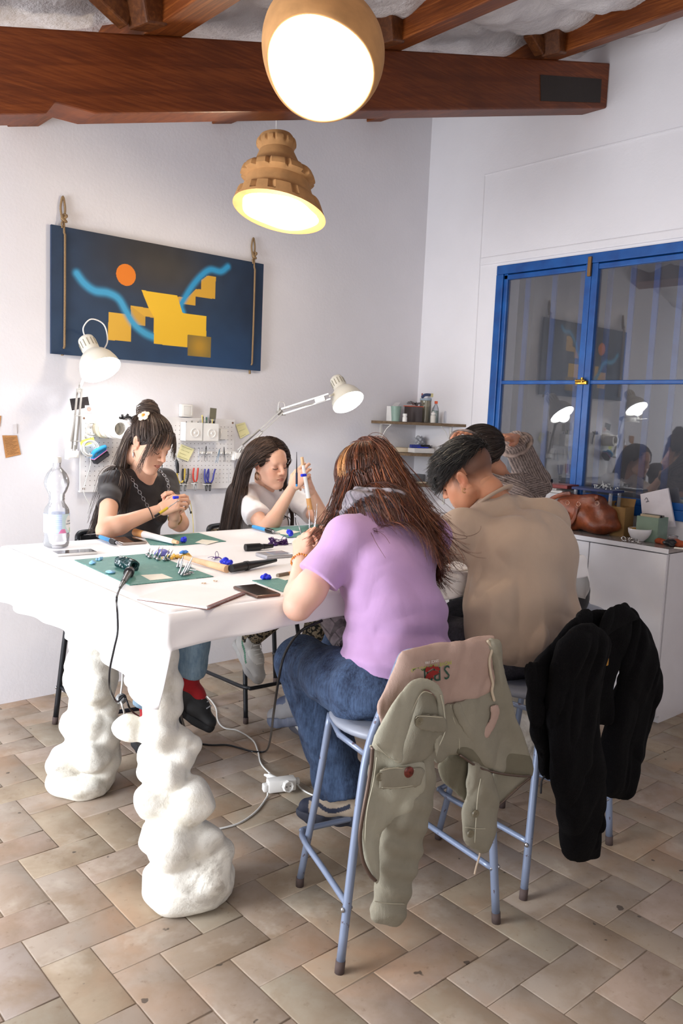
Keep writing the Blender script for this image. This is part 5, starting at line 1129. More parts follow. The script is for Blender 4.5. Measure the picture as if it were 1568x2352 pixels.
# ---------------- woman in the lilac t-shirt, back to the camera ----------------
def woman_lilac():
    root = thing('person', 'woman in a lilac t-shirt with long auburn hair, seated with her back to us', 'person', (1.70, 1.66, .64))
    J = dict(pelvis=(1.705, 1.69, .72), chest=(1.735, 1.745, .99), neck=(1.785, 1.84, 1.195), shL=(1.605, 1.81, 1.135), shR=(1.925, 1.755, 1.13),
             elL=AY(684, 1392, 1.83), wrL=AY(692, 1288, 2.02), elR=(2.00, 1.98, 1.0), wrR=AY(782, 1222, 2.16))
    hc, hf, hu, sc = AY(838, 1112, 1.965), (-.16, .86, -.42), (.05, 0, 1), .98; R = frame(hf, hu); SK = 'e6b9a4'; f = (.02, 1, 0)
    s = SDF(); torso(s, J, f, -.006); limbs(s, J, .003); neckhead(s, J, hc, hf, hu)
    s.ell(lerp(J['elL'], J['shL'], .25), (.046, .046, .052), k=.03)
    kL, aL = v3(1.680, 2.085, .675), AY(795, 1836, 1.92); kR, aR = v3(1.93, 2.12, .70), v3(1.89, 2.37, .42)
    for sx, k_, a_ in ((-1, kL, aL), (1, kR, aR)): s.cap((1.705+.09*sx, 1.70, .70), k_, .072, .055, k=.04); s.cap(k_, a_, .05, .034, k=.03)
    A = s.mesh(.0055); A = (A[0], A[1], np.ones((len(A[0]), 3))*srgb(SK)); h = head_sdf(hc, hf, hu, sc); h.cap((0, -.035, -.05), (0, -.045, -.085), .044, .045, k=.02); V, F, _ = h.mesh(.0026)
    Hm = (V, F, head_colors(V, hc, hf, hu, sc, SK, 'b0605a', .35)); wl = np.array(J['wrL'])
    h1, t1 = hand_mesh(wl, AY(694, 1235, 2.06)-wl, (-.85, -.2, .1), 1, (.62, .70, .75, .8), 'pinch', 1.0, .8, skin='e3ad96')
    wr = np.array(J['wrR']); h2, t2 = hand_mesh(wr, AY(742, 1222, 2.16)-wr, (.35, -.3, .85), -1, (.5, .6, .7, .8), 'pinch', .98, .5, skin='e3ad96')
    person_mesh(root, [A, Hm, h1, h2])
    # t-shirt
    s = SDF(); torso(s, J, f, .009, bust=.052, wide=1.0); s.ell(lerp(J['pelvis'], J['chest'], .25)+v3(.03, -.01, .0), (.192, .135, .10), k=.05); s.ell(lerp(J['pelvis'], J['chest'], .65)+v3(.035, -.01, .0), (.165, .120, .13), k=.05)
    for a in 'RL':
        sh, el = np.array(J['sh'+a]), np.array(J['el'+a]); e = lerp(sh, el, .58); s.cap(sh, e, .050, .070, k=.04); box_end(s, sh, el, .60, .085)
    s.ell(np.array(J['neck'])+v3(.0, .01, .045), (.062, .062, .045), k=.008, op='s')
    def dsp(X, Y, Z):
        g = np.clip((.98-Z)/.2, 0, 1); return fold(X, Y, Z, (2, 1, 10), 11, .002, .4, .18)*g+crease(X, Y, Z, (1, .1, .12), 15, .008, 11)*(.25+.75*g)+crease(X, Y, Z, (1, .2, -.8), 11, .004, 12)+.003*np.sin(34*(Z+.35*X)+1)*np.clip((.86-Z)/.05, 0, 1)
    s.disp = dsp; s.cut((1.7, 1.68, .745), (-.18, .0, -1), .004, local=False); sdf_obj('t_shirt', s, .0045, cloth_mat('lilac_jersey', 'b995c2', folds=.22), root)
    # jeans
    s = SDF(); s.ell(np.array(J['pelvis'])+v3(0, -.005, -.01), (.185, .145, .112), k=.05); hipL = v3(1.60, 1.72, .70)
    s.cap(hipL, kL, .105, .083, k=.05); s.chain([kL, lerp(kL, aL, .45)+v3(0, -.01, 0), lerp(kL, aL, .93)], [.083, .088, .082], k=.03); box_end(s, kL, aL, .96, .14)
    s.cap((1.80, 1.72, .69), kR, .100, .088, k=.05); s.chain([kR, lerp(kR, aR, .8)], [.085, .08], k=.03)
    def dj(X, Y, Z): return crease(X, Y, Z, (1, -.2, .3), 13, .009, 13)+crease(X, Y, Z, (.5, .3, 1), 16, .006, 14)
    s.disp = dj; jn = sdf_obj('jeans', s, .0055, denim('dark_denim', '0c1934', '4c6386'), root)
    # jean details: pocket seams and hem stitching as thin cords
    b = MB(); W_ = lambda x, y, yy, r=0: tuple(AY(x, y, yy))
    def on(sd_pts, out): return [tuple(np.array(p)+np.array(out)) for p in sd_pts]
    sh_ = shoe(root, np.array(aL)+v3(.0, .0, .02), (-.62, .74, -.05), (0, 0, 1), 1.0, ('b9aa98', '3a3e4c', 'c5b8a6'), vcmat('trail_shoe', .7, bump=.4, bscale=140), 'a8a29a', sole_h=.038, label='beige and navy chunky trail shoe',
         stripes=lambda L, C: C.__setitem__((((np.abs(L[:, 2]+.030+.25*np.sin(L[:, 1]*40)*.05) < .008) & (L[:, 1] > -.02)) | (L[:, 1] > .125) | (L[:, 1] < -.055) | ((L[:, 2] > .0) & (L[:, 1] < -.015)), slice(0, 3)), srgb('2c3348')), chunky=.004)
    shoe(root, np.array(aR), (-.2, .9, -.3), (0, .3, 1), 1.0, ('5c5a5c', '3a3e4c', '2c3348'), vcmat('trail_shoe', .7), None, sole_h=.036, label='beige and navy chunky trail shoe', chunky=.004)
    # scarf: wrap at the neck and one hanging plaid end
    s = NT('plaid_scarf'); v = s.coord(); br = s.n('ShaderNodeTexBrick', i_Vector=s.mapping(v, (1, 1, 1), (.5, .6, .78)), i_Color1=srgb('7f777d')+(1,), i_Color2=srgb('726a71')+(1,), i_Mortar=srgb('29262b')+(1,), i_Scale=14.0)
    s.set(br.inputs['Mortar Size'], .03); s.P(Base_Color=s.mix(.25, br.outputs[0], s.ramp(s.noise(v, 40, 3), [(.3, srgb('5d555c')), (.7, srgb('d3ccd0'))])), Roughness=.95); s.bump(s.noise(v, 120, 3), .5, .004); MS = s.m
    nk = np.array(J['neck']); s = SDF()
    ring = [nk+v3(math.cos(a)*.074, math.sin(a)*.074+.016, .020-.035*math.sin(a)+.008*math.sin(3*a)) for a in np.linspace(0, 2*PI, 13)]
    s.chain(ring, [.022+.005*math.sin(i*2.3) for i in range(13)], k=.012); s.chain([nk+v3(-.09, .07, .01), nk+v3(-.10, .02, .06), nk+v3(-.03, -.055, .065), nk+v3(.06, -.04, .05)], [.022, .026, .022, .02], k=.01)
    s.disp = lambda X, Y, Z: fold(X, Y, Z, (12, 6, 16), 8, .003, .7)
    sdf_obj('scarf', s, .0035, MS, root)
    pts = [nk+v3(-.08, .09, .0), AY(735, 1340, 1.99), AY(758, 1400, 1.93), AY(778, 1450, 1.90), AY(795, 1485, 1.86)]
    b = MB(); b.tube([tuple(p) for p in pts], lambda t: (.012, .030+.018*math.sin(t*3)), 14, up=(0.7, .6, 0)); child(b, 'scarf_end', MS, root)
    P0 = np.array(AY(793, 1480, 1.86))+RNG.normal(size=(60, 3))*v3(.018, .01, .008); pa = grow(P0, np.tile(v3(.2, -.1, -1), (60, 1)), 9, .008, lambda P, t: v3(.5*math.sin(t*5), -.1, -1+1.2*t)+0*P, (), .7, .15); strands('scarf_fringe', pa, .0022, shade_cols(60, '3a343a', 'b0a6aa', .4), vcmat('wool', .9), root, .8)
    # hair
    hcv = np.array(hc); sk = (hcv+R@v3(0, -.015, .035)*sc, R, v3(.077, .096, .088)*sc, .006)
    hair_cap(hcv, R, sc, '35190f', root, .008, [((0, .060, .03), (0, .95, -.30), .012), ((0, -.0, -.085), (0, .5, -1), .02)])
    cols_ = [sk, (np.array(J['chest']), frame((0, 1, .25), (0, 0, 1)), v3(.172, .125, .19), .004), (np.array(J['shR']), np.eye(3), v3(.066, .066, .066), .004), (np.array(J['shL']), np.eye(3), v3(.066, .066, .066), .004), (nk, np.eye(3), v3(.115, .115, .095), .0)]
    clip = hcv+R@v3(.012, -.030, .128)*sc
    # swept from the front to the clip, with blond streaks
    P0, N0, L = scalp(hcv, R, sc, 1500, lambda L: (L[:, 2] > .015) & (L[:, 1] > -.095) & (L[:, 1] < .075))
    pa = grow(P0, np.cross(N0, np.cross(clip-P0, N0)), 16, np.linalg.norm(clip-P0, axis=1)/14.5, lambda P, t: (clip-P)/np.linalg.norm(clip-P, axis=1, keepdims=True)+(P-hcv)*1.5*(1-t), [sk], .3)
    c = shade_cols(len(pa), '4a2616', '8a4a28', .4); streak = np.sin(L[:, 0]*170+1.0)*np.sin(L[:, 0]*61) > .40; c[streak & (L[:, 1] > -.01) & (RNG.random(len(L)) < .6)] = srgb('b98452'); strands('hair', pa, .0018, c, M_hair, root, .7)
    def wav(P, t, a): return np.stack([a[:, 0]*np.sin(t*11+a[:, 2]), a[:, 1]*np.cos(t*9+a[:, 2]), 0*a[:, 0]], 1)
    def fall(nm, P0, D0, n, step, tgt, sp, colr, hi, fr, wv=.42, rad=.0015, tip=.3, collid=cols_, late=None):
        N = len(P0); a = np.stack([RNG.normal(size=N)*wv, RNG.normal(size=N)*wv*.6, RNG.random(N)*2+RNG.integers(0, 5, N)], 1); T = np.array(tgt)+RNG.normal(size=(N, 3))*np.array(sp)
        def fd(P, t): d = T-P; l = np.linalg.norm(d, axis=1, keepdims=True); return d/np.maximum(l, .05)+v3(0, 0, -.35)+wav(P, t, a)*min(1, t*2.5)
        pa = grow(P0, D0, n, step*(.82+.3*RNG.random(N)), fd, collid, .72, .03); strands(nm, pa, rad, shade_cols(N, colr, hi, fr), M_hair, root, tip)
    # ponytail bundle from the clip
    u = RNG.normal(size=(1900, 3)); P0 = clip+u*v3(.013, .013, .008); fall('ponytail', P0, np.tile(R@v3(.15, -.75, .45), (1900, 1))+RNG.normal(size=(1900, 3))*.12, 32, .0125, (1.86, 1.60, 1.08), (.045, .02, .05), '5a2e1c', 'b06a40', .45, .28)
    # loose hair down the back
    P0, N0, L = scalp(hcv, R, sc, 2600, lambda L: (L[:, 2] < .045) & (L[:, 1] < .02) & (L[:, 2] > -.07)); fall('long_hair', P0, N0*.25+v3(.1, -.25, -1), 32, .0125, (1.83, 1.60, 1.02), (.060, .02, .05), '4c2617', '9a5836', .4, .26)
    # shorter strands in front of her left shoulder
    P0, N0, L = scalp(hcv, R, sc, 520, lambda L: (L[:, 0] < -.045) & (L[:, 2] < .05) & (L[:, 1] > -.04) & (L[:, 1] < .05)); fall('front_lock', P0, N0*.3+v3(-.1, .1, -1), 24, .0100, (1.62, 1.93, 1.10), (.03, .03, .03), '44200f', '9a5230', .4)
    b = MB(); b.box(tuple(clip+R@v3(0, .0, -.004)), (.022, .006, .008), Matrix(R.tolist()), .002); child(b, 'hair_clip', mat('tortoise', '6b5a3a', .3), root)
    brows_lashes(root, hc, R, sc, '4a2f22')
    # orange bead bracelet
    d = unit(np.array(J['wrL'])-np.array(J['elL'])); p = np.array(J['wrL'])-d*.012; u_ = unit(np.cross(d, v3(.3, .2, 1))); w_ = np.cross(d, u_); b = MB()
    for i in range(26): a = 2*PI*i/26; b.sph(tuple(p+(u_*math.cos(a)+w_*math.sin(a))*(.0315+.001*math.sin(i*5))), .0032+.0012*(i % 3 == 0), 7)
    child(b, 'bead_bracelet', mat('amber_beads', 'e8913f', .25, var=.3, vscale=60), root)
    return t1, t2
TIPS3 = woman_lilac()

# ---------------- man in the beige t-shirt ----------------
def man_beige():
    root = thing('person', 'man in a loose beige t-shirt with short black hair, bent over the table', 'person', (2.34, 1.66, .64))
    J = dict(pelvis=(2.335, 1.69, .73), chest=(2.40, 1.77, 1.0), neck=(2.425, 1.90, 1.205), shL=(2.245, 1.90, 1.105), shR=(2.605, 1.80, 1.135), elL=(2.16, 2.06, .985), wrL=(2.22, 2.30, 1.02), elR=(2.74, 1.99, .985), wrR=(2.55, 2.16, 1.02))
    hc, hf, hu, sc = (2.352, 1.985, 1.298), (-.28, .80, -.53), (-.10, 0, 1), 1.05; R = frame(hf, hu); SK = 'c58c6c'; f = (-.05, 1, 0)
    s = SDF(); torso(s, J, f, -.004, male=True); limbs(s, J, male=True); neckhead(s, J, hc, hf, hu, .052)
    kn = [(v3(2.22, 2.12, .69), v3(2.2, 2.05, .22)), (v3(2.50, 2.10, .69), v3(2.52, 2.0, .22))]
    for sx, (k_, a_) in zip((-1, 1), kn): s.cap((2.335+.09*sx, 1.72, .71), k_, .075, .06, k=.04); s.cap(k_, a_, .055, .04, k=.03)
    A = s.mesh(.006); A = (A[0], A[1], np.ones((len(A[0]), 3))*srgb(SK)); h = head_sdf(hc, hf, hu, sc, male=True); h.cap((0, -.035, -.05), (0, -.05, -.085), .050, .050, k=.02); V, F, _ = h.mesh(.0024)
    C = head_colors(V, hc, hf, hu, sc, SK, 'a0604f', .2, beard=.35); L = (V-np.array(hc))@R/sc
    fade = np.clip((L[:, 2]+.050)/.05, 0, 1)*(L[:, 1] < .035-.2*L[:, 2])*np.clip((.045-L[:, 1])/.03, 0, 1)*(np.abs(L[:, 0]) < .081); ear = (np.abs(L[:, 0]) > .068) & (np.abs(L[:, 2]+.004) < .036) & (np.abs(L[:, 1]+.004) < .022)
    fade[ear] = 0; C = C*(1-fade[:, None]*.8)+np.array(srgb('2c2523'))*fade[:, None]*.8
    h1, t1 = hand_mesh(J['wrL'], (.5, .85, -.1), (-.2, .1, 1), 1, (.5, .6, .7, .8), 'pinch', 1.05, .6, skin=SK); h2, t2 = hand_mesh(J['wrR'], (-.7, .7, -.1), (.2, .1, 1), -1, (.5, .6, .7, .8), 'pinch', 1.05, .6, skin=SK)
    person_mesh(root, [A, (V, F, C), h1, h2])
    s = SDF(); torso(s, J, f, .022, male=True, wide=1.02); s.ell((2.345, 1.70, .86), (.222, .16, .17), k=.06); s.ell((2.42, 1.72, 1.02), (.21, .135, .17), k=.05); s.cap((2.25, 1.64, .76), (2.44, 1.62, .78), .10, .11, k=.06)
    for a in 'RL':
        sh, el = np.array(J['sh'+a]), np.array(J['el'+a]); s.cap(sh, lerp(sh, el, .78), .062 if a == 'L' else .074, .086, k=.05); box_end(s, sh, el, .80, .10)
    s.ell(np.array(J['neck'])+v3(-.01, .03, .045), (.066, .062, .045), k=.008, op='s')
    def dsp(X, Y, Z): g = np.clip((1.15-Z)/.3, 0, 1); return (.016*np.abs(np.sin(17*(X*.9-Y*.5+.10*Z)+1.6*np.sin(5*Z)+.5))-.008)*g+crease(X, Y, Z, (.12, .1, 1), 13, .010, 15, .18)*(.35+.65*g)+crease(X, Y, Z, (1, .2, -.5), 12, .005, 16)+fold(X, Y, Z, (6, 4, -3), 6, .003, 1)
    s.disp = dsp; s.cut((2.34, 0, .72), (.15, 0, -1), .004, local=False); sdf_obj('t_shirt', s, .005, cloth_mat('beige_jersey', 'b39e8c', folds=.22), root)
    nk = np.array(J['neck']); b = MB(); nn = unit(v3(-.25, .75, 1)); u_ = unit(np.cross(nn, v3(1, 0, 0))); w_ = np.cross(nn, u_); b.tube([tuple(nk+v3(-.008, .012, .018)+(u_*math.cos(a)*.074+w_*math.sin(a)*.078)) for a in np.linspace(0, 2*PI, 25)[:-1]], lambda t: (.007, .014), 8, closed=True, up=tuple(nn), smooth=False); child(b, 'collar', bpy.data.materials['beige_jersey'], root)
    s = SDF(); s.ell(J['pelvis'], (.19, .15, .11), k=.05)
    for sx, (k_, a_) in zip((-1, 1), kn): s.cap((2.335+.095*sx, 1.73, .70), k_, .105, .092, k=.05); s.cap(k_, a_, .088, .078, k=.03)
    sdf_obj('jeans', s, .007, denim('grey_denim', '2a2a33', '55535c'), root)
    for (k_, a_) in kn: shoe(root, a_+v3(0, 0, .02), (-.05, 1, -.05), (0, 0, 1), 1.1, ('d8d2c4', 'cfc6a8', 'd8d2c4'), vcmat('cream_shoe', .6), None, label='cream shoe')
    hcv = np.array(hc); sk = (hcv+R@v3(0, -.012, .037)*sc, R, v3(.080, .100, .092)*sc, .002)
    hair_cap(hcv, R, sc, '15110f', root, .010, [((0, .0, .036), (0, -.42, -1), .012), ((0, .088, .05), (0, 1, -.1), .01)])
    P0, N0, L = scalp(hcv, R, sc, 3600, lambda L: (L[:, 2] > .030-.25*(L[:, 1])) & (L[:, 1] < .082)); fw = R@v3(0, 1, -.25); rnd = RNG.normal(size=(len(P0), 3))*.5
    pa = grow(P0, N0*.45+fw*.9+rnd*.25, 9, .0056*(.7+.5*RNG.random(len(P0))), lambda P, t: fw+N0*(.10-.5*t)+rnd*.35, [sk], .5, .05); strands('hair', pa, .0013, shade_cols(len(P0), '15110f', '4a3f38', .22), M_hair, root, .4)
    n = 500; x = RNG.uniform(-.068, .068, n); P0 = hcv+np.stack([x, .074+0*x, .078-.5*abs(x)**1.2], 1)@R.T*sc; g = R@v3(0, .25, -1)
    pa = grow(P0, np.tile(R@v3(0, 1, .1), (n, 1)), 9, .0062*(.7+.4*RNG.random(n)), lambda P, t: g+RNG.normal(size=P.shape)*.25, [sk], .7, .05); strands('fringe', pa, .0013, shade_cols(n, '15110f', '4a3f38', .2), M_hair, root, .4)
    brows_lashes(root, hc, R, sc, '1a1412', thick=.003)
    e0 = hcv+R@v3(-.082, .002, -.036)*sc; b = MB(); b.tube([tuple(e0+v3(.006*math.cos(a), -.006*math.cos(a)*.6, -.008+.008*math.sin(a))) for a in np.linspace(0, 2*PI, 13)[:-1]], .0013, 6, closed=True, smooth=False); child(b, 'earring', mat('gold', 'b89a62', .35, 1.0), root)
man_beige()

# ---------------- person in the striped denim jacket ----------------
def person_striped():
    root = thing('person', 'person in a striped brown denim shirt holding their head, behind the man in beige', 'person', (3.33, 2.2, .64))
    J = dict(pelvis=(3.31, 2.20, .72), chest=(3.17, 2.27, 1.0), neck=(3.02, 2.33, 1.215), shL=(2.90, 2.20, 1.17), shR=(3.17, 2.44, 1.17), elL=AY(1040, 1095, 2.36), wrL=AY(1078, 1005, 2.42), elR=AY(1228, 1112, 2.50), wrR=AY(1178, 1006, 2.46))
    hc, hf, hu, sc = (2.885, 2.375, 1.345), (-.66, .62, -.42), (0, 0, 1), 1.0; R = frame(hf, hu); SK = 'b98468'; f = (-.75, .65, 0)
    s = SDF(); torso(s, J, f, -.004); limbs(s, J); neckhead(s, J, hc, hf, hu)
    kn = v3(2.98, 2.45, .68); k2 = v3(3.12, 2.6, .68)
    for h_, k_ in ((v3(3.27, 2.12, .70), kn), (v3(3.37, 2.28, .70), k2)): s.cap(h_, k_, .075, .058, k=.04); s.cap(k_, k_+v3(0, 0, -.42), .052, .038, k=.03)
    A = s.mesh(.006); A = (A[0], A[1], np.ones((len(A[0]), 3))*srgb(SK)); h = head_sdf(hc, hf, hu, sc); h.cap((0, -.035, -.05), (0, -.05, -.09), .045, .046, k=.02); V, F, _ = h.mesh(.0028); Hm = (V, F, head_colors(V, hc, hf, hu, sc, SK, '9a5a4c'))
    top = np.array(hc)+R@v3(.02, .0, .12)
    h1, _ = hand_mesh(J['wrR'], top-np.array(J['wrR']), (.2, -.2, 1), -1, (.25, .3, .3, .35), 'relax', 1.0, skin=SK); h2, _ = hand_mesh(J['wrL'], np.array(hc)+R@v3(-.03, .02, .11)-np.array(J['wrL']), (-.2, -.2, 1), 1, (.25, .3, .3, .35), 'relax', 1.0, skin=SK)
    person_mesh(root, [A, Hm, h1, h2])
    s = NT('striped_denim'); v = s.coord(); a = s.n('ShaderNodeVertexColor', layer_name='Col').outputs[0]; s.P(Base_Color=s.mix(.25, a, s.ramp(s.noise(v, 60, 4), [(.3, srgb('2e2624')), (.7, srgb('c0b0a8'))])), Roughness=.9); s.bump(s.noise(v, 200, 3), .4, .003); MS = s.m
    s = SDF(); torso(s, J, f, .022); nk = np.array(J['neck'])
    for a in 'RL':
        sh, el, wr = (np.array(J[k+a]) for k in ('sh', 'el', 'wr')); s.cap(sh, el, .072, .074, k=.05); s.cap(el, lerp(el, wr, .9), .072, .062, k=.04); box_end(s, el, wr, .94, .10)
    s.chain([nk+v3(math.cos(q)*.072, math.sin(q)*.072, .03) for q in np.linspace(0, 2*PI, 11)], [.018]*11, k=.02); s.disp = lambda X, Y, Z: fold(X, Y, Z, (8, 6, 10), 7, .004, .5); s.cut((0, 0, .70), (0, 0, -1), .004, local=False)
    V, F, _ = s.mesh(.0045); elR, wrR, shR, elL, wrL = (np.array(J[k]) for k in ('elR', 'wrR', 'shR', 'elL', 'wrL'))
    def seg_u(V, A_, B_):
        d = unit(B_-A_); side = unit(np.cross(d, np.array(_f))); return (V-A_)@side, np.linalg.norm((V-A_)-np.clip((V-A_)@d, 0, np.linalg.norm(B_-A_))[:, None]*d, axis=1)
    Us = [seg_u(V, elR, wrR), seg_u(V, shR, elR), seg_u(V, elL, wrL), seg_u(V, np.array(J['shL']), elL), seg_u(V, np.array(J['pelvis']), nk)]; dist = np.stack([b_ if i < 4 else b_*.6 for i, (a_, b_) in enumerate(Us)], 1); pick = dist.argmin(1); u = np.stack([a_ for a_, _ in Us], 1)[np.arange(len(V)), pick]
    st = np.sin(u*2*PI/.011)+.5*np.sin(u*2*PI/.0063+1); t = np.clip(st*.7+.5, 0, 1)[:, None]; C = np.array(srgb('3a2e2e'))*(1-t)+np.array(srgb('a08e86'))*t
    link('denim_shirt', np_mesh('denim_shirt', V, F, C), MS, root, True, True)
    for wr, el in ((J['wrR'], J['elR']), (J['wrL'], J['elL'])):
        wr, el = np.array(wr), np.array(el); d = unit(wr-el); p = lerp(el, wr, .86); u_ = unit(np.cross(d, v3(.3, .2, 1))); w_ = np.cross(d, u_); b = MB(); b.tube([tuple(p+(u_*math.cos(a)+w_*math.sin(a))*.060) for a in np.linspace(0, 2*PI, 25)[:-1]], lambda t: (.008, .026), 8, closed=True, up=tuple(d), smooth=False)
        o = child(b, 'rolled_cuff', MS, root); me = o.data; ca = me.color_attributes.new('Col', 'FLOAT_COLOR', 'POINT'); n = len(me.vertices); co_ = np.zeros(n*3); me.vertices.foreach_get('co', co_); z = (co_.reshape(-1, 3)-p)@d; t = (np.sin(z*2*PI/.012) > 0)[:, None]; cc = np.ones((n, 4)); cc[:, :3] = np.where(t, srgb('8e7c74'), srgb('41342f')); ca.data.foreach_set('color', cc.ravel())
    b = MB(); pb = np.array(AY(1062, 1002, 2.36)); b.cyl(tuple(pb), tuple(pb-_f*.006), .009, seg=14); child(b, 'cuff_button', mat('pearl', 'eceaf0', .3), root)
    b = MB(); pb = np.array(AY(1158, 1104, 2.20)); b.cyl(tuple(pb), tuple(pb-_f*.005), .010, seg=14); child(b, 'collar_button', mat('brown_button', '5a4a44', .4), root)
    s = SDF(); s.ell(J['pelvis'], (.18, .14, .11), k=.05)
    for h_, k_ in ((v3(3.27, 2.12, .70), kn), (v3(3.37, 2.28, .70), k2)): s.cap(h_, k_, .10, .085, k=.05); s.cap(k_, k_+v3(0, 0, -.45), .08, .07, k=.03)
    sdf_obj('trousers', s, .008, cloth_mat('black_leggings', '1d1d20'), root)
    for k_ in (kn, k2): shoe(root, k_+v3(0, 0, -.50), (-.7, .7, -.1), (0, 0, 1), 1.0, m=vcmat('shoe_leather'), laces=None, label='dark shoe')
    hcv = np.array(hc); sk = (hcv+R@v3(0, -.015, .035), R, v3(.077, .096, .088), .006); hair_cap(hcv, R, sc, '241914', root, .008, [((0, .060, .03), (0, .95, -.30), .012), ((0, .0, -.035), (0, .2, -1), .01)])
    P0, N0, L = scalp(hcv, R, sc, 2200, lambda L: (L[:, 2] > -.02) & (L[:, 1] < .078) & ((np.abs(L[:, 0]) < .06) | (L[:, 2] > .02) | (L[:, 1] < -.03))); tg = hcv+R@v3(0, -.11, .02)
    pa = grow(P0, np.cross(N0, np.cross(tg-P0, N0)), 14, np.linalg.norm(tg-P0, axis=1)/12, lambda P, t: (tg-P)/np.linalg.norm(tg-P, axis=1, keepdims=True), [sk], .4, .04); strands('hair', pa, .0017, shade_cols(len(pa), '2a1e18', '5a483c', .25), M_hair, root, .6)
    e0 = hcv+R@v3(-.082, -.0, -.036); b = MB(); b.tube([tuple(e0+v3(.007*math.cos(a), -.007*math.cos(a), -.010+.010*math.sin(a))) for a in np.linspace(0, 2*PI, 13)[:-1]], .0018, 6, closed=True, smooth=False); child(b, 'earring', mat('gold', 'b89a62', .35, 1.0), root)
person_striped()
# ================= jackets over the stools =================
def back_plane(st, off):
    a = st.rotation_euler[2]; n = Vector((math.sin(a), -math.cos(a), 0)); O = Vector((st.location[0], st.location[1], 0))+n*(.275+off); ex = Vector((math.cos(a), math.sin(a), 0))
    O.z = .8
    def P(px, py):
        d = Vector(_ray(px, py)); C_ = Vector((0, 0, CH)); t = (O-C_).dot(n)/d.dot(n); return C_+d*t
    def uv(px, py): p = P(px, py)-O; return (p.dot(ex), p[2])
    return O, ex, n, P, uv
def twill(name, c, c2, chips=0.0):
    s = NT(name); v = s.coord(); s.P(Base_Color=s.ramp(s.noise(v, 7, 5, .6), [(.3, srgb(c2)), (.7, srgb(c))]), Roughness=.9); s.bump(s.mix(.10, s.noise(s.mapping(v, (1, 1, .5), (0, .3, 0)), 13, 3, .5, 1.0), s.noise(v, 420, 1)), .40, .012); return s.m
M_kh = twill('khaki_twill', '8e8979', '7c7768'); M_khl = twill('khaki_light', 'a3a08f', '949080'); M_pk = twill('pink_lining', 'b39a8e', 'a1877b'); M_zip = mat('zip_brass', '6f6058', .4, .8); M_khd = twill('khaki_dark', '6f6a59', '5d5848')
def slab(root, st, nm, m, off, pts, h=.010, bow=None, vox=.0042, cc=(0, 0), sc_=1.0, label=None, k=.01, disp=None, extra=None, wd=None):
    O, ex, n, P, uv = back_plane(st, off); s = SDF(); pp = [(q[0], q[1]) for q in catmull([Vector((*uv(cc[0]+x*sc_, cc[1]+y*sc_), 0)) for x, y in pts], 3, True)]
    s.poly(O, ex, (0, 0, 1), pp, h, (wd or (.030 if h < .015 else .055 if h < .03 else .075)), k, bow)
    if extra: extra(s, P, uv)
    cr = min(.0035, h*.28) if st is ST1 else .006; s.disp = (lambda X, Y, Z: (disp(X, Y, Z)*.5 if disp else 0)+crease(X, Y, Z, (.3, .1, 1), 20, cr, 30+len(pts), .3)+crease(X, Y, Z, (1, .2, -.6), 16, cr*.7, 50+len(pts)))
    o = sdf_obj(nm, s, vox, m, root, None, label); return o
jk = thing('jacket', 'khaki field jacket with a pink lining draped over the back of the nearest stool', 'jacket', tuple(ST1.location))
c4 = dict(cc=(550, 1400), sc_=.4464)
wv = lambda a, f, ph, ux=1, vx=.25: (lambda u, v: -a*np.sin(f*(u*ux+v*vx)+ph))
slab(jk, ST1, 'lining', M_pk, .020, [(818, 232), (862, 198), (1060, 168), (1280, 142), (1305, 175), (1300, 420), (1075, 495), (1000, 560), (900, 620), (760, 640), (725, 590), (705, 500), (745, 420), (795, 300)], .014, wv(.004, 40, .5), **c4)
s_top = slab(jk, ST1, 'back_panel', M_kh, .026, [(1060, 485), (1290, 415), (1300, 300), (1275, 170), (1300, 155), (1335, 170), (1352, 330), (1392, 450), (1418, 560), (1470, 690), (1500, 850), (1390, 852), (1240, 800), (1130, 745), (1010, 788), (980, 700), (1010, 600)], .012, wv(.010, 34, 2.0, 1, .5), **c4)
slab(jk, ST1, 'hem_band', M_khd, .030, [(1120, 735), (1160, 700), (1260, 735), (1400, 738), (1480, 722), (1500, 852), (1390, 856), (1245, 810)], .009, wv(.006, 30, 1), **c4)
slab(jk, ST1, 'inner_flap', M_khd, .000, [(1030, 780), (1160, 740), (1200, 900), (1170, 990), (1100, 935), (1030, 860)], .008, **c4)
slab(jk, ST1, 'tail_panel', M_kh, -.01, [(1300, 840), (1485, 858), (1420, 930), (1325, 1005)], .007, **c4)
slab(jk, ST1, 'right_sleeve', M_kh, .030, [(1190, 775), (1275, 820), (1318, 900), (1335, 990), (1318, 1115), (1262, 1235), (1200, 1222), (1148, 1185), (1150, 1050), (1172, 960), (1178, 850)], .022, wv(.006, 26, .4, .4, 1), disp=lambda X, Y, Z: fold(X, Y, Z, (6, 3, 9), 8, .002, .3), **c4)
slab(jk, ST1, 'left_sleeve', M_kh, .045, [(905, 560), (1010, 560), (1052, 640), (1000, 760), (1000, 900), (950, 1180), (945, 1260), (890, 1400), (820, 1612), (740, 1615), (668, 1588), (698, 1440), (712, 1200), (800, 1000), (900, 800)], .028, wv(.006, 18, .4, .3, 1), disp=lambda X, Y, Z: fold(X, Y, Z, (7, 2, 11), 8, .0035, 1.2), **c4)
slab(jk, ST1, 'front_panel', M_khl, .062, [(690, 700), (830, 770), (940, 780), (945, 890), (920, 960), (825, 1085), (742, 1150), (728, 1280), (712, 1395), (688, 1400), (645, 1310), (618, 1200), (622, 1100), (662, 900), (680, 760)], .010, wv(.010, 26, .9, 1, .35), disp=lambda X, Y, Z: fold(X, Y, Z, (9, 2, 7), 8, .002, 2.2), **c4)
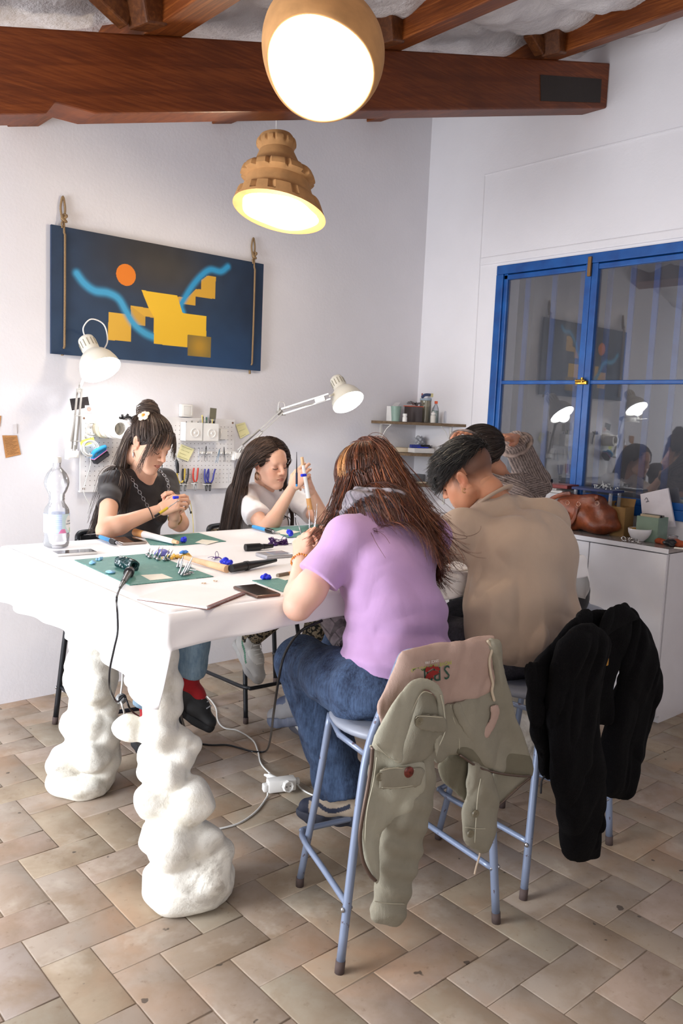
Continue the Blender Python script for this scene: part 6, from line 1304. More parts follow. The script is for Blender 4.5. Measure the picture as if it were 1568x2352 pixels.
slab(jk, ST1, 'upper_sleeve', M_kh, .066, [(905, 420), (1000, 440), (1058, 560), (1050, 640), (960, 770), (850, 800), (800, 770), (870, 600)], .024, wv(.006, 22, 2), **c4)
slab(jk, ST1, 'collar', M_khl, .086, [(690, 698), (725, 590), (800, 460), (868, 390), (935, 362), (1000, 375), (1040, 425), (1062, 540), (1058, 640), (1035, 700), (1010, 760), (1005, 700), (1028, 600), (1030, 480), (1000, 425), (950, 412), (915, 470), (880, 560), (838, 700), (825, 778), (790, 782), (740, 735)], .008, wv(.008, 22, 1.2, 1, .6), label='pale inside-out collar flap', **c4)
slab(jk, ST1, 'pocket_flap', M_kh, .084, [(722, 822), (800, 808), (938, 818), (936, 868), (905, 915), (730, 925), (718, 905)], .006, **c4)
slab(jk, ST1, 'button_tab', M_kh, .098, [(898, 575), (925, 540), (1050, 548), (1052, 635), (930, 622)], .006, **c4)
slab(jk, ST1, 'edge_strip', M_pk, .040, [(1290, 500), (1330, 495), (1328, 560), (1290, 640), (1262, 668), (1240, 640), (1290, 560)], .005, label='pink edge of the lining', **c4)
slab(jk, ST1, 'belt_strip', M_kh, .040, [(1092, 498), (1135, 484), (1175, 560), (1240, 660), (1290, 720), (1245, 735), (1190, 680), (1135, 600)], .007, **c4)
O, ex, n, P, uv = back_plane(ST1, .112)
for (x, y, m_, r) in ((931, 578, 'khaki_button', .0105), (750, 883, 'khaki_button', .011)):
    q = P(550+x*.4464, 1400+y*.4464); q = q-n*(.028 if y > 800 else .007); b = MB(); b.lathe([(.001, .0028), (r*.6, .0025), (r*.8, .0040), (r, .0035), (r*.95, 0), (.001, 0)], 20)
    for a in range(4): b.cyl((r*.25*math.cos(a*PI/2+.7), r*.25*math.sin(a*PI/2+.7), .002), (r*.25*math.cos(a*PI/2+.7), r*.25*math.sin(a*PI/2+.7), .0032), .0011, seg=6)
    o = b.done('button', mat('khaki_button', '77705c', .4), None, 'auto', M=Matrix.Translation(q) @ n.to_track_quat('Z', 'Y').to_matrix().to_4x4()); o.parent = jk; o.matrix_parent_inverse = root_matrix(jk).inverted()
q = P(550+895*.4464, 1400+855*.4464)-n*.022; b = MB(); b.lathe([(.001, .004), (.010, .0035), (.0145, .001), (.0145, 0), (.001, 0)], 20); o = b.done('badge', mat('brown_badge', '6d2c22', .3, var=.4, vscale=120), None, 'auto', M=Matrix.Translation(q) @ n.to_track_quat('Z', 'Y').to_matrix().to_4x4()); o.parent = jk; o.matrix_parent_inverse = root_matrix(jk).inverted()
O2, ex2, n2, P2, uv2 = back_plane(ST1, .055)
for (x, y) in ((1213, 1050), (1187, 1153)):
    q = P2(550+x*.4464, 1400+y*.4464); b = MB(); b.lathe([(.001, .003), (.007, .003), (.010, .004), (.011, 0), (.001, 0)], 20); o = b.done('button', mat('khaki_button', '77705c', .4), None, 'auto', M=Matrix.Translation(q) @ n2.to_track_quat('Z', 'Y').to_matrix().to_4x4()); o.parent = jk; o.matrix_parent_inverse = root_matrix(jk).inverted()
def jcord(nm, pts, off, r, m, seg=5):
    O_, ex_, n_, P_, uv_ = back_plane(ST1, off); b = MB(); b.tube([tuple(P_(550+x*.4464, 1400+y*.4464)) for x, y in pts], r, seg); return child(b, nm, m, jk)
jcord('zip', [(684, 705), (678, 790), (662, 900), (638, 1030), (622, 1130), (620, 1200), (634, 1290), (668, 1360), (700, 1396)], .080, lambda t: (.0035, .0055), M_zip)
jcord('zip', [(1130, 748), (1235, 815), (1330, 842), (1420, 855), (1498, 858)], .045, lambda t: (.003, .004), M_zip); jcord('zip', [(1498, 862), (1440, 910), (1370, 975), (1328, 1010)], .005, .003, M_zip)
for pts, off in (([(700, 690), (740, 735), (790, 772), (815, 770), (832, 700), (870, 570), (905, 480), (945, 425), (990, 432)], .0955), ([(1035, 440), (1052, 520), (1058, 620), (1028, 700)], .0955), ([(724, 830), (800, 816), (930, 826)], .087), ([(730, 915), (800, 918), (900, 905)], .087), ([(905, 560), (930, 548), (1045, 555)], .1055), ([(690, 1500), (760, 1512), (850, 1515)], .0745), ([(705, 760), (690, 880), (660, 1010), (648, 1120), (650, 1230), (690, 1330)], .0735), ([(1130, 735), (1128, 640), (1100, 560), (1085, 490)], .034), ([(1240, 870), (1225, 960), (1215, 1100), (1210, 1200)], .054), ([(1160, 1120), (1240, 1128), (1300, 1122)], .054)):
    jcord('seam', pts, off, .0013, mat('seam_thread', 'b5b09c', .9), 4)
jcord('frayed_edge', [(1275, 160), (1298, 200), (1285, 260), (1292, 330), (1302, 380), (1298, 420), (1310, 470)], .036, .0042, mat('frayed_cotton', 'bfb09a', .95, bump=.6, bscale=300), 6)
jcord('drawstring', [(1240, 1228), (1232, 1275), (1218, 1320), (1208, 1362)], .03, .0028, mat('pale_string', 'b9a793', .9), 6)
# printed logo, upside down because the lining hangs inside out
O, ex, n, P, uv = back_plane(ST1, .0385)
def upside(px, py, ang=0.0):
    p = P(850+px*.2041, 1460+py*.2041); X = -ex; Y = Vector((0, 0, -1)); M = Matrix(((X[0], Y[0], n[0], p[0]), (X[1], Y[1], n[1], p[1]), (X[2], Y[2], n[2], p[2]), (0, 0, 0, 1))); return M @ Matrix.Rotation(ang, 4, 'Z')
px_m = .2041*1.42/1880*1.0+0; u_ = 0.2041/ (1880/ (Vector(P(1000, 1550)-Vector((0, 0, CH))).dot(Vector(_f)))); sxx = 1.12
M_ink = mat('green_ink', '2c4a3e', .9); M_red = mat('red_ink', '8c2420', .9)
for ch_, x, y in (('S', 862, 405), ('P', 758, 425), ('A', 682, 440), ('L', 592, 442), ('L', 522, 435)): text_on(ch_, 235*u_, upside(x, y, .10), M_ink, jk, 'printed_letter', sx=.85)
text_on('MOVE THE WORLD', 62*u_, upside(690, 345, .07), mat('lime_ink', 'a9b04a', .9), jk, 'printed_line', sx=1.0); text_on('SINCE 1986', 44*u_, upside(692, 293, .05), mat('white_ink', 'd8d2cc', .9), jk, 'printed_line', sx=.85)
b = MB()
for pts in ([(612, 400), (615, 365), (635, 345), (655, 355), (690, 345), (705, 322), (715, 345), (755, 345), (778, 372), (765, 395), (730, 380), (700, 360), (660, 385), (630, 410)],
            [(610, 470), (640, 420), (700, 385), (755, 395), (775, 415), (740, 420), (770, 430), (730, 435), (700, 450), (710, 490), (680, 465), (660, 500), (650, 470), (625, 490)]):
    fr = [b.bm.verts.new(P(850+x*.2041, 1460+y*.2041)+n*.003) for x, y in pts]; b.bm.faces.new(fr)
child(b, 'printed_claw', M_red, jk, False, 'red claw print')

# black fleece on the second stool
fl_ = thing('fleece_jacket', 'black fleece jacket hung over the back of the right-hand stool, sleeves dangling', 'jacket', tuple(ST2.location))
s = NT('black_fleece'); v = s.coord(); s.P(Base_Color=(.0022, .002, .0026), Roughness=1.0, Specular_IOR_Level=.15); s.bump(s.noise(v, 150, 4, .7), .8, .006); M_fl = s.m
c5 = dict(cc=(950, 1350), sc_=.3941)
slab(fl_, ST2, 'fleece_body', M_fl, .010, [(1130, 128), (1195, 92), (1255, 115), (1312, 172), (1330, 300), (1300, 420), (1180, 470), (1150, 600), (1150, 782), (1085, 808), (1000, 900), (830, 1108), (760, 1100), (755, 1000), (700, 900), (662, 800), (665, 480), (742, 430), (830, 280), (900, 182), (1000, 142)], .020, wv(.012, 22, .5), **c5)
slab(fl_, ST2, 'left_sleeve', M_fl, .055, [(860, 300), (980, 200), (1090, 250), (1120, 330), (1100, 500), (1082, 800), (1082, 1200), (1076, 1545), (1030, 1588), (950, 1602), (895, 1570), (870, 1440), (830, 1290), (805, 1100), (800, 900), (820, 600)], .038, wv(.012, 12, .6, .3, 1), **c5)
slab(fl_, ST2, 'right_sleeve', M_fl, .020, [(1255, 118), (1312, 172), (1362, 250), (1392, 360), (1415, 520), (1412, 680), (1345, 930), (1228, 1198), (1150, 1222), (1082, 1190), (1095, 1050), (1130, 900), (1165, 740), (1200, 560), (1190, 430), (1225, 300)], .034, wv(.010, 12, 1.6, .3, 1), **c5)
slab(fl_, ST2, 'fleece_collar', M_fl, .045, [(1125, 132), (1195, 92), (1260, 122), (1320, 185), (1240, 205), (1150, 260), (1080, 330), (1060, 250)], .016, **c5)
O_, ex_, n_, P_, uv_ = back_plane(ST2, .02); b = MB(); b.tube([tuple(P_(950+x*.3941, 1350+y*.3941)) for x, y in ((762, 1098), (745, 1125), (742, 1160), (740, 1198))], .003, 6); child(b, 'zip_pull', mat('black_cord', '17161a', .7), fl_)
O_, ex_, n_, P_, uv_ = back_plane(ST2, .032); b = MB(); q = P_(950+1128*.3941, 1350+432*.3941); b.box(tuple(q), (.012, .003, .024), bev=.002); child(b, 'inner_label', mat('ochre_label', 'a9782c', .8), fl_)
# ================= things on the table =================
TT = TZ+.0055
def T(px, py, z=TT): return Vector(AZ(px, py, z))
def place(name, label, cat, p, rz=0.0, group=None): return thing(name, label, cat, tuple(p), rz, group)
def ang(a, b): return math.atan2(b[1]-a[1], b[0]-a[0])
M_mat = None
s = NT('cutting_mat'); v = s.coord(); m_ = s.mapping(v, (1, 1, 1))
g1 = s.n('ShaderNodeTexBrick', i_Vector=m_, i_Color1=srgb('47827a')+(1,), i_Color2=srgb('447d75')+(1,), i_Mortar=srgb('86b3aa')+(1,), i_Scale=1.0, offset=0.0); s.set(g1.inputs['Brick Width'], .01); s.set(g1.inputs['Row Height'], .01); s.set(g1.inputs['Mortar Size'], .0004)
s.P(Base_Color=s.mix(s.ramp(s.noise(v, 30, 4), [(.55, (0,)*3), (.8, (.35,)*3)]), g1.outputs[0], srgb('9cc0ba')), Roughness=.6); M_mat = s.m
def quad_slab(name, label, cat, px, h, m, r=.0, group=None, z=TT, bev=.0008):
    P = [T(x, y, z) for x, y in px]; c = sum(P, Vector())/len(P); t = bpy.data.objects.new(name, None)
    b = MB(); b.prism([(p[0]-c[0], p[1]-c[1], 0) for p in P], (0, 0, h)); o = b.done(name, m, None); o.location = (c[0], c[1], z)
    return tag(o, label, cat, group)
# rectangle from its two near corners and a depth (keeps right angles)
def rect_slab(name, label, cat, a, b_, depth, h, m, group=None, z=TT, bev=0.0):
    A, B = T(*a, z), T(*b_, z); d = (B-A).normalized(); n = Vector((-d[1], d[0], 0)); c = (A+B)/2+n*depth/2; L = (B-A).length
    b = MB(); b.box((0, 0, h/2), (L, abs(depth), h), bev=bev); o = b.done(name, m, None, 'auto' if bev else False); o.location = (c[0], c[1], z); o.rotation_euler = (0, 0, ang(A, B)); return tag(o, label, cat, group)
quad_slab('cutting_mat', 'green ruled cutting mat nearest the left table corner, holding the metal points', 'mat', [(298, 1345), (490, 1325), (345, 1272), (171, 1287)], .0022, M_mat, group='green cutting mats')
quad_slab('cutting_mat', 'green cutting mat in front of the woman in black', 'mat', [(345, 1252), (415, 1253), (519, 1244), (456, 1225), (330, 1233)], .0022, M_mat, group='green cutting mats')
quad_slab('cutting_mat', 'green cutting mat in front of the woman in white', 'mat', [(660, 1236), (756, 1228), (736, 1205), (609, 1213)], .0022, M_mat, group='green cutting mats')
quad_slab('cutting_mat', 'green cutting mat beside the elbow of the woman in lilac', 'mat', [(648, 1360), (720, 1350), (690, 1325), (579, 1334)], .0022, M_mat, group='green cutting mats')
M_paper = mat('cream_paper', 'eeeadd', .9, var=.02); M_postit = mat('pale_yellow_paper', 'ece6b0', .9, var=.03); M_pw = mat('white_paper', 'f0efee', .85, var=.02)
quad_slab('paper_slip', 'cream paper slip on the nearest green cutting mat', 'paper', [(345, 1333), (397, 1328), (372, 1318), (323, 1321)], .0005, M_paper, z=TT+.0024, group='paper slips on the mats')
quad_slab('paper_slip', 'cream paper slip on the mat in front of the woman in black', 'paper', [(448, 1246), (475, 1251), (503, 1243), (464, 1239)], .0005, M_paper, z=TT+.0024, group='paper slips on the mats')
quad_slab('paper_slip', 'cream paper slip on the mat in front of the woman in white', 'paper', [(625, 1224), (661, 1229), (690, 1221), (650, 1216)], .0005, M_paper, z=TT+.0024, group='paper slips on the mats')
quad_slab('paper_slip', 'cream paper slip beside the forearm of the woman in lilac', 'paper', [(633, 1326), (655, 1333), (690, 1326), (660, 1320)], .0005, M_paper, z=TT+.0024, group='paper slips on the mats')
# phones
M_scr = mat('black_glass', '14100f', .06, var=0, coat=.6)
def phone(label, a, b_, depth, frame_m, L=None):
    A, B = T(*a), T(*b_); d = (B-A).normalized(); n = Vector((-d[1], d[0], 0)); c = (A+B)/2+n*depth/2; t = place('smartphone', label, 'phone', (c[0], c[1], TT), ang(A, B), 'smartphones'); w = (B-A).length
    b = MB(); b.box((0, 0, .005), (w, depth, .0095), bev=.0035); b.done('case', frame_m, t, 'auto'); b = MB(); b.box((0, 0, .0099), (w-.007, depth-.007, .0008), bev=.0003); b.done('screen', M_scr, t)
    b = MB(); b.cyl((w*.46, 0, .0104), (w*.46, 0, .0108), .002); b.done('lens', M_scr, t); return t
phone('white cased phone lying beside the water bottle', (131, 1279), (225, 1273), .072, mat('phone_white', 'e6e4e2', .3, var=0))
phone('taupe framed phone lying beside the blue soldering pen, before the woman in black', (282, 1253), (338, 1249), .150, mat('phone_taupe', 'b3a39a', .3, var=0))
phone('brown bronze phone lying at the near table edge beside the spiral notebook', (590, 1376), (645, 1370), .150, mat('phone_bronze', '6c5348', .3, .5, var=0))
# spiral notebook
A, B = T(477, 1400), T(560, 1366); d = (B-A).normalized(); n = Vector((-d[1], d[0], 0)); L = (B-A).length; t = place('spiral_notebook', 'open white spiral notebook at the near left corner of the table', 'notebook', A, ang(A, B))
b = MB(); b.box((L/2, .115, .004), (L, .225, .007)); b.done('pages', M_pw, t); b = MB(); b.box((L/2, .112, .0006), (L+.004, .232, .0012)); b.done('cover', mat('brown_board', '7a4c40', .8), t)
b = MB()
for i in range(34): x = L*(i+.5)/34; b.tube([(x, .006, .0085), (x, -.004, .009), (x, -.006, .004), (x, -.001, .001)], .0008, 4)
b.done('spiral_wire', mat('bronze_wire', '7b5650', .4, .6), t, True)
# bottle
p = T(130, 1257); t = place('water_bottle', 'clear plastic water bottle with a white cap and blue label, at the left table end', 'bottle', p)
M_pet = glass('clear_plastic', 'fbfcff', .26, .12); sc = .345
prof = [(.001, .004), (.030, .000), (.042, .006), (.046, .020), (.044, .034), (.0455, .046), (.044, .052), (.0455, .058), (.045, .130), (.044, .140), (.040, .150), (.029, .166), (.027, .176), (.029, .181), (.027, .186), (.029, .191), (.028, .198), (.036, .210), (.043, .228), (.044, .242), (.041, .258), (.034, .276), (.022, .290), (.0145, .298), (.014, .318)]
b = MB(); b.lathe([(r*1.03, z*1.03) for r, z in prof], 32)
for v_ in b.bm.verts:
    a = math.atan2(v_.co.y, v_.co.x); z = v_.co.z
    if z < .035 and z > .002: k = 1+.05*math.sin(5*a); v_.co.x *= k; v_.co.y *= k
    if .2 < z < .28: k = 1+.035*math.sin(6*a+z*60); v_.co.x *= k; v_.co.y *= k
b.done('bottle_body', M_pet, t, True)
b = MB(); b.lathe([(.001, .346), (.015, .345), (.0165, .342), (.0168, .324), (.0155, .323)], 28)
for v_ in b.bm.verts:
    a = math.atan2(v_.co.y, v_.co.x)
    if v_.co.z < .343 and v_.co.x**2+v_.co.y**2 > 1e-5: k = 1+.02*math.cos(14*a); v_.co.x *= k; v_.co.y *= k
b.done('bottle_cap', M_white, t, True)
n = 96; r = .0478; V = []; F = []; C = []; a0 = -2.55; rows = 30
for i in range(n+1):
    a = a0+2*PI*i/n
    for j in range(rows+1):
        z = .060+.072*j/rows; V.append((r*math.cos(a), r*math.sin(a), z)); u = (i/n); w_ = j/rows; c = np.array(srgb('b9cdf2')); s1 = (u*2*PI*r)
        du = (s1-.058)/.017; dv = (w_-.5)/.36; c = c*(1-.5)+.5*np.array(srgb('dfe8fb')) if (int(w_*18) % 2 and u < .16) else c
        if .16 < u < .30: c = np.array(srgb('cfe6ea'))
        if abs(s1-.082) < .018 and (w_-.52)**2/.16+((s1-.082)/.018)**2 < 1: c = np.array(srgb('f4f4f4'))
        if w_ < .22 and abs(s1-.052) < .016*(1-w_*2.5): c = np.array(srgb('e884b4'))
        if w_ < .25 and s1 > .085 and s1 < .10: c = np.array(srgb('9fcf8c'))
        C.append(c)
for i in range(n):
    for j in range(rows): q = i*(rows+1)+j; F.append((q, q+rows+1, q+rows+2, q+1))
link('label', np_mesh('label', np.array(V), np.array(F), np.array(C)), vcmat('label_print', .5, mottling=0), t)
def curved_text(body, size, ac, z, parent, m, rr=.0482):
    o = text_on(body, size, Matrix.Identity(4), m, parent, 'label_text')
    for v_ in o.data.vertices: a = ac+v_.co.x/rr; zz = z+v_.co.y; h = rr+v_.co.z; v_.co = (h*math.cos(a), h*math.sin(a), zz)
    o.matrix_parent_inverse = Matrix.Identity(4); return o
ac = a0+.082/r; curved_text('FONT', .0085, ac, .104, t, mat('grey_ink', '8b929a', .8)); curved_text('NATURA', .0085, ac, .094, t, bpy.data.materials['grey_ink'])
# tools
def rod(name, label, cat, a, b_, parts, r=.006, group=None, za=None, zb=None, lift=0.0):
    """a tool lying from a to b; parts = (name, t0, t1, r0, r1, material, label)"""
    A, B = (T(*a) if len(a) == 2 else Vector(a)), (T(*b_) if len(b_) == 2 else Vector(b_)); t = place(name, label, cat, A, 0, group); d = B-A; rm = max(max(q[3], q[4]) for q in parts)
    for nm, t0, t1, r0, r1, m, lb in parts:
        b = MB(); up = Vector((0, 0, 1)) if len(a) == 2 else Vector((0, 0, 0)); b.cyl(d*t0+up*(rm+lift), d*t1+up*(rm+lift), r0, r1, 18); b.done(nm, m, t, 'auto', label=lb)
    return t
M_blk = mat('black_plastic', '1b1b1e', .3, var=.05); M_bl = mat('light_blue_plastic', '3f9fe0', .35, var=.03); M_wd = mat('pale_wood', 'dcb48c', .6, var=.1, vscale=20); M_or = mat('orange_wood', 'e0a566', .5, var=.08)
def solder(label, a, b_):
    return rod('wax_pen', label, 'tool', a, b_, [('tail', 0, .14, .0055, .0075, M_blk, None), ('handle', .14, .56, .0085, .0085, M_bl, 'bright blue handle'), ('grip', .56, .60, .008, .012, M_blk, None), ('grip_ring', .60, .78, .012, .0095, M_blk, None), ('ferrule', .78, .84, .007, .006, M_steel, None), ('tip', .84, 1, .0028, .0018, M_steel, None)], group='blue wax pens')
solder('blue wax pen lying between the water bottle and the taupe phone', (223, 1237), (280, 1258)); solder('blue wax pen lying at the elbow of the woman in white', (572, 1213), (642, 1231))
rod('ring_stick', 'long tapered stick with an orange thick end and white paper sleeve, on the far mat', 'tool', (310, 1231), (408, 1255), [('thick_end', 0, .22, .016, .0145, M_or, 'orange wooden end'), ('paper_sleeve', .22, .90, .0148, .010, M_pw, None), ('tip', .90, 1, .0085, .007, M_wd, None)])
rod('ring_stick', 'bare pale wooden ring stick lying on the white cloth behind the black mandrel', 'tool', (425, 1289), (521, 1316), [('shaft', 0, 1, .0075, .0135, M_wd, None)])
rod('ring_mandrel', 'black tapered ring mandrel lying at the middle of the table', 'tool', (530, 1317), (633, 1297), [('grip', 0, .32, .0135, .0150, M_blk, None), ('collar', .30, .36, .0165, .0165, M_blk, None), ('cone', .36, 1, .0145, .0065, M_blk, None)])
rod('rotary_handpiece', 'black rotary handpiece lying beside the purple cord bundle', 'tool', (563, 1266), (626, 1262), [('motor', 0, .52, .0145, .0145, M_blk, None), ('neck', .52, .66, .013, .009, M_blk, None), ('chuck', .66, 1, .011, .0075, M_blk, None)])
rod('cork_marker', 'brown and tan short marker beside the forearm of the woman in lilac', 'tool', (637, 1327), (672, 1320), [('barrel', 0, .65, .007, .007, mat('olive_brown', '7d7060', .4), None), ('end_cap', .65, 1, .007, .006, M_or, None)])
rod('thin_rod', 'thin dark glassy rods beside the taupe phone', 'tool', (338, 1236), (398, 1253), [('shaft', 0, 1, .003, .003, mat('dark_teal', '1f4a4e', .2), None)])
# black soldering iron with its cable hanging over the edge
A = T(283, 1350); t = place('soldering_iron', 'black soldering iron on the near left table edge, its cable hanging down', 'tool', A); B = T(302, 1316); d = B-A
for nm, t0, t1, r0, r1, m in (('strain_relief', -.35, 0, .004, .007, M_blk), ('handle', 0, .62, .008, .0115, M_blk), ('collar', .62, .74, .0165, .0165, M_blk), ('barrel', .74, .86, .010, .008, M_steel), ('tip', .86, 1.15, .003, .002, M_steel)):
    b = MB(); b.cyl(d*t0+Vector((0, 0, .017)), d*t1+Vector((0, 0, .017)), r0, r1, 20); b.done(nm, m, t, 'auto')
c0 = A+d*(-.35)+Vector((0, 0, .017)); pts = [c0, AY(268, 1372, 1.99), AX(269, 1400, .985), AX(270, 1450, .975), AX(262, 1490, .968), AX(252, 1540, .965), AX(252, 1580, .98), AX(262, 1605, 1.06)]
b = MB(); b.tube([tuple(Vector(q)-A) for q in pts], .0032, 8); b.done('cable', M_blk, t, True)
# wax things
def blob(name, label, cat, px, rr, m, seed=0, z=TT, group=None, amp=.18, vox=.0016, hole=0.0):
    p = T(*px, z); rg = np.random.default_rng(seed); s = SDF(); s.o = np.zeros(3); 
    for i in range(7): o_ = rg.normal(size=3)*np.array(rr)*.32; s.ell(o_+v3(0, 0, rr[2]), np.array(rr)*(.55+.3*rg.random()), k=.003)
    if hole: s.ell((0, 0, rr[2]*1.6), (rr[0]*hole, rr[1]*hole, rr[2]*1.5), k=.001, op='s')
    k = [rg.normal(size=3)*260 for _ in range(4)]; s.disp = lambda X, Y, Z: amp*.004*sum(np.sin(X*a[0]+Y*a[1]+Z*a[2]) for a in k); s.cut((0, 0, .0003), (0, 0, -1)); o = sdf_obj(name, s, vox, m); o.location = p; return tag(o, label, cat, group)
M_wb = mat('blue_wax', '2233d6', .35, var=.12, vscale=80, sss=.2); M_wl = mat('light_blue_wax', '8cc0e4', .35, var=.05); M_wg = mat('dark_green_wax', '16383a', .25, var=.3, vscale=60, coat=.3); M_wp = mat('purple_wax', '4a2378', .3, var=.2, vscale=60); M_wy = mat('yellow_wax', 'e7b84a', .4, var=.1)
blob('wax_ring', 'blue wax ring blank on the mat in front of the woman in black', 'ring', (422, 1247), (.014, .012, .012), M_wb, 1, TT+.0022, 'blue wax ring blanks', hole=.55); blob('wax_ring', 'blue wax ring blank on the mat in front of the woman in white', 'ring', (666, 1234), (.015, .012, .015), M_wb, 2, TT+.0022, 'blue wax ring blanks', hole=.5)
blob('wax_nugget', 'bright blue wax nugget touching the black mandrel', 'wax', (518, 1300), (.015, .014, .013), M_wb, 3); blob('wax_nugget', 'bright blue wax nugget above the mat beside the brown phone', 'wax', (610, 1332), (.013, .011, .010), M_wb, 4)
blob('wax_disc', 'round pale blue wax disc on the nearest cutting mat', 'wax', (256, 1317), (.016, .013, .005), M_wl, 5, TT+.0022, amp=.05); blob('wax_chip', 'pale blue wax chip with a square head, on the nearest cutting mat', 'wax', (213, 1296), (.011, .008, .006), M_wl, 6, TT+.0022, amp=.3); blob('wax_chip', 'pale blue curled wax chip, furthest on the nearest cutting mat', 'wax', (230, 1287), (.012, .007, .006), M_wl, 8, TT+.0022, amp=.2)
A, B = T(272, 1302, TT+.002), T(309, 1312, TT+.002); s = SDF(); d_ = B-A; s.cap((0, 0, .019), tuple(d_+Vector((0, 0, .019))), .0185, .019, k=.003); s.cap(tuple(d_*.6+Vector((0, 0, .019))), tuple(d_*1.6+Vector((0, 0, .019))), .0095, .0095, k=.001, op='s'); rg = np.random.default_rng(9); kk = [rg.normal(size=3)*170 for _ in range(6)]
s.disp = lambda X, Y, Z: .0009*sum(np.sin(X*a[0]+Y*a[1]+Z*a[2]) for a in kk); du = np.array(d_.normalized()); s.cut(tuple(d_+Vector((0, 0, .019))), tuple(du), local=True); s.cut((0, 0, .019), tuple(-du), local=True); o = sdf_obj('wax_tube', s, .0018, M_wg); o.location = A; tag(o, 'dark green carved wax tube on the nearest cutting mat', 'wax')
blob('wax_block', 'lilac blue wax block behind the row of metal points', 'wax', (372, 1276), (.030, .012, .012), mat('lilac_wax', '6e72c4', .4), 10, amp=.03); blob('wax_sheet', 'crumpled yellow wax sheet among the metal points', 'wax', (395, 1283), (.028, .014, .006), M_wy, 11, amp=.5); blob('wax_sheet', 'crumpled yellow wax sheet beside the wooden ring stick', 'wax', (425, 1281), (.022, .014, .007), M_wy, 12, amp=.5); blob('wax_stick', 'bright blue wax offcut on the yellow wax', 'wax', (420, 1273), (.016, .007, .006), mat('mid_blue_wax', '3f7fd0', .4), 13, TT+.012, amp=.2)
for (x, y, tx, ty) in ((338, 1279, 345, 1258), (343, 1283, 352, 1262), (356, 1284, 366, 1254), (362, 1288, 374, 1256), (377, 1289, 389, 1260), (385, 1288, 397, 1262)):
    A = T(x, y, TT+.0022); B = Vector(A)+Vector(_r)*((tx-x)/FPX*2.9)+Vector((0, 0, 1))*((y-ty)/FPX*2.9); t = place('burr_point', 'silver burr point standing in the left row behind the wax tube', 'tool', A, 0, 'silver points in the left row'); d = B-A
    b = MB(); b.sph((0, 0, .007), .0075, 12); b.cyl((.004, 0, .002), (.011, .003, .002), .003, seg=8); b.done('foot', M_steel, t, True); b = MB(); b.cyl(Vector((0, 0, .006)), d, .0055, .0006, 12); b.done('spike', M_steel, t, True)
for (x, y, tx, ty) in ((407, 1305, 411, 1281), (413, 1305, 420, 1276), (411, 1320, 419, 1289), (416, 1324, 430, 1292), (422, 1322, 441, 1280), (428, 1318, 438, 1296)):
    A = T(x, y, TT+.0022); B = Vector(A)+Vector(_r)*((tx-x)/FPX*2.8)+Vector((0, 0, 1))*((y-ty)/FPX*2.8); t = place('burr_point', 'silver point leaning in the right-hand bundle on the nearest mat', 'tool', A, 0, 'silver points in the right bundle'); d = B-A
    b = MB(); b.tube([(0, 0, .004), tuple(d*.35), tuple(d*.7), tuple(d)], lambda t_: .0048*(1-.75*t_), 10); b.done('shaft', M_steel, t, True); b = MB(); b.cyl((0, 0, .0045), (.022, -.006, .0045), .0042, .003, 10); b.done('foot', M_steel, t, True)
for i, (x, y, tx, ty) in enumerate(((425, 1308, 452, 1312), (420, 1314, 446, 1318), (430, 1303, 449, 1308))):
    A, B = T(x, y, TT+.003), T(tx, ty, TT+.003); t = place('burr_point', 'silver point lying flat beside the right-hand bundle on the nearest mat', 'tool', A, 0, 'silver points lying flat'); b = MB(); b.tube([(0, 0, .003), tuple((B-A)*.5+Vector((0, 0, .003))), tuple(B-A+Vector((0, 0, .002)))], lambda t_: .0042*(1-.8*t_), 8); b.done('shaft', M_steel, t, True)
# purple flower, purple cord bundle, silver tin, wood shavings
p = T(497, 1285); b = MB()
for i in range(7): a = 2*PI*i/7+.3; r = .020+.008*(i % 3); b.tube([(0, 0, .004), (r*.5*math.cos(a), r*.5*math.sin(a), .009), (r*math.cos(a), r*math.sin(a), .003)], lambda t_: (.0008, .005*(1-.9*t_)), 6, up=(0, 0, 1))
b.tube([(0, 0, .004), (-.006, 0, .022), (.002, .002, .030), (.008, 0, .018), (.003, 0, .005)], .001, 5); o = b.done('wax_flower', M_wp, None, True); o.location = p; tag(o, 'small purple wax flower with a curled stem, behind the blue nugget', 'wax')
p = T(637, 1252); b = MB(); rg = np.random.default_rng(4)
for j in range(2):
    cx = -.022+.05*j
    for i in range(16): r1, r2 = .017+.006*rg.random(), .011+.004*rg.random(); th = rg.random()*6; tl = rg.normal()*.4+(.2 if j else -.3); z0 = .012+.006*rg.normal(); b.tube([(cx+.002*rg.normal()+r1*math.cos(a)*math.cos(tl), .004*rg.normal()+r2*math.sin(a)*.8, max(.002, z0+r1*math.cos(a)*math.sin(tl)+.005*math.sin(a+th))) for a in np.linspace(0, 2*PI, 13)[:-1]], .0013, 5, closed=True)
b.tube([(.04, -.004, .004), (.06, -.01, .004), (.07, -.005, .003)], .0013, 5); o = b.done('cord_bundle', mat('purple_cord', '4b2469', .5, var=.2), None, True); o.location = p; tag(o, 'tangled purple wax wire bundle behind the black handpiece', 'cord')
A, B = T(610, 1284), T(672, 1279); t = place('silver_tin', 'flat silver tin with a pale blue top, right of the black handpiece', 'box', (A+B)/2, ang(A, B)); w = (B-A).length; b = MB(); b.box((0, .035, .0065), (w, .085, .013), bev=.003); b.done('case', mat('silver_plastic', 'b9b9bd', .25, .4, var=.03), t, 'auto'); b = MB(); b.box((.012, .035, .0136), (w*.55, .055, .001)); b.done('window', mat('slate_blue', '7f97b0', .2), t)
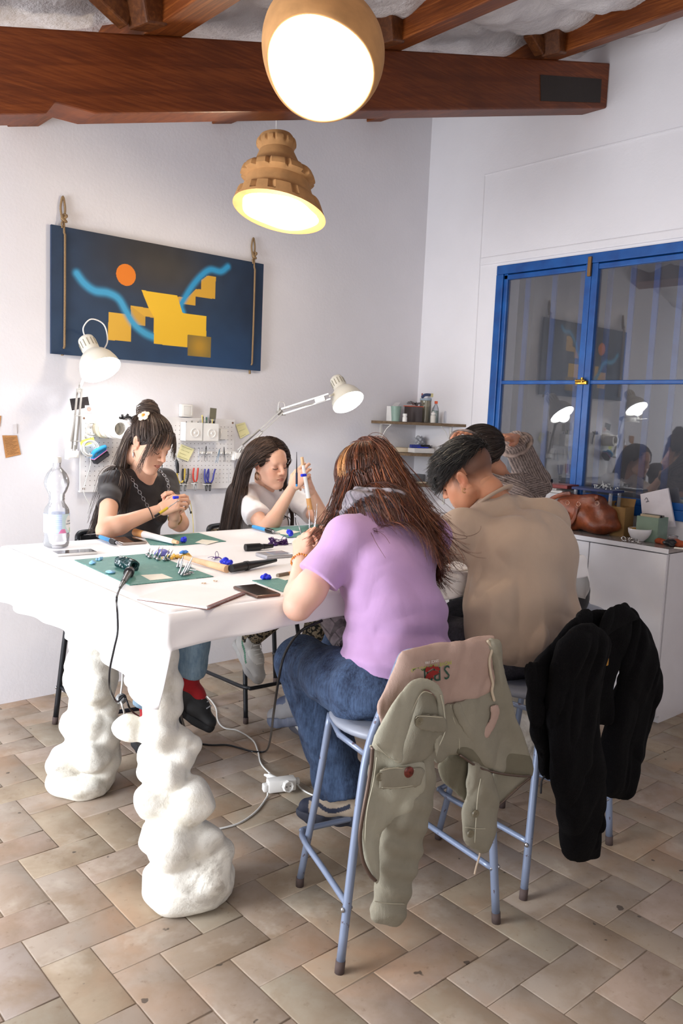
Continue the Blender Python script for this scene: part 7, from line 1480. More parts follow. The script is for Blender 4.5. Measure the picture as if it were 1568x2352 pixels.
for i, (x, y) in enumerate(((468, 1341), (494, 1336))):
    p = T(x, y); b = MB()
    for k in range(4): a = k*1.4+i; b.tube([(.008*math.cos(a+q)*(.4+.15*q), .006*math.sin(a+q), .0015+.0012*abs(math.sin(q*2))) for q in np.linspace(0, 3, 7)], lambda t_: (.0004, .0016), 4, up=(0, 0, 1))
    o = b.done('wood_shaving', mat('shaving', 'd9b98f', .8), None, True); o.location = p; tag(o, ('pale curled wood shaving left of centre behind the notebook', 'pale curled wood shaving nearer the black mandrel')[i], 'shaving', 'wood shavings')
# ribbed glass with steel picks
p = T(716, 1296); t = place('glass_tumbler', 'green ribbed glass tumbler holding steel wax picks beside the raised hand', 'glass', p); b = MB(); b.lathe([(.001, .004), (.026, .003), (.0275, .001), (.030, .03), (.0345, .118), (.0355, .120), (.0340, .121), (.0325, .118), (.0285, .03), (.001, .012)], 48)
for v_ in b.bm.verts:
    a = math.atan2(v_.co.y, v_.co.x); rr = math.hypot(v_.co.x, v_.co.y)
    if rr > .027 and .005 < v_.co.z < .11: k = 1+.022*math.cos(16*a); v_.co.x *= k; v_.co.y *= k
b.done('tumbler', glass('green_glass', 'a9d9c4', .22, .04), t, True)
for i, (x, y, hx, hy) in enumerate(((716, 1285, 676, 1185), (716, 1285, 704, 1162), (718, 1285, 722, 1158), (714, 1285, 718, 1172))):
    B = Vector(p)+Vector(_r)*((hx-716)/FPX*3.2)+Vector((0, 0, 1))*((1292-hy)/FPX*3.2*.98); A = Vector(p)+Vector((.004*i-.006, .003*(i % 2), .014)); tt = place('wax_pick', 'thin steel wax pick standing in the green glass tumbler', 'tool', A, 0, 'steel picks in the tumbler'); d = B-A; b = MB(); b.tube([(0, 0, 0), tuple(d*.55), tuple(d*.8+Vector((.002, 0, 0))), tuple(d)], lambda t_: .0024 if t_ < .6 else .0011+.0006*math.sin(t_*20), 7); b.done('shaft', M_steel, tt, True)
# things held in the hands
def held(name, label, cat, A, B, parts):
    A, B = Vector(A), Vector(B); t = thing(name, label, cat, tuple(A)); d = B-A
    for nm, t0, t1, r0, r1, m, lb in parts: b = MB(); b.cyl(d*t0, d*t1, r0, r1, 14); b.done(nm, m, t, 'auto', label=lb)
    return t
held('carving_knife', 'yellow and black handled carving tool held by the woman in black', 'tool', AY(356, 1186, 3.02), AY(412, 1148, 3.05), [('pommel', 0, .16, .0055, .006, M_blk, None), ('handle', .16, .5, .006, .006, mat('yellow_handle', 'd9b932', .35), None), ('shaft', .5, 1, .003, .0015, M_steel, None)])
held('wax_blank', 'blue wax blank pinched in the fingers of the woman in black', 'wax', AY(398, 1143, 3.05), AY(409, 1142, 3.05), [('blank', 0, 1, .007, .006, M_wb, None)])
held('ring_stick', 'wooden ring stick with white paper held upright by the woman in white', 'tool', AY(693, 1050, 3.05), AY(712, 1170, 3.03), [('tip', 0, .15, .0075, .008, M_wd, None), ('paper_sleeve', .15, .78, .0075, .011, M_pw, None), ('thick_end', .78, 1, .0115, .0125, M_or, None)])
held('wax_file', 'slim dark tool held upright between the fingers of the woman in white', 'tool', AY(681, 1038, 3.03), AY(681, 1117, 3.04), [('blade', 0, .6, .0012, .0035, M_blk, None), ('handle', .6, .93, .005, .0052, mat('navy_handle', '1d2c46', .35), None), ('end_cap', .93, 1, .005, .0048, M_bl, None)])
held('wax_blank', 'small blue wax ring pinched in the fingers of the woman in white', 'wax', AY(692, 1092, 3.0), AY(702, 1091, 3.0), [('blank', 0, 1, .007, .007, M_wb, None)])
held('wax_blank', 'blue wax ring held by the woman in lilac', 'wax', AY(714, 1222, 2.10), AY(722, 1224, 2.12), [('blank', 0, 1, .009, .009, M_wb, None)])
held('carving_tool', 'fine steel carving point held by the woman in lilac', 'tool', AY(722, 1224, 2.12), AY(752, 1224, 2.16), [('point', 0, .5, .0008, .0015, M_steel, None), ('handle', .5, 1, .003, .0035, M_blk, None)])
held('tweezers', 'steel tweezers rising before the face of the woman in lilac', 'tool', AY(762, 1158, 2.35), AY(802, 1112, 2.25), [('arm', 0, 1, .003, .0015, M_steel, None)])

# ================= the pegboard and what hangs on it =================
PX, PYB = AY(190, 950, YB-.03)[0], YB-.030
x0, x1, z0, z1 = AY(184, 948, PYB)[0], AY(541, 965, PYB)[0], 1.052, 1.452
t = thing('pegboard', 'white perforated pegboard on the wall behind the two women', 'pegboard', ((x0+x1)/2, PYB, (z0+z1)/2)); W_, H_ = x1-x0, z1-z0
b = MB()
for xa, xb in ((-W_/2, -.003), (.003, W_/2)): b.box(((xa+xb)/2, .004, 0), (xb-xa, .008, H_), bev=.003); b.box(((xa+xb)/2, .015, H_/2-.005), (xb-xa-.004, .022, .006)); b.box(((xa+xb)/2, .015, -H_/2+.005), (xb-xa-.004, .022, .006))
b.done('panel', mat('peg_white', 'e4e2e2', .5, var=.02), t)
b = MB(); ix = int(W_/.0245)
for i in range(ix):
    for j in range(14):
        xx = -W_/2+.03+i*.0245; zz = H_/2-.045-j*.0245
        if xx > W_/2-.02 or zz < -H_/2+.02: continue
        q = [b.bm.verts.new((xx+.0022*math.cos(a), -.0003, zz+.0022*math.sin(a))) for a in np.linspace(0, 2*PI, 9)[:-1]]; b.bm.faces.new(q)
b.done('peg_holes', mat('hole_dark', '3c3838', .9), t)
b = MB()
for sx in (-1, 1):
    for sz in (-1, 1): b.cyl((sx*(W_/2-.02), -.002, sz*(H_/2-.02)), (sx*(W_/2-.02), .001, sz*(H_/2-.02)), .006, seg=14)
b.done('screws', mat('rust_screw', '8a6f60', .5, .6), t)
YP = PYB-.001
def W(px, py, y=None): return Vector(AY(px, py, YP if y is None else y))
# masking tape rolls on a hook
tape_m = [mat('tape_tan', 'cfc5ac', .7), mat('tape_cream', 'e6e1d4', .6), mat('tape_white', 'efece6', .6)]
for i, (px, py, r, y) in enumerate(((237, 983, .052, YP-.018), (250, 983, .050, YP-.050), (262, 984, .052, YP-.085), (273, 985, .049, YP-.125))):
    c = W(px, py, y); b = MB(); wd_ = .016 if i < 3 else .022; M = Matrix.Translation((0, 0, 0)) @ Vector((0, -1, 0)).to_track_quat('Z', 'Y').to_matrix().to_4x4()
    b.lathe([(r*.68, -wd_), (r, -wd_), (r, wd_), (r*.68, wd_), (r*.68, -wd_)], 40, M=M); o = b.done('tape_roll', tape_m[min(i, 2)], None, 'auto'); o.location = c; tag(o, ['beige masking tape roll, closest to the pegboard', 'cream masking tape roll, second from the pegboard', 'white tape roll, third out from the pegboard', 'white tape roll at the front of the stack on the pegboard'][i], 'tape', 'tape rolls on the pegboard')
b = MB(); c = W(262, 975, YP); b.tube([(0, 0, .018), (0, -.15, .018), (0, -.16, .03)], .003, 6); o = b.done('peg_hook', M_white, None, True); o.location = c; tag(o, 'long white peg hook carrying the tape rolls', 'hook')
# black puller and small scissors beside the tape
b = MB()
for pts in ([(0, 0, 0), (.02, -.01, .012), (.045, -.012, .005), (.06, -.01, -.03), (.07, -.01, -.09)], [(.0, 0, .0), (-.018, -.006, .006)], [(.002, 0, .0), (-.004, -.006, .022)], [(.02, 0, .01), (.03, -.006, .026)], [(.045, -.01, .005), (.075, -.012, .02)]): b.tube(pts, .006, 7)
o = b.done('black_clamp', M_blk, None, True); o.location = W(281, 962); tag(o, 'black multi-armed clamp hanging behind the tape rolls', 'tool')
# cable coils and blue pouch
def coil(nm, label, px, py, y, r, n_, m, th=.0022, ex=(1, 1)):
    c = W(px, py, y); b = MB(); rg = np.random.default_rng(int(px)); pts = []
    for i in range(n_*14): a = 2*PI*i/14; k = 1+.12*math.sin(i*.37)+.05*rg.random(); pts.append((r*k*ex[0]*math.cos(a)+.004*math.sin(i*.2), -.004-.010*(i/(n_*14))-.002*math.sin(i*.9), r*k*ex[1]*math.sin(a)))
    b.tube(pts, th, 5); o = b.done(nm, m, None, True); o.location = c; return tag(o, label, 'cable')
M_cab = mat('white_cable', 'd9d8d4', .4, var=.03)
coil('cable_coil', 'thin clear cable coil at the upper left of the pegboard', 209, 985, YP-.01, .030, 5, mat('clear_cable', 'cfccc4', .3), .0014); coil('cable_coil', 'white cable coil over the blue pouch at the left of the pegboard', 205, 1030, YP-.05, .036, 6, M_cab, .0026)
b = MB(); b.tube([(0, 0, 0), (.004, 0, -.06), (-.02, .0, -.14), (-.03, 0, -.20), (0, 0, -.26), (.02, 0, -.30)], .002, 5); o = b.done('hanging_cable', M_cab, None, True); o.location = W(206, 1040, YP-.055); tag(o, 'loose white cable hanging down the left part of the pegboard', 'cable')
c = W(227, 1045, YP-.03); t = thing('tool_pouch', 'tilted black and blue padded pouch at the left of the pegboard', 'pouch', tuple(c)); R45 = Matrix.Rotation(-.62, 3, 'Y')
b = MB(); b.box(R45 @ Vector((0, 0, -.014)), (.085, .045, .030), R45, .004); b.done('lower_shell', mat('grey_foam', '2c2c31', .8), t); b = MB(); b.box(R45 @ Vector((0, -.004, .003)), (.085, .047, .005), R45, .001); b.done('pink_band', mat('pink_band', 'd58ac0', .6), t); b = MB(); b.box(R45 @ Vector((0, 0, .014)), (.085, .05, .020), R45, .004); b.tube([R45 @ Vector((-.04, -.02, .02)), R45 @ Vector((-.02, -.03, .035)), R45 @ Vector((.02, -.03, .03)), R45 @ Vector((.045, -.02, .02))], .012, 8); b.done('blue_cover', mat('cyan_fabric', '2f93c8', .7), t, True)
# papers and photos
def note(nm, label, pts, m, y, cat='paper', lines=0, lc='6b5238', curl=0.0):
    P = [Vector(AY(x, yy, y)) for x, yy in pts]; c = sum(P, Vector())/len(P); t = thing(nm, label, cat, tuple(c)); b = MB(); b.prism([tuple(p-c) for p in P], (0, .0006, 0)); b.done('sheet', m, t)
    if lines:
        b = MB(); a0_, a1_, b0_, b1_ = P[0]-c, P[1]-c, P[3]-c, P[2]-c
        for i in range(lines):
            f_ = .12+.76*i/max(1, lines-1); l = a0_.lerp(b0_, f_); r_ = a1_.lerp(b1_, f_); s_ = .10; n_ = 9
            pp = [l.lerp(r_, s_+(.78-.12*((i*7) % 3))*k/n_)+Vector((0, -.0008, .0012*math.sin(k*2.4+i*3))) for k in range(n_+1)]; b.tube([tuple(q) for q in pp], .0006, 4, smooth=False)
        b.done('handwriting', mat('ink_'+lc, lc, .8), t)
    return t
M_kraft = mat('kraft_paper', 'b98553', .85, var=.08, vscale=20)
t = note('kraft_note', 'brown kraft paper note with handwriting, taped to the wall at the left edge', [(5, 1000), (39, 1000), (48, 1044), (13, 1052)], M_kraft, YB-.003, lines=13)
b = MB(); q = [Vector(AY(x, y, YB-.0045))-t.location for x, y in ((29, 975), (38, 974), (39, 996), (30, 997))]; b.prism([tuple(k) for k in q], (0, .0004, 0)); b.done('tape_strip', mat('clear_tape', 'e0dde0', .2), t)
note('kraft_note', 'sliver of brown kraft paper cut off by the left edge of the photo', [(-40, 956), (3, 955), (0, 980), (-40, 1000)], M_kraft, YB-.003)
t = note('instant_photo', 'instant photo with a dark image on the wall beside the left desk lamp', [(156, 914), (204, 909), (210, 945), (162, 951)], M_pw, YB-.003, 'photo')
b = MB(); q = [Vector(AY(x, y, YB-.0042))-t.location for x, y in ((160, 916), (202, 911), (206, 935), (165, 943))]; b.prism([tuple(k) for k in q], (0, .0005, 0)); b.done('photo_image', mat('photo_dark', '2b2626', .4, var=.9, vscale=30), t)
t = note('small_sticker', 'small pale card with a pink rose, overlapping the instant photo', [(195, 931), (213, 931), (213, 948), (195, 948)], mat('pale_pink_card', 'efe2dd', .8), YB-.006, 'card'); b = MB()
for i in range(6): b.sph((.006*math.cos(i*1.05), -.002, .006*math.sin(i*1.05)), (.006, .0012, .006), 8)
b.done('rose', mat('rose_ink', 'd79a90', .8), t, True)
note('sticky_note', 'pale yellow sticky note on the wall behind the right desk lamp arm', [(541, 975), (562, 970), (573, 996), (552, 1008)], M_postit, YB-.006, lines=3, lc='8a875a'); note('sticky_note', 'pale yellow sticky note with a sketch on the pegboard, left of the tweezers', [(416, 1020), (446, 1032), (432, 1060), (406, 1050)], M_postit, YP-.006, lines=4, lc='8a875a'); note('sticky_note', 'greenish yellow note tag hanging below the cable coil', [(183, 1012), (215, 1004), (218, 1016), (187, 1027)], mat('lime_paper', 'd8dc6c', .8), YP-.030)
# pen holders with pens
def holder(label, xl, xr, yt, yb_):
    c = W((xl+xr)/2, (yt+yb_)/2, YP-.030); w = (Vector(AY(xr, yt, YP-.03))-Vector(AY(xl, yt, YP-.03)))[0]; h = abs(AY(xl, yt, YP-.03)[2]-AY(xl, yb_, YP-.03)[2]); t = thing('pen_holder', label, 'holder', tuple(c), 0, 'white peg containers'); b = MB()
    for bx, hs in (((0, -.027, 0), (w, .002, h)), ((0, .027, 0), (w, .002, h)), ((-w/2, 0, 0), (.002, .056, h)), ((w/2, 0, 0), (.002, .056, h)), ((0, 0, -h/2), (w, .056, .002))): b.box(bx, hs)
    b.done('cup', M_white, t); b = MB(); M = Matrix.Translation((.004, -.0285, -.006)) @ Vector((0, -1, 0)).to_track_quat('Z', 'Y').to_matrix().to_4x4(); b.lathe([(.026, 0), (.026, .003), (.022, .003), (.021, 0)], 28, M=M); b.lathe([(.001, .006), (.006, .005), (.007, 0)], 16, M=M); b.done('dial', M_white, t, 'auto'); return c, w, h
c1, w1, h1_ = holder('left white peg container holding scissors and clips', 421, 459, 970, 1012); c2, w2, h2_ = holder('right white peg container crowded with pens and brushes', 461, 496, 972, 1013)
def stick(nm, label, c, dx, dy, top, m, r, grp, lean=0.0, tipm=None):
    A = Vector((c[0]+dx, c[1]+dy, c[2]-.03)); t = thing(nm, label, 'pen' if nm != 'scissors' else 'scissors', tuple(A), 0, grp); b = MB(); b.tube([(0, 0, 0), (lean*.6, 0, top*.6), (lean, 0, top)], r, 8, smooth=False); b.done('barrel', m, t, True)
    if tipm: b = MB(); b.sph((lean, 0, top), r*1.8, 10); b.done('end_knob', tipm, t, True)
penm = [M_blk, mat('grey_pen', '6b6862', .5), mat('yellow_pen', 'e3cf7e', .5), mat('green_pen', '2f6357', .5), mat('steel_pen', '8d8b86', .4, .5)]
rg = np.random.default_rng(8)
pens = [('slim pen with a round cream knob', 2), ('thin black pen', 0), ('thin grey brush', 1), ('dark green pen with a bulbous grip', 3), ('steel grey file', 4), ('black marker', 0), ('grey pencil', 1), ('yellow pencil', 2), ('black brush', 0), ('steel scriber', 4), ('black felt pen', 0)]
for i, (l_, k) in enumerate(pens): stick('pen', 'pen or brush standing in the right white peg container', c2, -w2*.38+w2*.76*i/10, rg.uniform(-.015, .015), .085+.035*rg.random()+(.02 if i in (3, 4) else 0), penm[k], .0028+.0015*(k == 3), 'pens in the right container', rg.normal()*.006, penm[2] if i in (0, 7) else None)
for i in range(5): stick('pen', 'dark handled tool standing in the left white peg container', c1, -w1*.3+w1*.6*i/4, rg.uniform(-.012, .012), .070+.02*rg.random(), penm[(0, 1, 4, 0, 4)[i]], .0045 if i in (0, 2) else .003, 'tools in the left container', rg.normal()*.008)
t = thing('peg_card', 'dark olive card standing behind the pens', 'card', tuple(W(489, 950, YP-.022))); b = MB(); b.box((0, 0, 0), (.042, .002, .062), (0, .06, 0)); b.done('sheet', mat('olive_card', '6e6a58', .7), t)
c = W(512, 997, YP-.012); t = thing('peg_tray', 'empty square white peg holder right of the pen containers', 'holder', tuple(c), 0, 'white peg containers'); b = MB(); b.box((0, 0, 0), (.048, .022, .062), bev=.002); b.done('cup', M_white, t); b = MB(); b.tube([(-.026, -.012, .02), (-.026, -.022, .0), (-.026, -.014, -.02)], .0025, 6); b.done('side_clip', M_white, t, True)
# outlet box above the containers
c = W(427, 943, YB-.018); t = thing('wall_socket', 'white wall socket above the left peg container', 'socket', tuple(c)); b = MB(); b.box((0, 0, 0), (.075, .035, .07), bev=.006); b.done('housing', M_white, t, 'auto'); b = MB(); b.box((0, -.018, 0), (.05, .003, .05), bev=.004); b.done('rocker', mat('socket_face', 'dcdad6', .4), t, 'auto')
# tools hanging
def pliers(label, px, py, px2, col, m2, openw=.5, jaw='7c7a76', h=.082):
    c = W(px, py, YP-.014); t = thing('pliers', label, 'pliers', tuple(c), 0, 'pliers on the pegboard')
    for sx in (-1, 1):
        b = MB(); b.tube([(sx*.003, 0, 0), (sx*.010*openw*2, 0, h*.25), (sx*.026*openw, 0, h*.6), (sx*.022*openw*1.1+px2*.5, 0, h)], lambda t_: (.0035+.0015*math.sin(t_*3), .0048), 8, up=(0, 1, 0)); b.done('handle', m2 if sx > 0 else col, t, True)
    b = MB(); b.cyl((0, -.005, -.004), (0, .005, -.004), .0085, seg=16)
    for sx in (-1, 1): b.tube([(sx*.003, 0, -.002), (sx*.0055, 0, -.02), (sx*.003, 0, -.045)], lambda t_: (.0052*(1-.7*t_), .004), 7, up=(1, 0, 0))
    b.done('jaws', mat('jaw_'+jaw, jaw, .35, .9), t, True)
    b = MB(); b.tube([(-.022, .008, -.006), (-.02, -.010, -.006), (.02, -.010, -.006), (.022, .008, -.006)], .0018, 5, smooth=False); b.done('hook', M_white, t, True)
M_py = mat('yellow_grip', 'c8a938', .45); M_pr = mat('red_grip', 'c2382a', .4); M_pbl = mat('blue_grip', '3a3b8c', .4)
pliers('yellow handled pliers, leftmost on the pegboard', 415, 1110, .004, M_py, M_py, .9); pliers('black handled pliers hanging over the yellow ones', 425, 1110, .002, M_blk, M_blk, .7); pliers('red handled cutters in the middle of the pegboard bottom row', 448, 1108, .008, M_pr, M_pr, .55, 'a5a3a0'); pliers('blue handled pliers with dark jaws, left of the splayed blue pair', 474, 1110, .0, M_pbl, M_pbl, .5, '4c4a48'); pliers('splayed blue handled pliers, rightmost in the bottom row', 482, 1110, .022, M_pbl, M_pbl, .9, '4c4a48')
c = W(407, 1068, YP-.016); t = thing('screwdriver', 'black handled awl hanging beside the hair of the woman in black', 'tool', tuple(c)); b = MB(); b.tube([(-.006, 0, .030), (0, 0, .0), (.004, 0, -.045)], lambda t_: .0055+.0045*math.sin(min(1, t_*1.2)*2.6), 12); b.done('handle', M_blk, t, True); b = MB(); b.cyl((-.007, 0, .03), (-.012, 0, .075), .002); b.done('shaft', M_steel, t, True)
def tweez(label, px, py, m, h=.075, lean=0.0, w=.010):
    c = W(px, py, YP-.014); t = thing('tweezers', label, 'tweezers', tuple(c), 0, 'tweezers on the pegboard')
    for sx in (-1, 1): b = MB(); b.tube([(0, 0, h*.45), (sx*w*.5+lean*.4, 0, 0), (sx*w+lean, 0, -h*.55)], lambda t_: (.0022*(1-.6*t_), .0012), 6, up=(1, 0, 0)); b.done('arm', m, t, True)
tweez('thin steel tweezers hanging leftmost on the first peg rail', 457, 1042, M_steel, w=.002); tweez('dark slender tweezers in the middle of the first peg rail', 473, 1040, M_blk, .085, w=.009); tweez('pale blue tweezers on the second peg rail', 504, 1046, mat('pale_blue_metal', '6f93b0', .3, .5), .08, -.02, .007); tweez('short black tweezers rightmost on the second peg rail', 514, 1042, M_blk, .085, .008, .004)
for i, (xa, xb) in enumerate(((455, 487), (497, 532))):
    c = W((xa+xb)/2, 1040, YP-.006); t = thing('peg_rail', ('white hook rail under the right pen container', 'white hook rail at the right of the pegboard')[i], 'rail', tuple(c), 0, 'white hook rails'); b = MB(); b.box((0, 0, 0), (.085, .012, .014), bev=.003); b.done('rail', M_white, t)
    for k in range(3): b = MB(); b.tube([(-.03+.03*k, -.006, 0), (-.03+.03*k, -.02, -.004), (-.03+.03*k, -.024, .008)], .0022, 6); b.done('hook', M_white, t, True)
b = MB(); b.tube([(0, 0, .06), (.004, -.003, .035), (-.002, -.004, .01), (.003, -.002, -.03)], .0009, 5); b.tube([(0, -.003, .022), (.014, -.003, .032)], .0008, 5); o = b.done('wire_hook', M_steel, None, True); o.location = W(524, 1098, YP-.006); tag(o, 'bent thin wire hanging at the lower right of the pegboard', 'wire')
# cord with inline switch right of the pegboard, and the yellow cord
b = MB(); pts = [(547, 1052), (541, 1078), (538, 1100), (537, 1125), (532, 1160), (527, 1215), (526, 1300)]; P0_ = W(547, 1052, YB-.008); t = thing('lamp_cord', 'white cord with an inline switch running down the wall right of the pegboard', 'cord', tuple(P0_)); b.tube([tuple(W(x, y, YB-.008)-P0_) for x, y in pts], .0022, 6); b.done('wire', M_white, t, True); b = MB(); b.box(tuple(W(537, 1092, YB-.012)-P0_), (.014, .016, .05), bev=.004); b.done('switch', M_white, t, 'auto')
P0_ = W(425, 1138, YB-.02); t = thing('yellow_cord', 'thin yellow cord hanging down the wall beside the hands of the woman in black', 'cord', tuple(P0_)); b = MB(); b.tube([tuple(W(x, y, YB-.012)-P0_) for x, y in ((425, 1138), (436, 1152), (441, 1180), (444, 1215), (445, 1300))], .002, 6); b.done('wire', mat('yellow_wire', 'd2bf66', .5), t, True)
P0_ = W(430, 1142, YB-.03); t = thing('plug_cable', 'short black cord with a plug beside the yellow cord', 'cord', tuple(P0_)); b = MB(); b.tube([tuple(W(x, y, YB-.02)-P0_) for x, y in ((428, 1152), (433, 1163), (437, 1174))], .002, 6); b.done('wire', M_blk, t, True); b = MB(); b.box(tuple(W(438, 1177, YB-.02)-P0_), (.009, .007, .014), bev=.002); b.done('plug', M_blk, t)

# ================= bottles and boxes on the corner shelves =================
def SH(px, py, z, y): return Vector(AY(px, py, y)) if False else Vector((AZ(px, py, z)[0], AZ(px, py, z)[1], z))
def on_shelf(px, y, z): p = Vector(AY(px, 965, y)); return Vector((p[0], y, z))
Z1 = 1.4785
def lath(nm, label, cat, p, parts, group=None):
    t = thing(nm, label, cat, tuple(p), 0, group)
    for pn, prof, m in parts: b = MB(); b.lathe(prof, 28); b.done(pn, m, t, 'auto')
    return t
def bottle_prof(r, h, nr, nh, shoulder=.3): return [(.001, .001), (r*.96, .001), (r, .004), (r, h*(1-shoulder)), (r*.9, h*(1-shoulder*.6)), (nr*1.2, h-.004), (nr, h), (nr, h+nh)]
def cap_prof(r, z, h): return [(.001, z+h), (r*.95, z+h), (r, z+h-.002), (r, z)]
M_clr = glass('clear_bottle', 'eceef4', .22, .06); M_redc = mat('red_cap', 'c8321f', .4); M_orc = mat('orange_cap', 'd9552b', .4)
p = on_shelf(899, 3.98, Z1); t = thing('white_carton', 'white carton with small print, leftmost on the top corner shelf', 'box', tuple(p)); b = MB(); b.box((0, 0, .050), (.052, .05, .100)); b.prism([(-.026, -.025, .100), (.026, -.025, .100), (.075, -.0, .128), (.03, .0, .126)], (0, .002, 0)); b.done('carton', mat('carton_white', 'dcdad8', .7), t)
b = MB(); [b.box((.004, -.0255, .03+.016*i), (.028, .001, .003)) for i in range(4)]; b.box((-.020, -.0255, .05), (.002, .001, .05)); b.done('print', mat('carton_ink', '8d3b3b', .7), t)
p = on_shelf(908, 3.925, Z1); lath('green_tumbler', 'frosted green tumbler on the top corner shelf', 'cup', p, [('tumbler', [(.001, .002), (.026, .001), (.036, .100), (.034, .100), (.024, .006), (.001, .006)], mat('frosted_green', '8ea89c', .35, alpha=.92))])
lath('pill_bottle', 'small white bottle at the front of the top corner shelf', 'bottle', on_shelf(929, 3.86, Z1), [('bottle', bottle_prof(.0155, .034, .012, .004, .2), M_white), ('lid', cap_prof(.0145, .038, .016), M_white)])
p = on_shelf(948, 3.93, Z1); t = thing('acrylic_box', 'smoked acrylic box with an orange lid on the top corner shelf', 'box', tuple(p)); b = MB(); b.box((0, 0, .052), (.105, .07, .103)); b.done('case', glass('smoked_acrylic', '6e6262', .55, .1), t); b = MB(); b.box((-.0, 0, .106), (.12, .074, .005)); b.done('lid', mat('orange_lid', 'd4552e', .4), t)
for i, (dx, a) in enumerate(((-.045, .2), (.0, .35), (.03, .5))): tt = thing('metal_tool', ('grey bar tool lying on the left of the smoked box', 'grey bar tool lying across the smoked box', 'grey handle at the right of the smoked box')[i], 'tool', (p[0]+dx, p[1], Z1+.120), 0, 'tools on the smoked box'); b = MB(); b.box((0, 0, .006), (.075 if i else .03, .018, .012), (0, -a*.0+(.28 if i == 1 else -.1), 0), .002); b.sph((-.02, -.012, .012), .006, 8); b.done('bar', mat('dull_grey', '7b7a7c', .5, .3), tt)
lath('tall_jar', 'tall clear jar of yellowish liquid on the top corner shelf', 'jar', on_shelf(975, 3.95, Z1), [('jar', [(.001, .001), (.038, .001), (.038, .150), (.036, .152), (.034, .150), (.036, .005), (.001, .005)], glass('hazy_jar', 'dfdccb', .25, .1)), ('liquid', [(.001, .006), (.0345, .006), (.0345, .110), (.001, .110)], glass('yellow_liquid', 'cfc06a', .45, .1)), ('lid', [(.001, .168), (.040, .166), (.041, .152), (.037, .152)], mat('pale_blue_lid', 'a9bccc', .5))])
t = thing('navy_goggles', 'navy blue goggles lying on the tall jar', 'goggles', (on_shelf(977, 3.95, 0)[0], 3.95, Z1+.170)); b = MB(); b.tube([(-.07, -.02, .0), (-.05, -.03, .018), (0, -.035, .020), (.05, -.03, .018), (.07, 0, .006)], lambda t_: (.012, .010), 10); b.done('band', mat('navy_plastic', '3b4a70', .4), t, True); b = MB(); b.box((.005, -.045, .018), (.028, .006, .026), bev=.003); b.done('buckle', mat('cream_plastic', 'd8cf9a', .5), t)
lath('detergent_bottle', 'bottle of green liquid with an orange cap on the top corner shelf', 'bottle', on_shelf(1000, 3.87, Z1), [('bottle', bottle_prof(.030, .128, .011, .004, .38), M_clr), ('liquid', [(.001, .003), (.0285, .003), (.0285, .085), (.001, .085)], mat('green_liquid', '1f6b4a', .25)), ('cap', cap_prof(.014, .131, .018), M_orc), ])
lath('glue_bottle', 'white labelled small bottle in front of the green liquid bottle', 'bottle', on_shelf(994, 3.80, Z1), [('bottle', bottle_prof(.0175, .055, .010, .003, .15), mat('label_cream', 'e2ded6', .6)), ('lid', [(.001, .078), (.006, .077), (.008, .070), (.0155, .066), (.016, .056)], M_white)])
lath('dropper_bottle', 'dark capped clear bottle beside the red-capped bottle', 'bottle', on_shelf(1018, 3.88, Z1), [('bottle', bottle_prof(.018, .080, .010, .003), M_clr), ('lid', cap_prof(.014, .083, .014), mat('navy_cap', '23293e', .4))])
lath('solvent_bottle', 'clear plastic bottle with a bright red cap on the top corner shelf', 'bottle', on_shelf(1026, 3.78, Z1), [('bottle', bottle_prof(.0235, .098, .010, .003, .28), mat('translucent_white', 'c9c9d2', .3, alpha=.75)), ('cap', cap_prof(.0125, .100, .018), M_redc)])
lath('honey_jar', 'square-shouldered jar with amber liquid, rightmost on the top corner shelf', 'jar', on_shelf(1047, 3.76, Z1), [('jar', [(.001, .001), (.029, .001), (.029, .085), (.026, .090), (.024, .088), (.027, .084), (.027, .004), (.001, .004)], glass('olive_glass', 'c9c48e', .25, .06)), ('liquid', [(.001, .005), (.0265, .005), (.0265, .034), (.001, .034)], glass('amber_liquid', 'b58a3c', .6, .1))])
lath('plastic_funnel', 'pink clear cone standing at the back of the top corner shelf', 'funnel', on_shelf(966, 4.00, Z1+.001), [('cone', [(.030, .0), (.006, .17), (.005, .20), (.004, .20), (.004, .17), (.028, .0)], glass('pink_clear', 'e8a6a0', .3, .1))])
Z2 = 1.2725
t = thing('white_box', 'long white cardboard box on the middle corner shelf', 'box', (AY(967, 1028, 3.86)[0], 3.86, Z2)); b = MB(); b.box((0, 0, .016), (.155, .09, .032), (0, 0, -.3), .002); b.done('carton', mat('box_white', 'dddad8', .7), t)
for i, (dx, dy, c_, l_, h_, lab) in enumerate(((-.05, .01, '2c3a86', (.07, .03, .022), 0, 'blue tool lying on the left of the white box'), (.0, -.01, '2338b8', (.09, .022, .008), .1, 'flat bright blue tool on the white box'), (.03, .01, '1c1c20', (.09, .02, .014), -.15, 'black bar tool on the white box'), (.045, -.015, '222227', (.07, .012, .012), .3, 'black handled tool at the right end of the white box'), (.02, .03, 'cfcac2', (.06, .014, .006), .2, 'pale strip on the white box'))):
    tt = thing('hand_tool', lab, 'tool', (t.location[0]+dx, t.location[1]+dy, Z2+.033+(.008 if i in (2, 4) else 0)), h_-.3, 'tools on the white box'); b = MB(); b.box((0, 0, l_[2]/2), l_, bev=.002); b.cyl((l_[0]*.45, 0, l_[2]/2), (l_[0]*.75, .004, l_[2]/2), .002, seg=8); b.done('bar', mat('tool_'+c_, c_, .45), tt)
blob('plastic_bag', 'crumpled clear plastic bag behind the tools on the middle shelf', 'bag', (0, 0), (.05, .03, .040), glass('film_plastic', 'dcdfe4', .35, .08), 21, amp=.9, vox=.003).location = (AY(965, 1010, 3.95)[0], 3.95, Z2+.02)
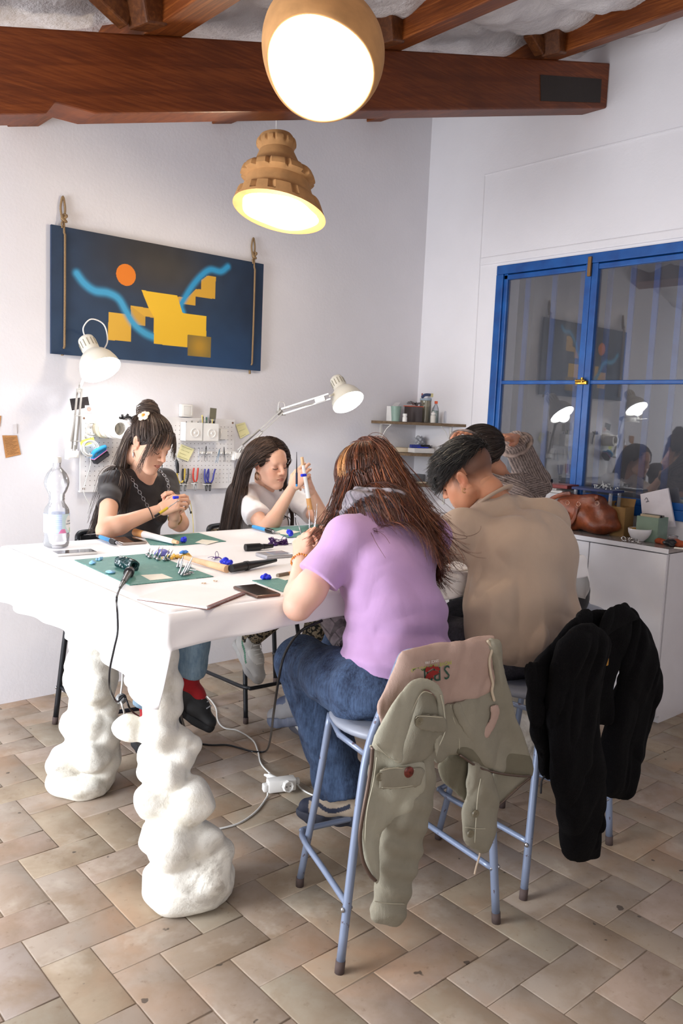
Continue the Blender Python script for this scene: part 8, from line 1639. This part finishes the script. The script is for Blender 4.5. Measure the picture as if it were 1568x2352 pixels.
t = thing('round_box', 'pale round wooden box at the left of the middle shelf', 'box', (AY(925, 1020, 3.98)[0]-.0, 3.98, Z2)); b = MB(); b.lathe([(.001, 0), (.055, 0), (.055, .026), (.050, .030), (.001, .030)], 28); b.done('box', mat('pale_birch', 'c9b9a0', .7), t, 'auto')
Z3 = 1.0665
lath('lidded_jar', 'clear jar with a white lid on the lowest visible shelf', 'jar', (AY(992, 1085, 3.84)[0], 3.84, Z3), [('jar', [(.001, .001), (.026, .001), (.027, .055), (.025, .056), (.025, .003), (.001, .003)], M_clr), ('contents', [(.001, .004), (.024, .004), (.024, .026), (.001, .026)], mat('cream_grain', 'd9cfb8', .9)), ('lid', [(.001, .068), (.028, .067), (.029, .056), (.026, .056)], M_white)])
t = thing('clear_tub', 'clear tub with small brushes on the lowest visible shelf', 'tub', (AY(955, 1085, 3.92)[0], 3.92, Z3)); b = MB()
for bx, hs in (((0, -.035, .028), (.12, .0015, .055)), ((0, .035, .028), (.12, .0015, .055)), ((-.06, 0, .028), (.0015, .07, .055)), ((.06, 0, .028), (.0015, .07, .055)), ((0, 0, .001), (.12, .07, .002))): b.box(bx, hs)
b.done('tub', M_clr, t)
for i in range(5): tt = thing('small_brush', 'small pale brush lying in the clear tub', 'brush', (t.location[0]-.03+.015*i, 3.92, Z3+.004), i*.9, 'brushes in the clear tub'); b = MB(); b.tube([(-.03, 0, .003), (0, .004, .02), (.03, 0, .03)], .003, 6); b.done('handle', mat('brush_pale', 'cdbfa8', .7), tt, True)
t = thing('wood_plank', 'small pale wooden plank at the front of the lowest visible shelf', 'plank', (AY(962, 1108, 3.85)[0], 3.85, Z3)); b = MB(); b.box((0, 0, .005), (.10, .03, .010), (0, 0, -.25), .001); b.done('plank', mat('pale_birch', 'c9b9a0', .7), t)

# ================= on the cabinets =================
ZC = CZ+.0072
def Cb(px, py): p = AZ(px, py, ZC); return Vector(p)
# brown leather bag
c = Vector((4.03, 2.60, ZC)); t = thing('handbag', 'slouchy brown leather handbag on the cabinet beside the seated man', 'bag', tuple(c)); s = SDF(); 
def bp(px, py, x=4.03): q = AX(px, py, x)-np.array(c); return q
s.ell(bp(1345, 1190), (.075, .135, .075), k=.04); s.ell(bp(1385, 1205), (.085, .10, .055), k=.04); s.ell(bp(1320, 1165), (.06, .11, .06), k=.04); s.cap(bp(1300, 1143), bp(1385, 1150), .026, .022, k=.05); s.ell(bp(1395, 1180), (.05, .06, .05), k=.04); s.ell(bp(1300, 1205), (.08, .08, .05), k=.04)
s.disp = lambda X, Y, Z: .006*np.sin(30*(Y+.6*Z)+3*np.sin(9*Z+2))+.004*np.sin(55*(Z*.8-Y*.5)+2*np.sin(14*Y)); s.cut((0, 0, .001), (0, 0, -1), .006)
s2 = NT('brown_leather'); v = s2.coord(); s2.P(Base_Color=s2.ramp(s2.noise(v, 12, 5), [(.3, srgb('4a1e0e')), (.7, srgb('8a431f'))]), Roughness=.38); s2.bump(s2.noise(v, 45, 5, .7), .5, .006); M_lea = s2.m; sdf_obj('bag_body', s, .004, M_lea, t, world=False)
def strap(pts, x, w=.012): b = MB(); b.tube([tuple(bp(px, py, x)) for px, py in pts], lambda t_: (.003, w), 8, up=(1, 0, 0)); return b
strap([(1288, 1160), (1275, 1170), (1262, 1150), (1290, 1136), (1310, 1134)], 3.97).done('handle', M_lea, t, True); strap([(1325, 1162), (1318, 1190), (1305, 1205), (1292, 1195), (1302, 1175)], 3.955).done('handle', M_lea, t, True)
strap([(1368, 1138), (1371, 1150)], 3.965, .014).done('strap_tab', M_lea, t, True)
for (px, py) in ((1303, 1155), (1328, 1158), (1371, 1156)): b = MB(); q = Vector(bp(px, py, 3.952)); b.tube([tuple(q+Vector((0, .012*math.cos(a), .012*math.sin(a)))) for a in np.linspace(0, 2*PI, 15)[:-1]], .0022, 6, closed=True, smooth=False); b.done('ring', mat('rose_metal', 'c9a08c', .25, 1.0), t, True)
# open cardboard box
c = Vector((AZ(1423, 1215, ZC)[0], 2.36, ZC)); c[0] = 4.10; t = thing('cardboard_box', 'open brown cardboard box behind the white bowl', 'box', tuple(c)); b = MB()
for bx, hs, rr in (((-.045, 0, .08), (.003, .11, .16), None), ((.045, 0, .08), (.003, .11, .16), None), ((0, -.055, .08), (.09, .003, .16), None), ((0, .055, .08), (.09, .003, .16), None), ((0, 0, .002), (.09, .11, .003), None), ((.052, 0, .180), (.003, .11, .045), (0, .3, 0)), ((0, .062, .17), (.09, .003, .03), (.5, 0, 0))): b.box(bx, hs, rr)
b.done('carton', mat('cardboard', '8a6a3f', .85, var=.08), t)
# green file box with tablets, white board
c = Vector((4.07, AX(1500, 1170, 4.07)[1], ZC)); t = thing('file_box', 'sage green file box holding thin books under the window', 'box', tuple(c)); b = MB()
for bx, hs in (((-.05, 0, .065), (.003, .12, .13)), ((.05, 0, .065), (.003, .12, .13)), ((0, -.06, .065), (.10, .003, .13)), ((0, .06, .065), (.10, .003, .13)), ((0, 0, .002), (.10, .12, .003))): b.box(bx, hs)
b.done('case', mat('sage_green', '7f9586', .5), t)
for i in range(3): tt = thing('thin_book', ('cream thin book at the front of the green file box', 'black tablet in the middle of the green file box', 'grey thin book at the back of the green file box')[i], 'book', (c[0]-.03+.022*i, c[1], ZC+.005), 0, 'books in the green file box'); b = MB(); b.box((0, .0, .068), (.012, .105, .135), (0, .05, 0), .001); b.done('cover', mat(('bk_cream', 'bk_black', 'bk_grey')[i], ('b7a88f', '1c1a1c', '6f6a66')[i], .5), tt)
P = [Vector(AX(x, y, 4.16)) for x, y in ((1470, 1135), (1533, 1121), (1550, 1210), (1478, 1215))]; c = sum(P, Vector())/4; t = thing('white_board', 'white rectangular panel leaning on the window behind the green file box', 'board', tuple(c)); b = MB(); b.prism([tuple(p-c+Vector((-.10*max(0, (1.02-p[2])), 0, 0))) for p in P], (.012, 0, 0)); b.done('board', mat('board_white', 'd8d3da', .5), t); b = MB(); b.tube([tuple(Vector(AX(x, y, 4.157))-c) for x, y in ((1480, 1148), (1484, 1143), (1487, 1150), (1483, 1153), (1490, 1151))], .0012, 5); b.done('scribble', mat('ink_dark', '4a4550', .8), t)
# bowl with silver pieces
c = Cb(1470, 1228); c[0] = 3.99; c[1] = AX(1470, 1205, 3.99)[1]; t = thing('bowl', 'white bowl with an ochre inside near the cabinet corner', 'bowl', (c[0], c[1], ZC)); b = MB(); b.lathe([(.001, .002), (.026, .001), (.028, .006), (.045, .022), (.057, .045), (.060, .066), (.0585, .0675), (.0565, .066)], 40); b.done('outer', mat('bowl_white', 'e3e1e3', .25, var=.01), t, True); b = MB(); b.lathe([(.0566, .066), (.053, .046), (.041, .026), (.001, .012)], 40); b.done('inner', mat('ochre_glaze', 'b98b45', .35), t, True, label='ochre glazed inside')
for i in range(8): p_ = (c[0]-.075+.012*(i % 3), c[1]-.045+.014*i, ZC); tt = thing('silver_ring', 'silver ring in the heap before the white bowl', 'ring', p_, i*.8, 'silver rings before the bowl'); b = MB(); b.tube([(.010*math.cos(a), .006*math.sin(a)*(i % 2), .011+.010*math.sin(a)) if i % 2 else (.010*math.cos(a), .010*math.sin(a), .003) for a in np.linspace(0, 2*PI, 15)[:-1]], .0024, 6, closed=True, smooth=False); b.done('band', mat('bright_silver', 'd5d3cf', .12, 1.0), tt, True); 
# orange cloth, black case, clear glass at the far right
s = SDF(); s.ell((0, 0, .012), (.03, .07, .016), k=.02); s.ell((.0, -.05, .016), (.03, .05, .014), k=.02); s.disp = lambda X, Y, Z: .003*np.sin(90*(Y+X))+.003*np.sin(60*(X-Y)+2); s.cut((0, 0, .0005), (0, 0, -1)); o = sdf_obj('orange_cloth', s, .003, mat('rust_cloth', 'a04a28', .85, var=.15, vscale=30, bump=.4)); o.location = (4.02, AX(1528, 1222, 4.02)[1]-.02, ZC); tag(o, 'rust orange crumpled cloth at the right end of the worktop', 'cloth')
blob('black_case', 'small black case in front of the rust orange cloth', 'case', (0, 0), (.022, .034, .016), M_blk, 31, amp=.05).location = (3.965, AX(1535, 1235, 3.965)[1], ZC)
t = thing('glass_cup', 'small clear glass cup standing on the rust orange cloth', 'cup', (4.03, AX(1548, 1200, 4.03)[1], ZC+.028)); b = MB(); b.lathe([(.001, .002), (.022, .001), (.026, .022), (.0245, .022), (.021, .004), (.001, .004)], 28); b.done('cup', M_clr, t, True)
t = thing('paper_card', 'small cream card lying at the right end of the worktop', 'paper', (3.95, AX(1562, 1240, 3.95)[1], ZC)); b = MB(); b.box((0, 0, .002), (.03, .05, .004), (0, 0, .3)); b.done('card', M_paper, t)
# pile of flat boxes and the blue stand behind the man
c = Vector((4.08, AX(1262, 1140, 4.08)[1], ZC)); t = thing('storage_tub', 'pale grey storage tub behind the seated man, under the red box', 'box', tuple(c)); b = MB(); b.box((0, 0, .1), (.16, .26, .199), bev=.004); b.done('tub', mat('tub_grey', 'a9a6a8', .5), t)
zz = ZC+.2005
for i, (nm, lab, dx, dy, sz, col, rz) in enumerate((('flat_box', 'flat grey box directly on the storage tub', .0, .0, (.15, .25, .016), 'b5b1ae', .05), ('flat_box', 'thin grey folder on the pile behind the seated man', .0, .01, (.15, .23, .010), '8f8b88', -.08), ('flat_box', 'flat red box with white marks on the pile beneath the window', .01, -.03, (.14, .22, .020), '6e1f1c', .1), ('flat_box', 'small black box topmost on the pile behind the seated man', -.01, .055, (.09, .09, .022), '1d1b1e', -.1))):
    tt = thing(nm, lab, 'box', (c[0]+dx, c[1]+dy, zz), rz, 'flat boxes on the storage tub'); b = MB(); b.box((0, 0, sz[2]/2), sz, bev=.002); b.done('case', mat('fb_'+col, col, .5, var=.1), tt)
    if i == 3: b = MB(); b.box((0, 0, sz[2]+.0005), (.06, .06, .001)); b.done('window', mat('grey_screen', '9b9b95', .3), tt)
    zz += sz[2]+.0005
c = Vector((4.09, AX(1372, 1125, 4.09)[1], ZC)); t = thing('blue_stand', 'dark blue shelf stand on clear posts behind the brown handbag', 'stand', tuple(c)); b = MB(); b.box((0, 0, .238), (.12, .26, .014), bev=.002); b.done('top', mat('navy_board', '24305e', .4), t)
for sx in (-1, 1):
    for sy in (-1, 1): b = MB(); b.box((sx*.045, sy*.11, .1155), (.014, .014, .231)); b.done('post', M_clr, t)
s = SDF(); rg = np.random.default_rng(77)
for i in range(26): q = rg.normal(size=3)*v3(.018, .05, .006)+v3(0, 0, .012); s.cap(q, q+rg.normal(size=3)*.010+v3(0, 0, .006), .004, .001, k=.002)
s.cut((0, 0, .0), (0, 0, -1)); o = sdf_obj('crystal_cluster', s, .0022, mat('crystal', 'cfd3d4', .1, coat=.5)); o.location = (c[0], AX(1387, 1118, 4.09)[1], ZC+.2455); tag(o, 'sparkling clear crystal cluster on the dark blue stand', 'crystal')

# ================= cords on the floor =================
def fl(px, py, z=.005): return Vector(AZ(px, py, z))
c = fl(645, 1815); t = thing('power_adaptor', 'white three-way plug adaptor on the floor under the table', 'adaptor', tuple(c), -.35); b = MB(); b.box((0, 0, .026), (.115, .045, .05), bev=.006); b.done('housing', M_white, t, 'auto')
b = MB(); M = Matrix.Translation((.018, -.022, .026)) @ Vector((.2, -1, .15)).to_track_quat('Z', 'Y').to_matrix().to_4x4(); b.lathe([(.001, .012), (.017, .012), (.018, .018), (.0225, .018), (.0235, 0)], 8, M=M); b.done('socket', M_white, t, 'auto'); b = MB()
for sx in (-1, 1): b.cyl(M @ Vector((.008*sx, 0, .0118)), M @ Vector((.008*sx, 0, .0128)), .0025, seg=8)
b.done('pin_holes', mat('hole_dark', '3c3838', .9), t)
b = MB(); b.cyl((-.015, .022, .030), (-.03, .075, .030), .018, .012, 14); b.cyl((-.03, .075, .03), (-.04, .10, .025), .008, .005, 10); b.done('plug', M_white, t, 'auto'); b = MB(); b.box((-.066, -.004, .022), (.022, .03, .03), bev=.005); b.done('plug', M_white, t, 'auto'); b = MB(); b.box((.068, .006, .028), (.02, .024, .024), bev=.005); b.done('plug', M_white, t, 'auto')
def cord(label, pts, m, r, nm='floor_cable', z=None):
    P = [Vector(p) for p in pts]; t0 = P[0]; b = MB(); b.tube([tuple(p-t0) for p in P], r, 7); o = b.done(nm, m, None, True); o.location = t0; return tag(o, label, 'cord')
cord('white cord snaking from the adaptor towards the black shoe', [fl(625, 1782, .03), fl(600, 1755), fl(592, 1725), fl(580, 1700), fl(545, 1678), fl(515, 1672), fl(500, 1655), fl(495, 1625), fl(475, 1600), fl(440, 1580)], M_cab, .0038)
cord('white cord curving from the adaptor back to the near table leg', [fl(615, 1820, .02), fl(612, 1832), fl(590, 1862), fl(555, 1888), fl(520, 1900), fl(485, 1905), fl(440, 1900)], M_cab, .0038)
cord('white cord running from the adaptor under the nearest stool', [fl(682, 1800, .03), fl(692, 1812), fl(715, 1825), fl(760, 1840), fl(800, 1850)], M_cab, .0035)
cord('black cable looping over the floor between the table leg and the lilac woman', [AY(398, 1520, 2.45), AY(404, 1580, 2.45), AY(415, 1640, 2.45), fl(428, 1680, .03), fl(445, 1703, .006), fl(480, 1711), fl(520, 1711), fl(550, 1718), fl(580, 1726, .010), fl(610, 1725, .02), AY(620, 1700, 2.55), AY(628, 1640, 2.15), AY(640, 1560, 1.98), AY(655, 1500, 1.96), AY(690, 1450, 1.90), AY(740, 1425, 1.88)], M_blk, .0042)
# cables and the clear clip hanging between the table legs
X_ = Vector(AY(278, 1605, 2.62)); t = thing('cable_clip', 'clear clip gathering black and white cables between the two table legs', 'clip', tuple(X_)); b = MB(); b.sph((0, 0, 0), .020, 16); b.done('clip', glass('clip_clear', 'cfd2d4', .35, .08), t, True); b = MB(); b.tube([(-.012, -.01, .01), (.006, -.014, .014), (.012, -.004, -.006), (-.006, -.01, -.012)], .004, 6, closed=True); b.done('wire_wrap', M_blk, t, True)
cord('white cable dropping through the clear clip behind the near table leg', [AY(280, 1500, 2.62), AY(281, 1560, 2.62), AY(277, 1605, 2.62), AY(285, 1635, 2.62), fl(293, 1680, .04), fl(330, 1700)], M_cab, .0035, 'hanging_cable')
cord('black cable dropping from the soldering iron through the clear clip', [AX(262, 1605, 1.12), AY(270, 1612, 2.5), AY(286, 1600, 2.6), AY(300, 1630, 2.6), fl(325, 1650, .20)], M_blk, .0034, 'hanging_cable')
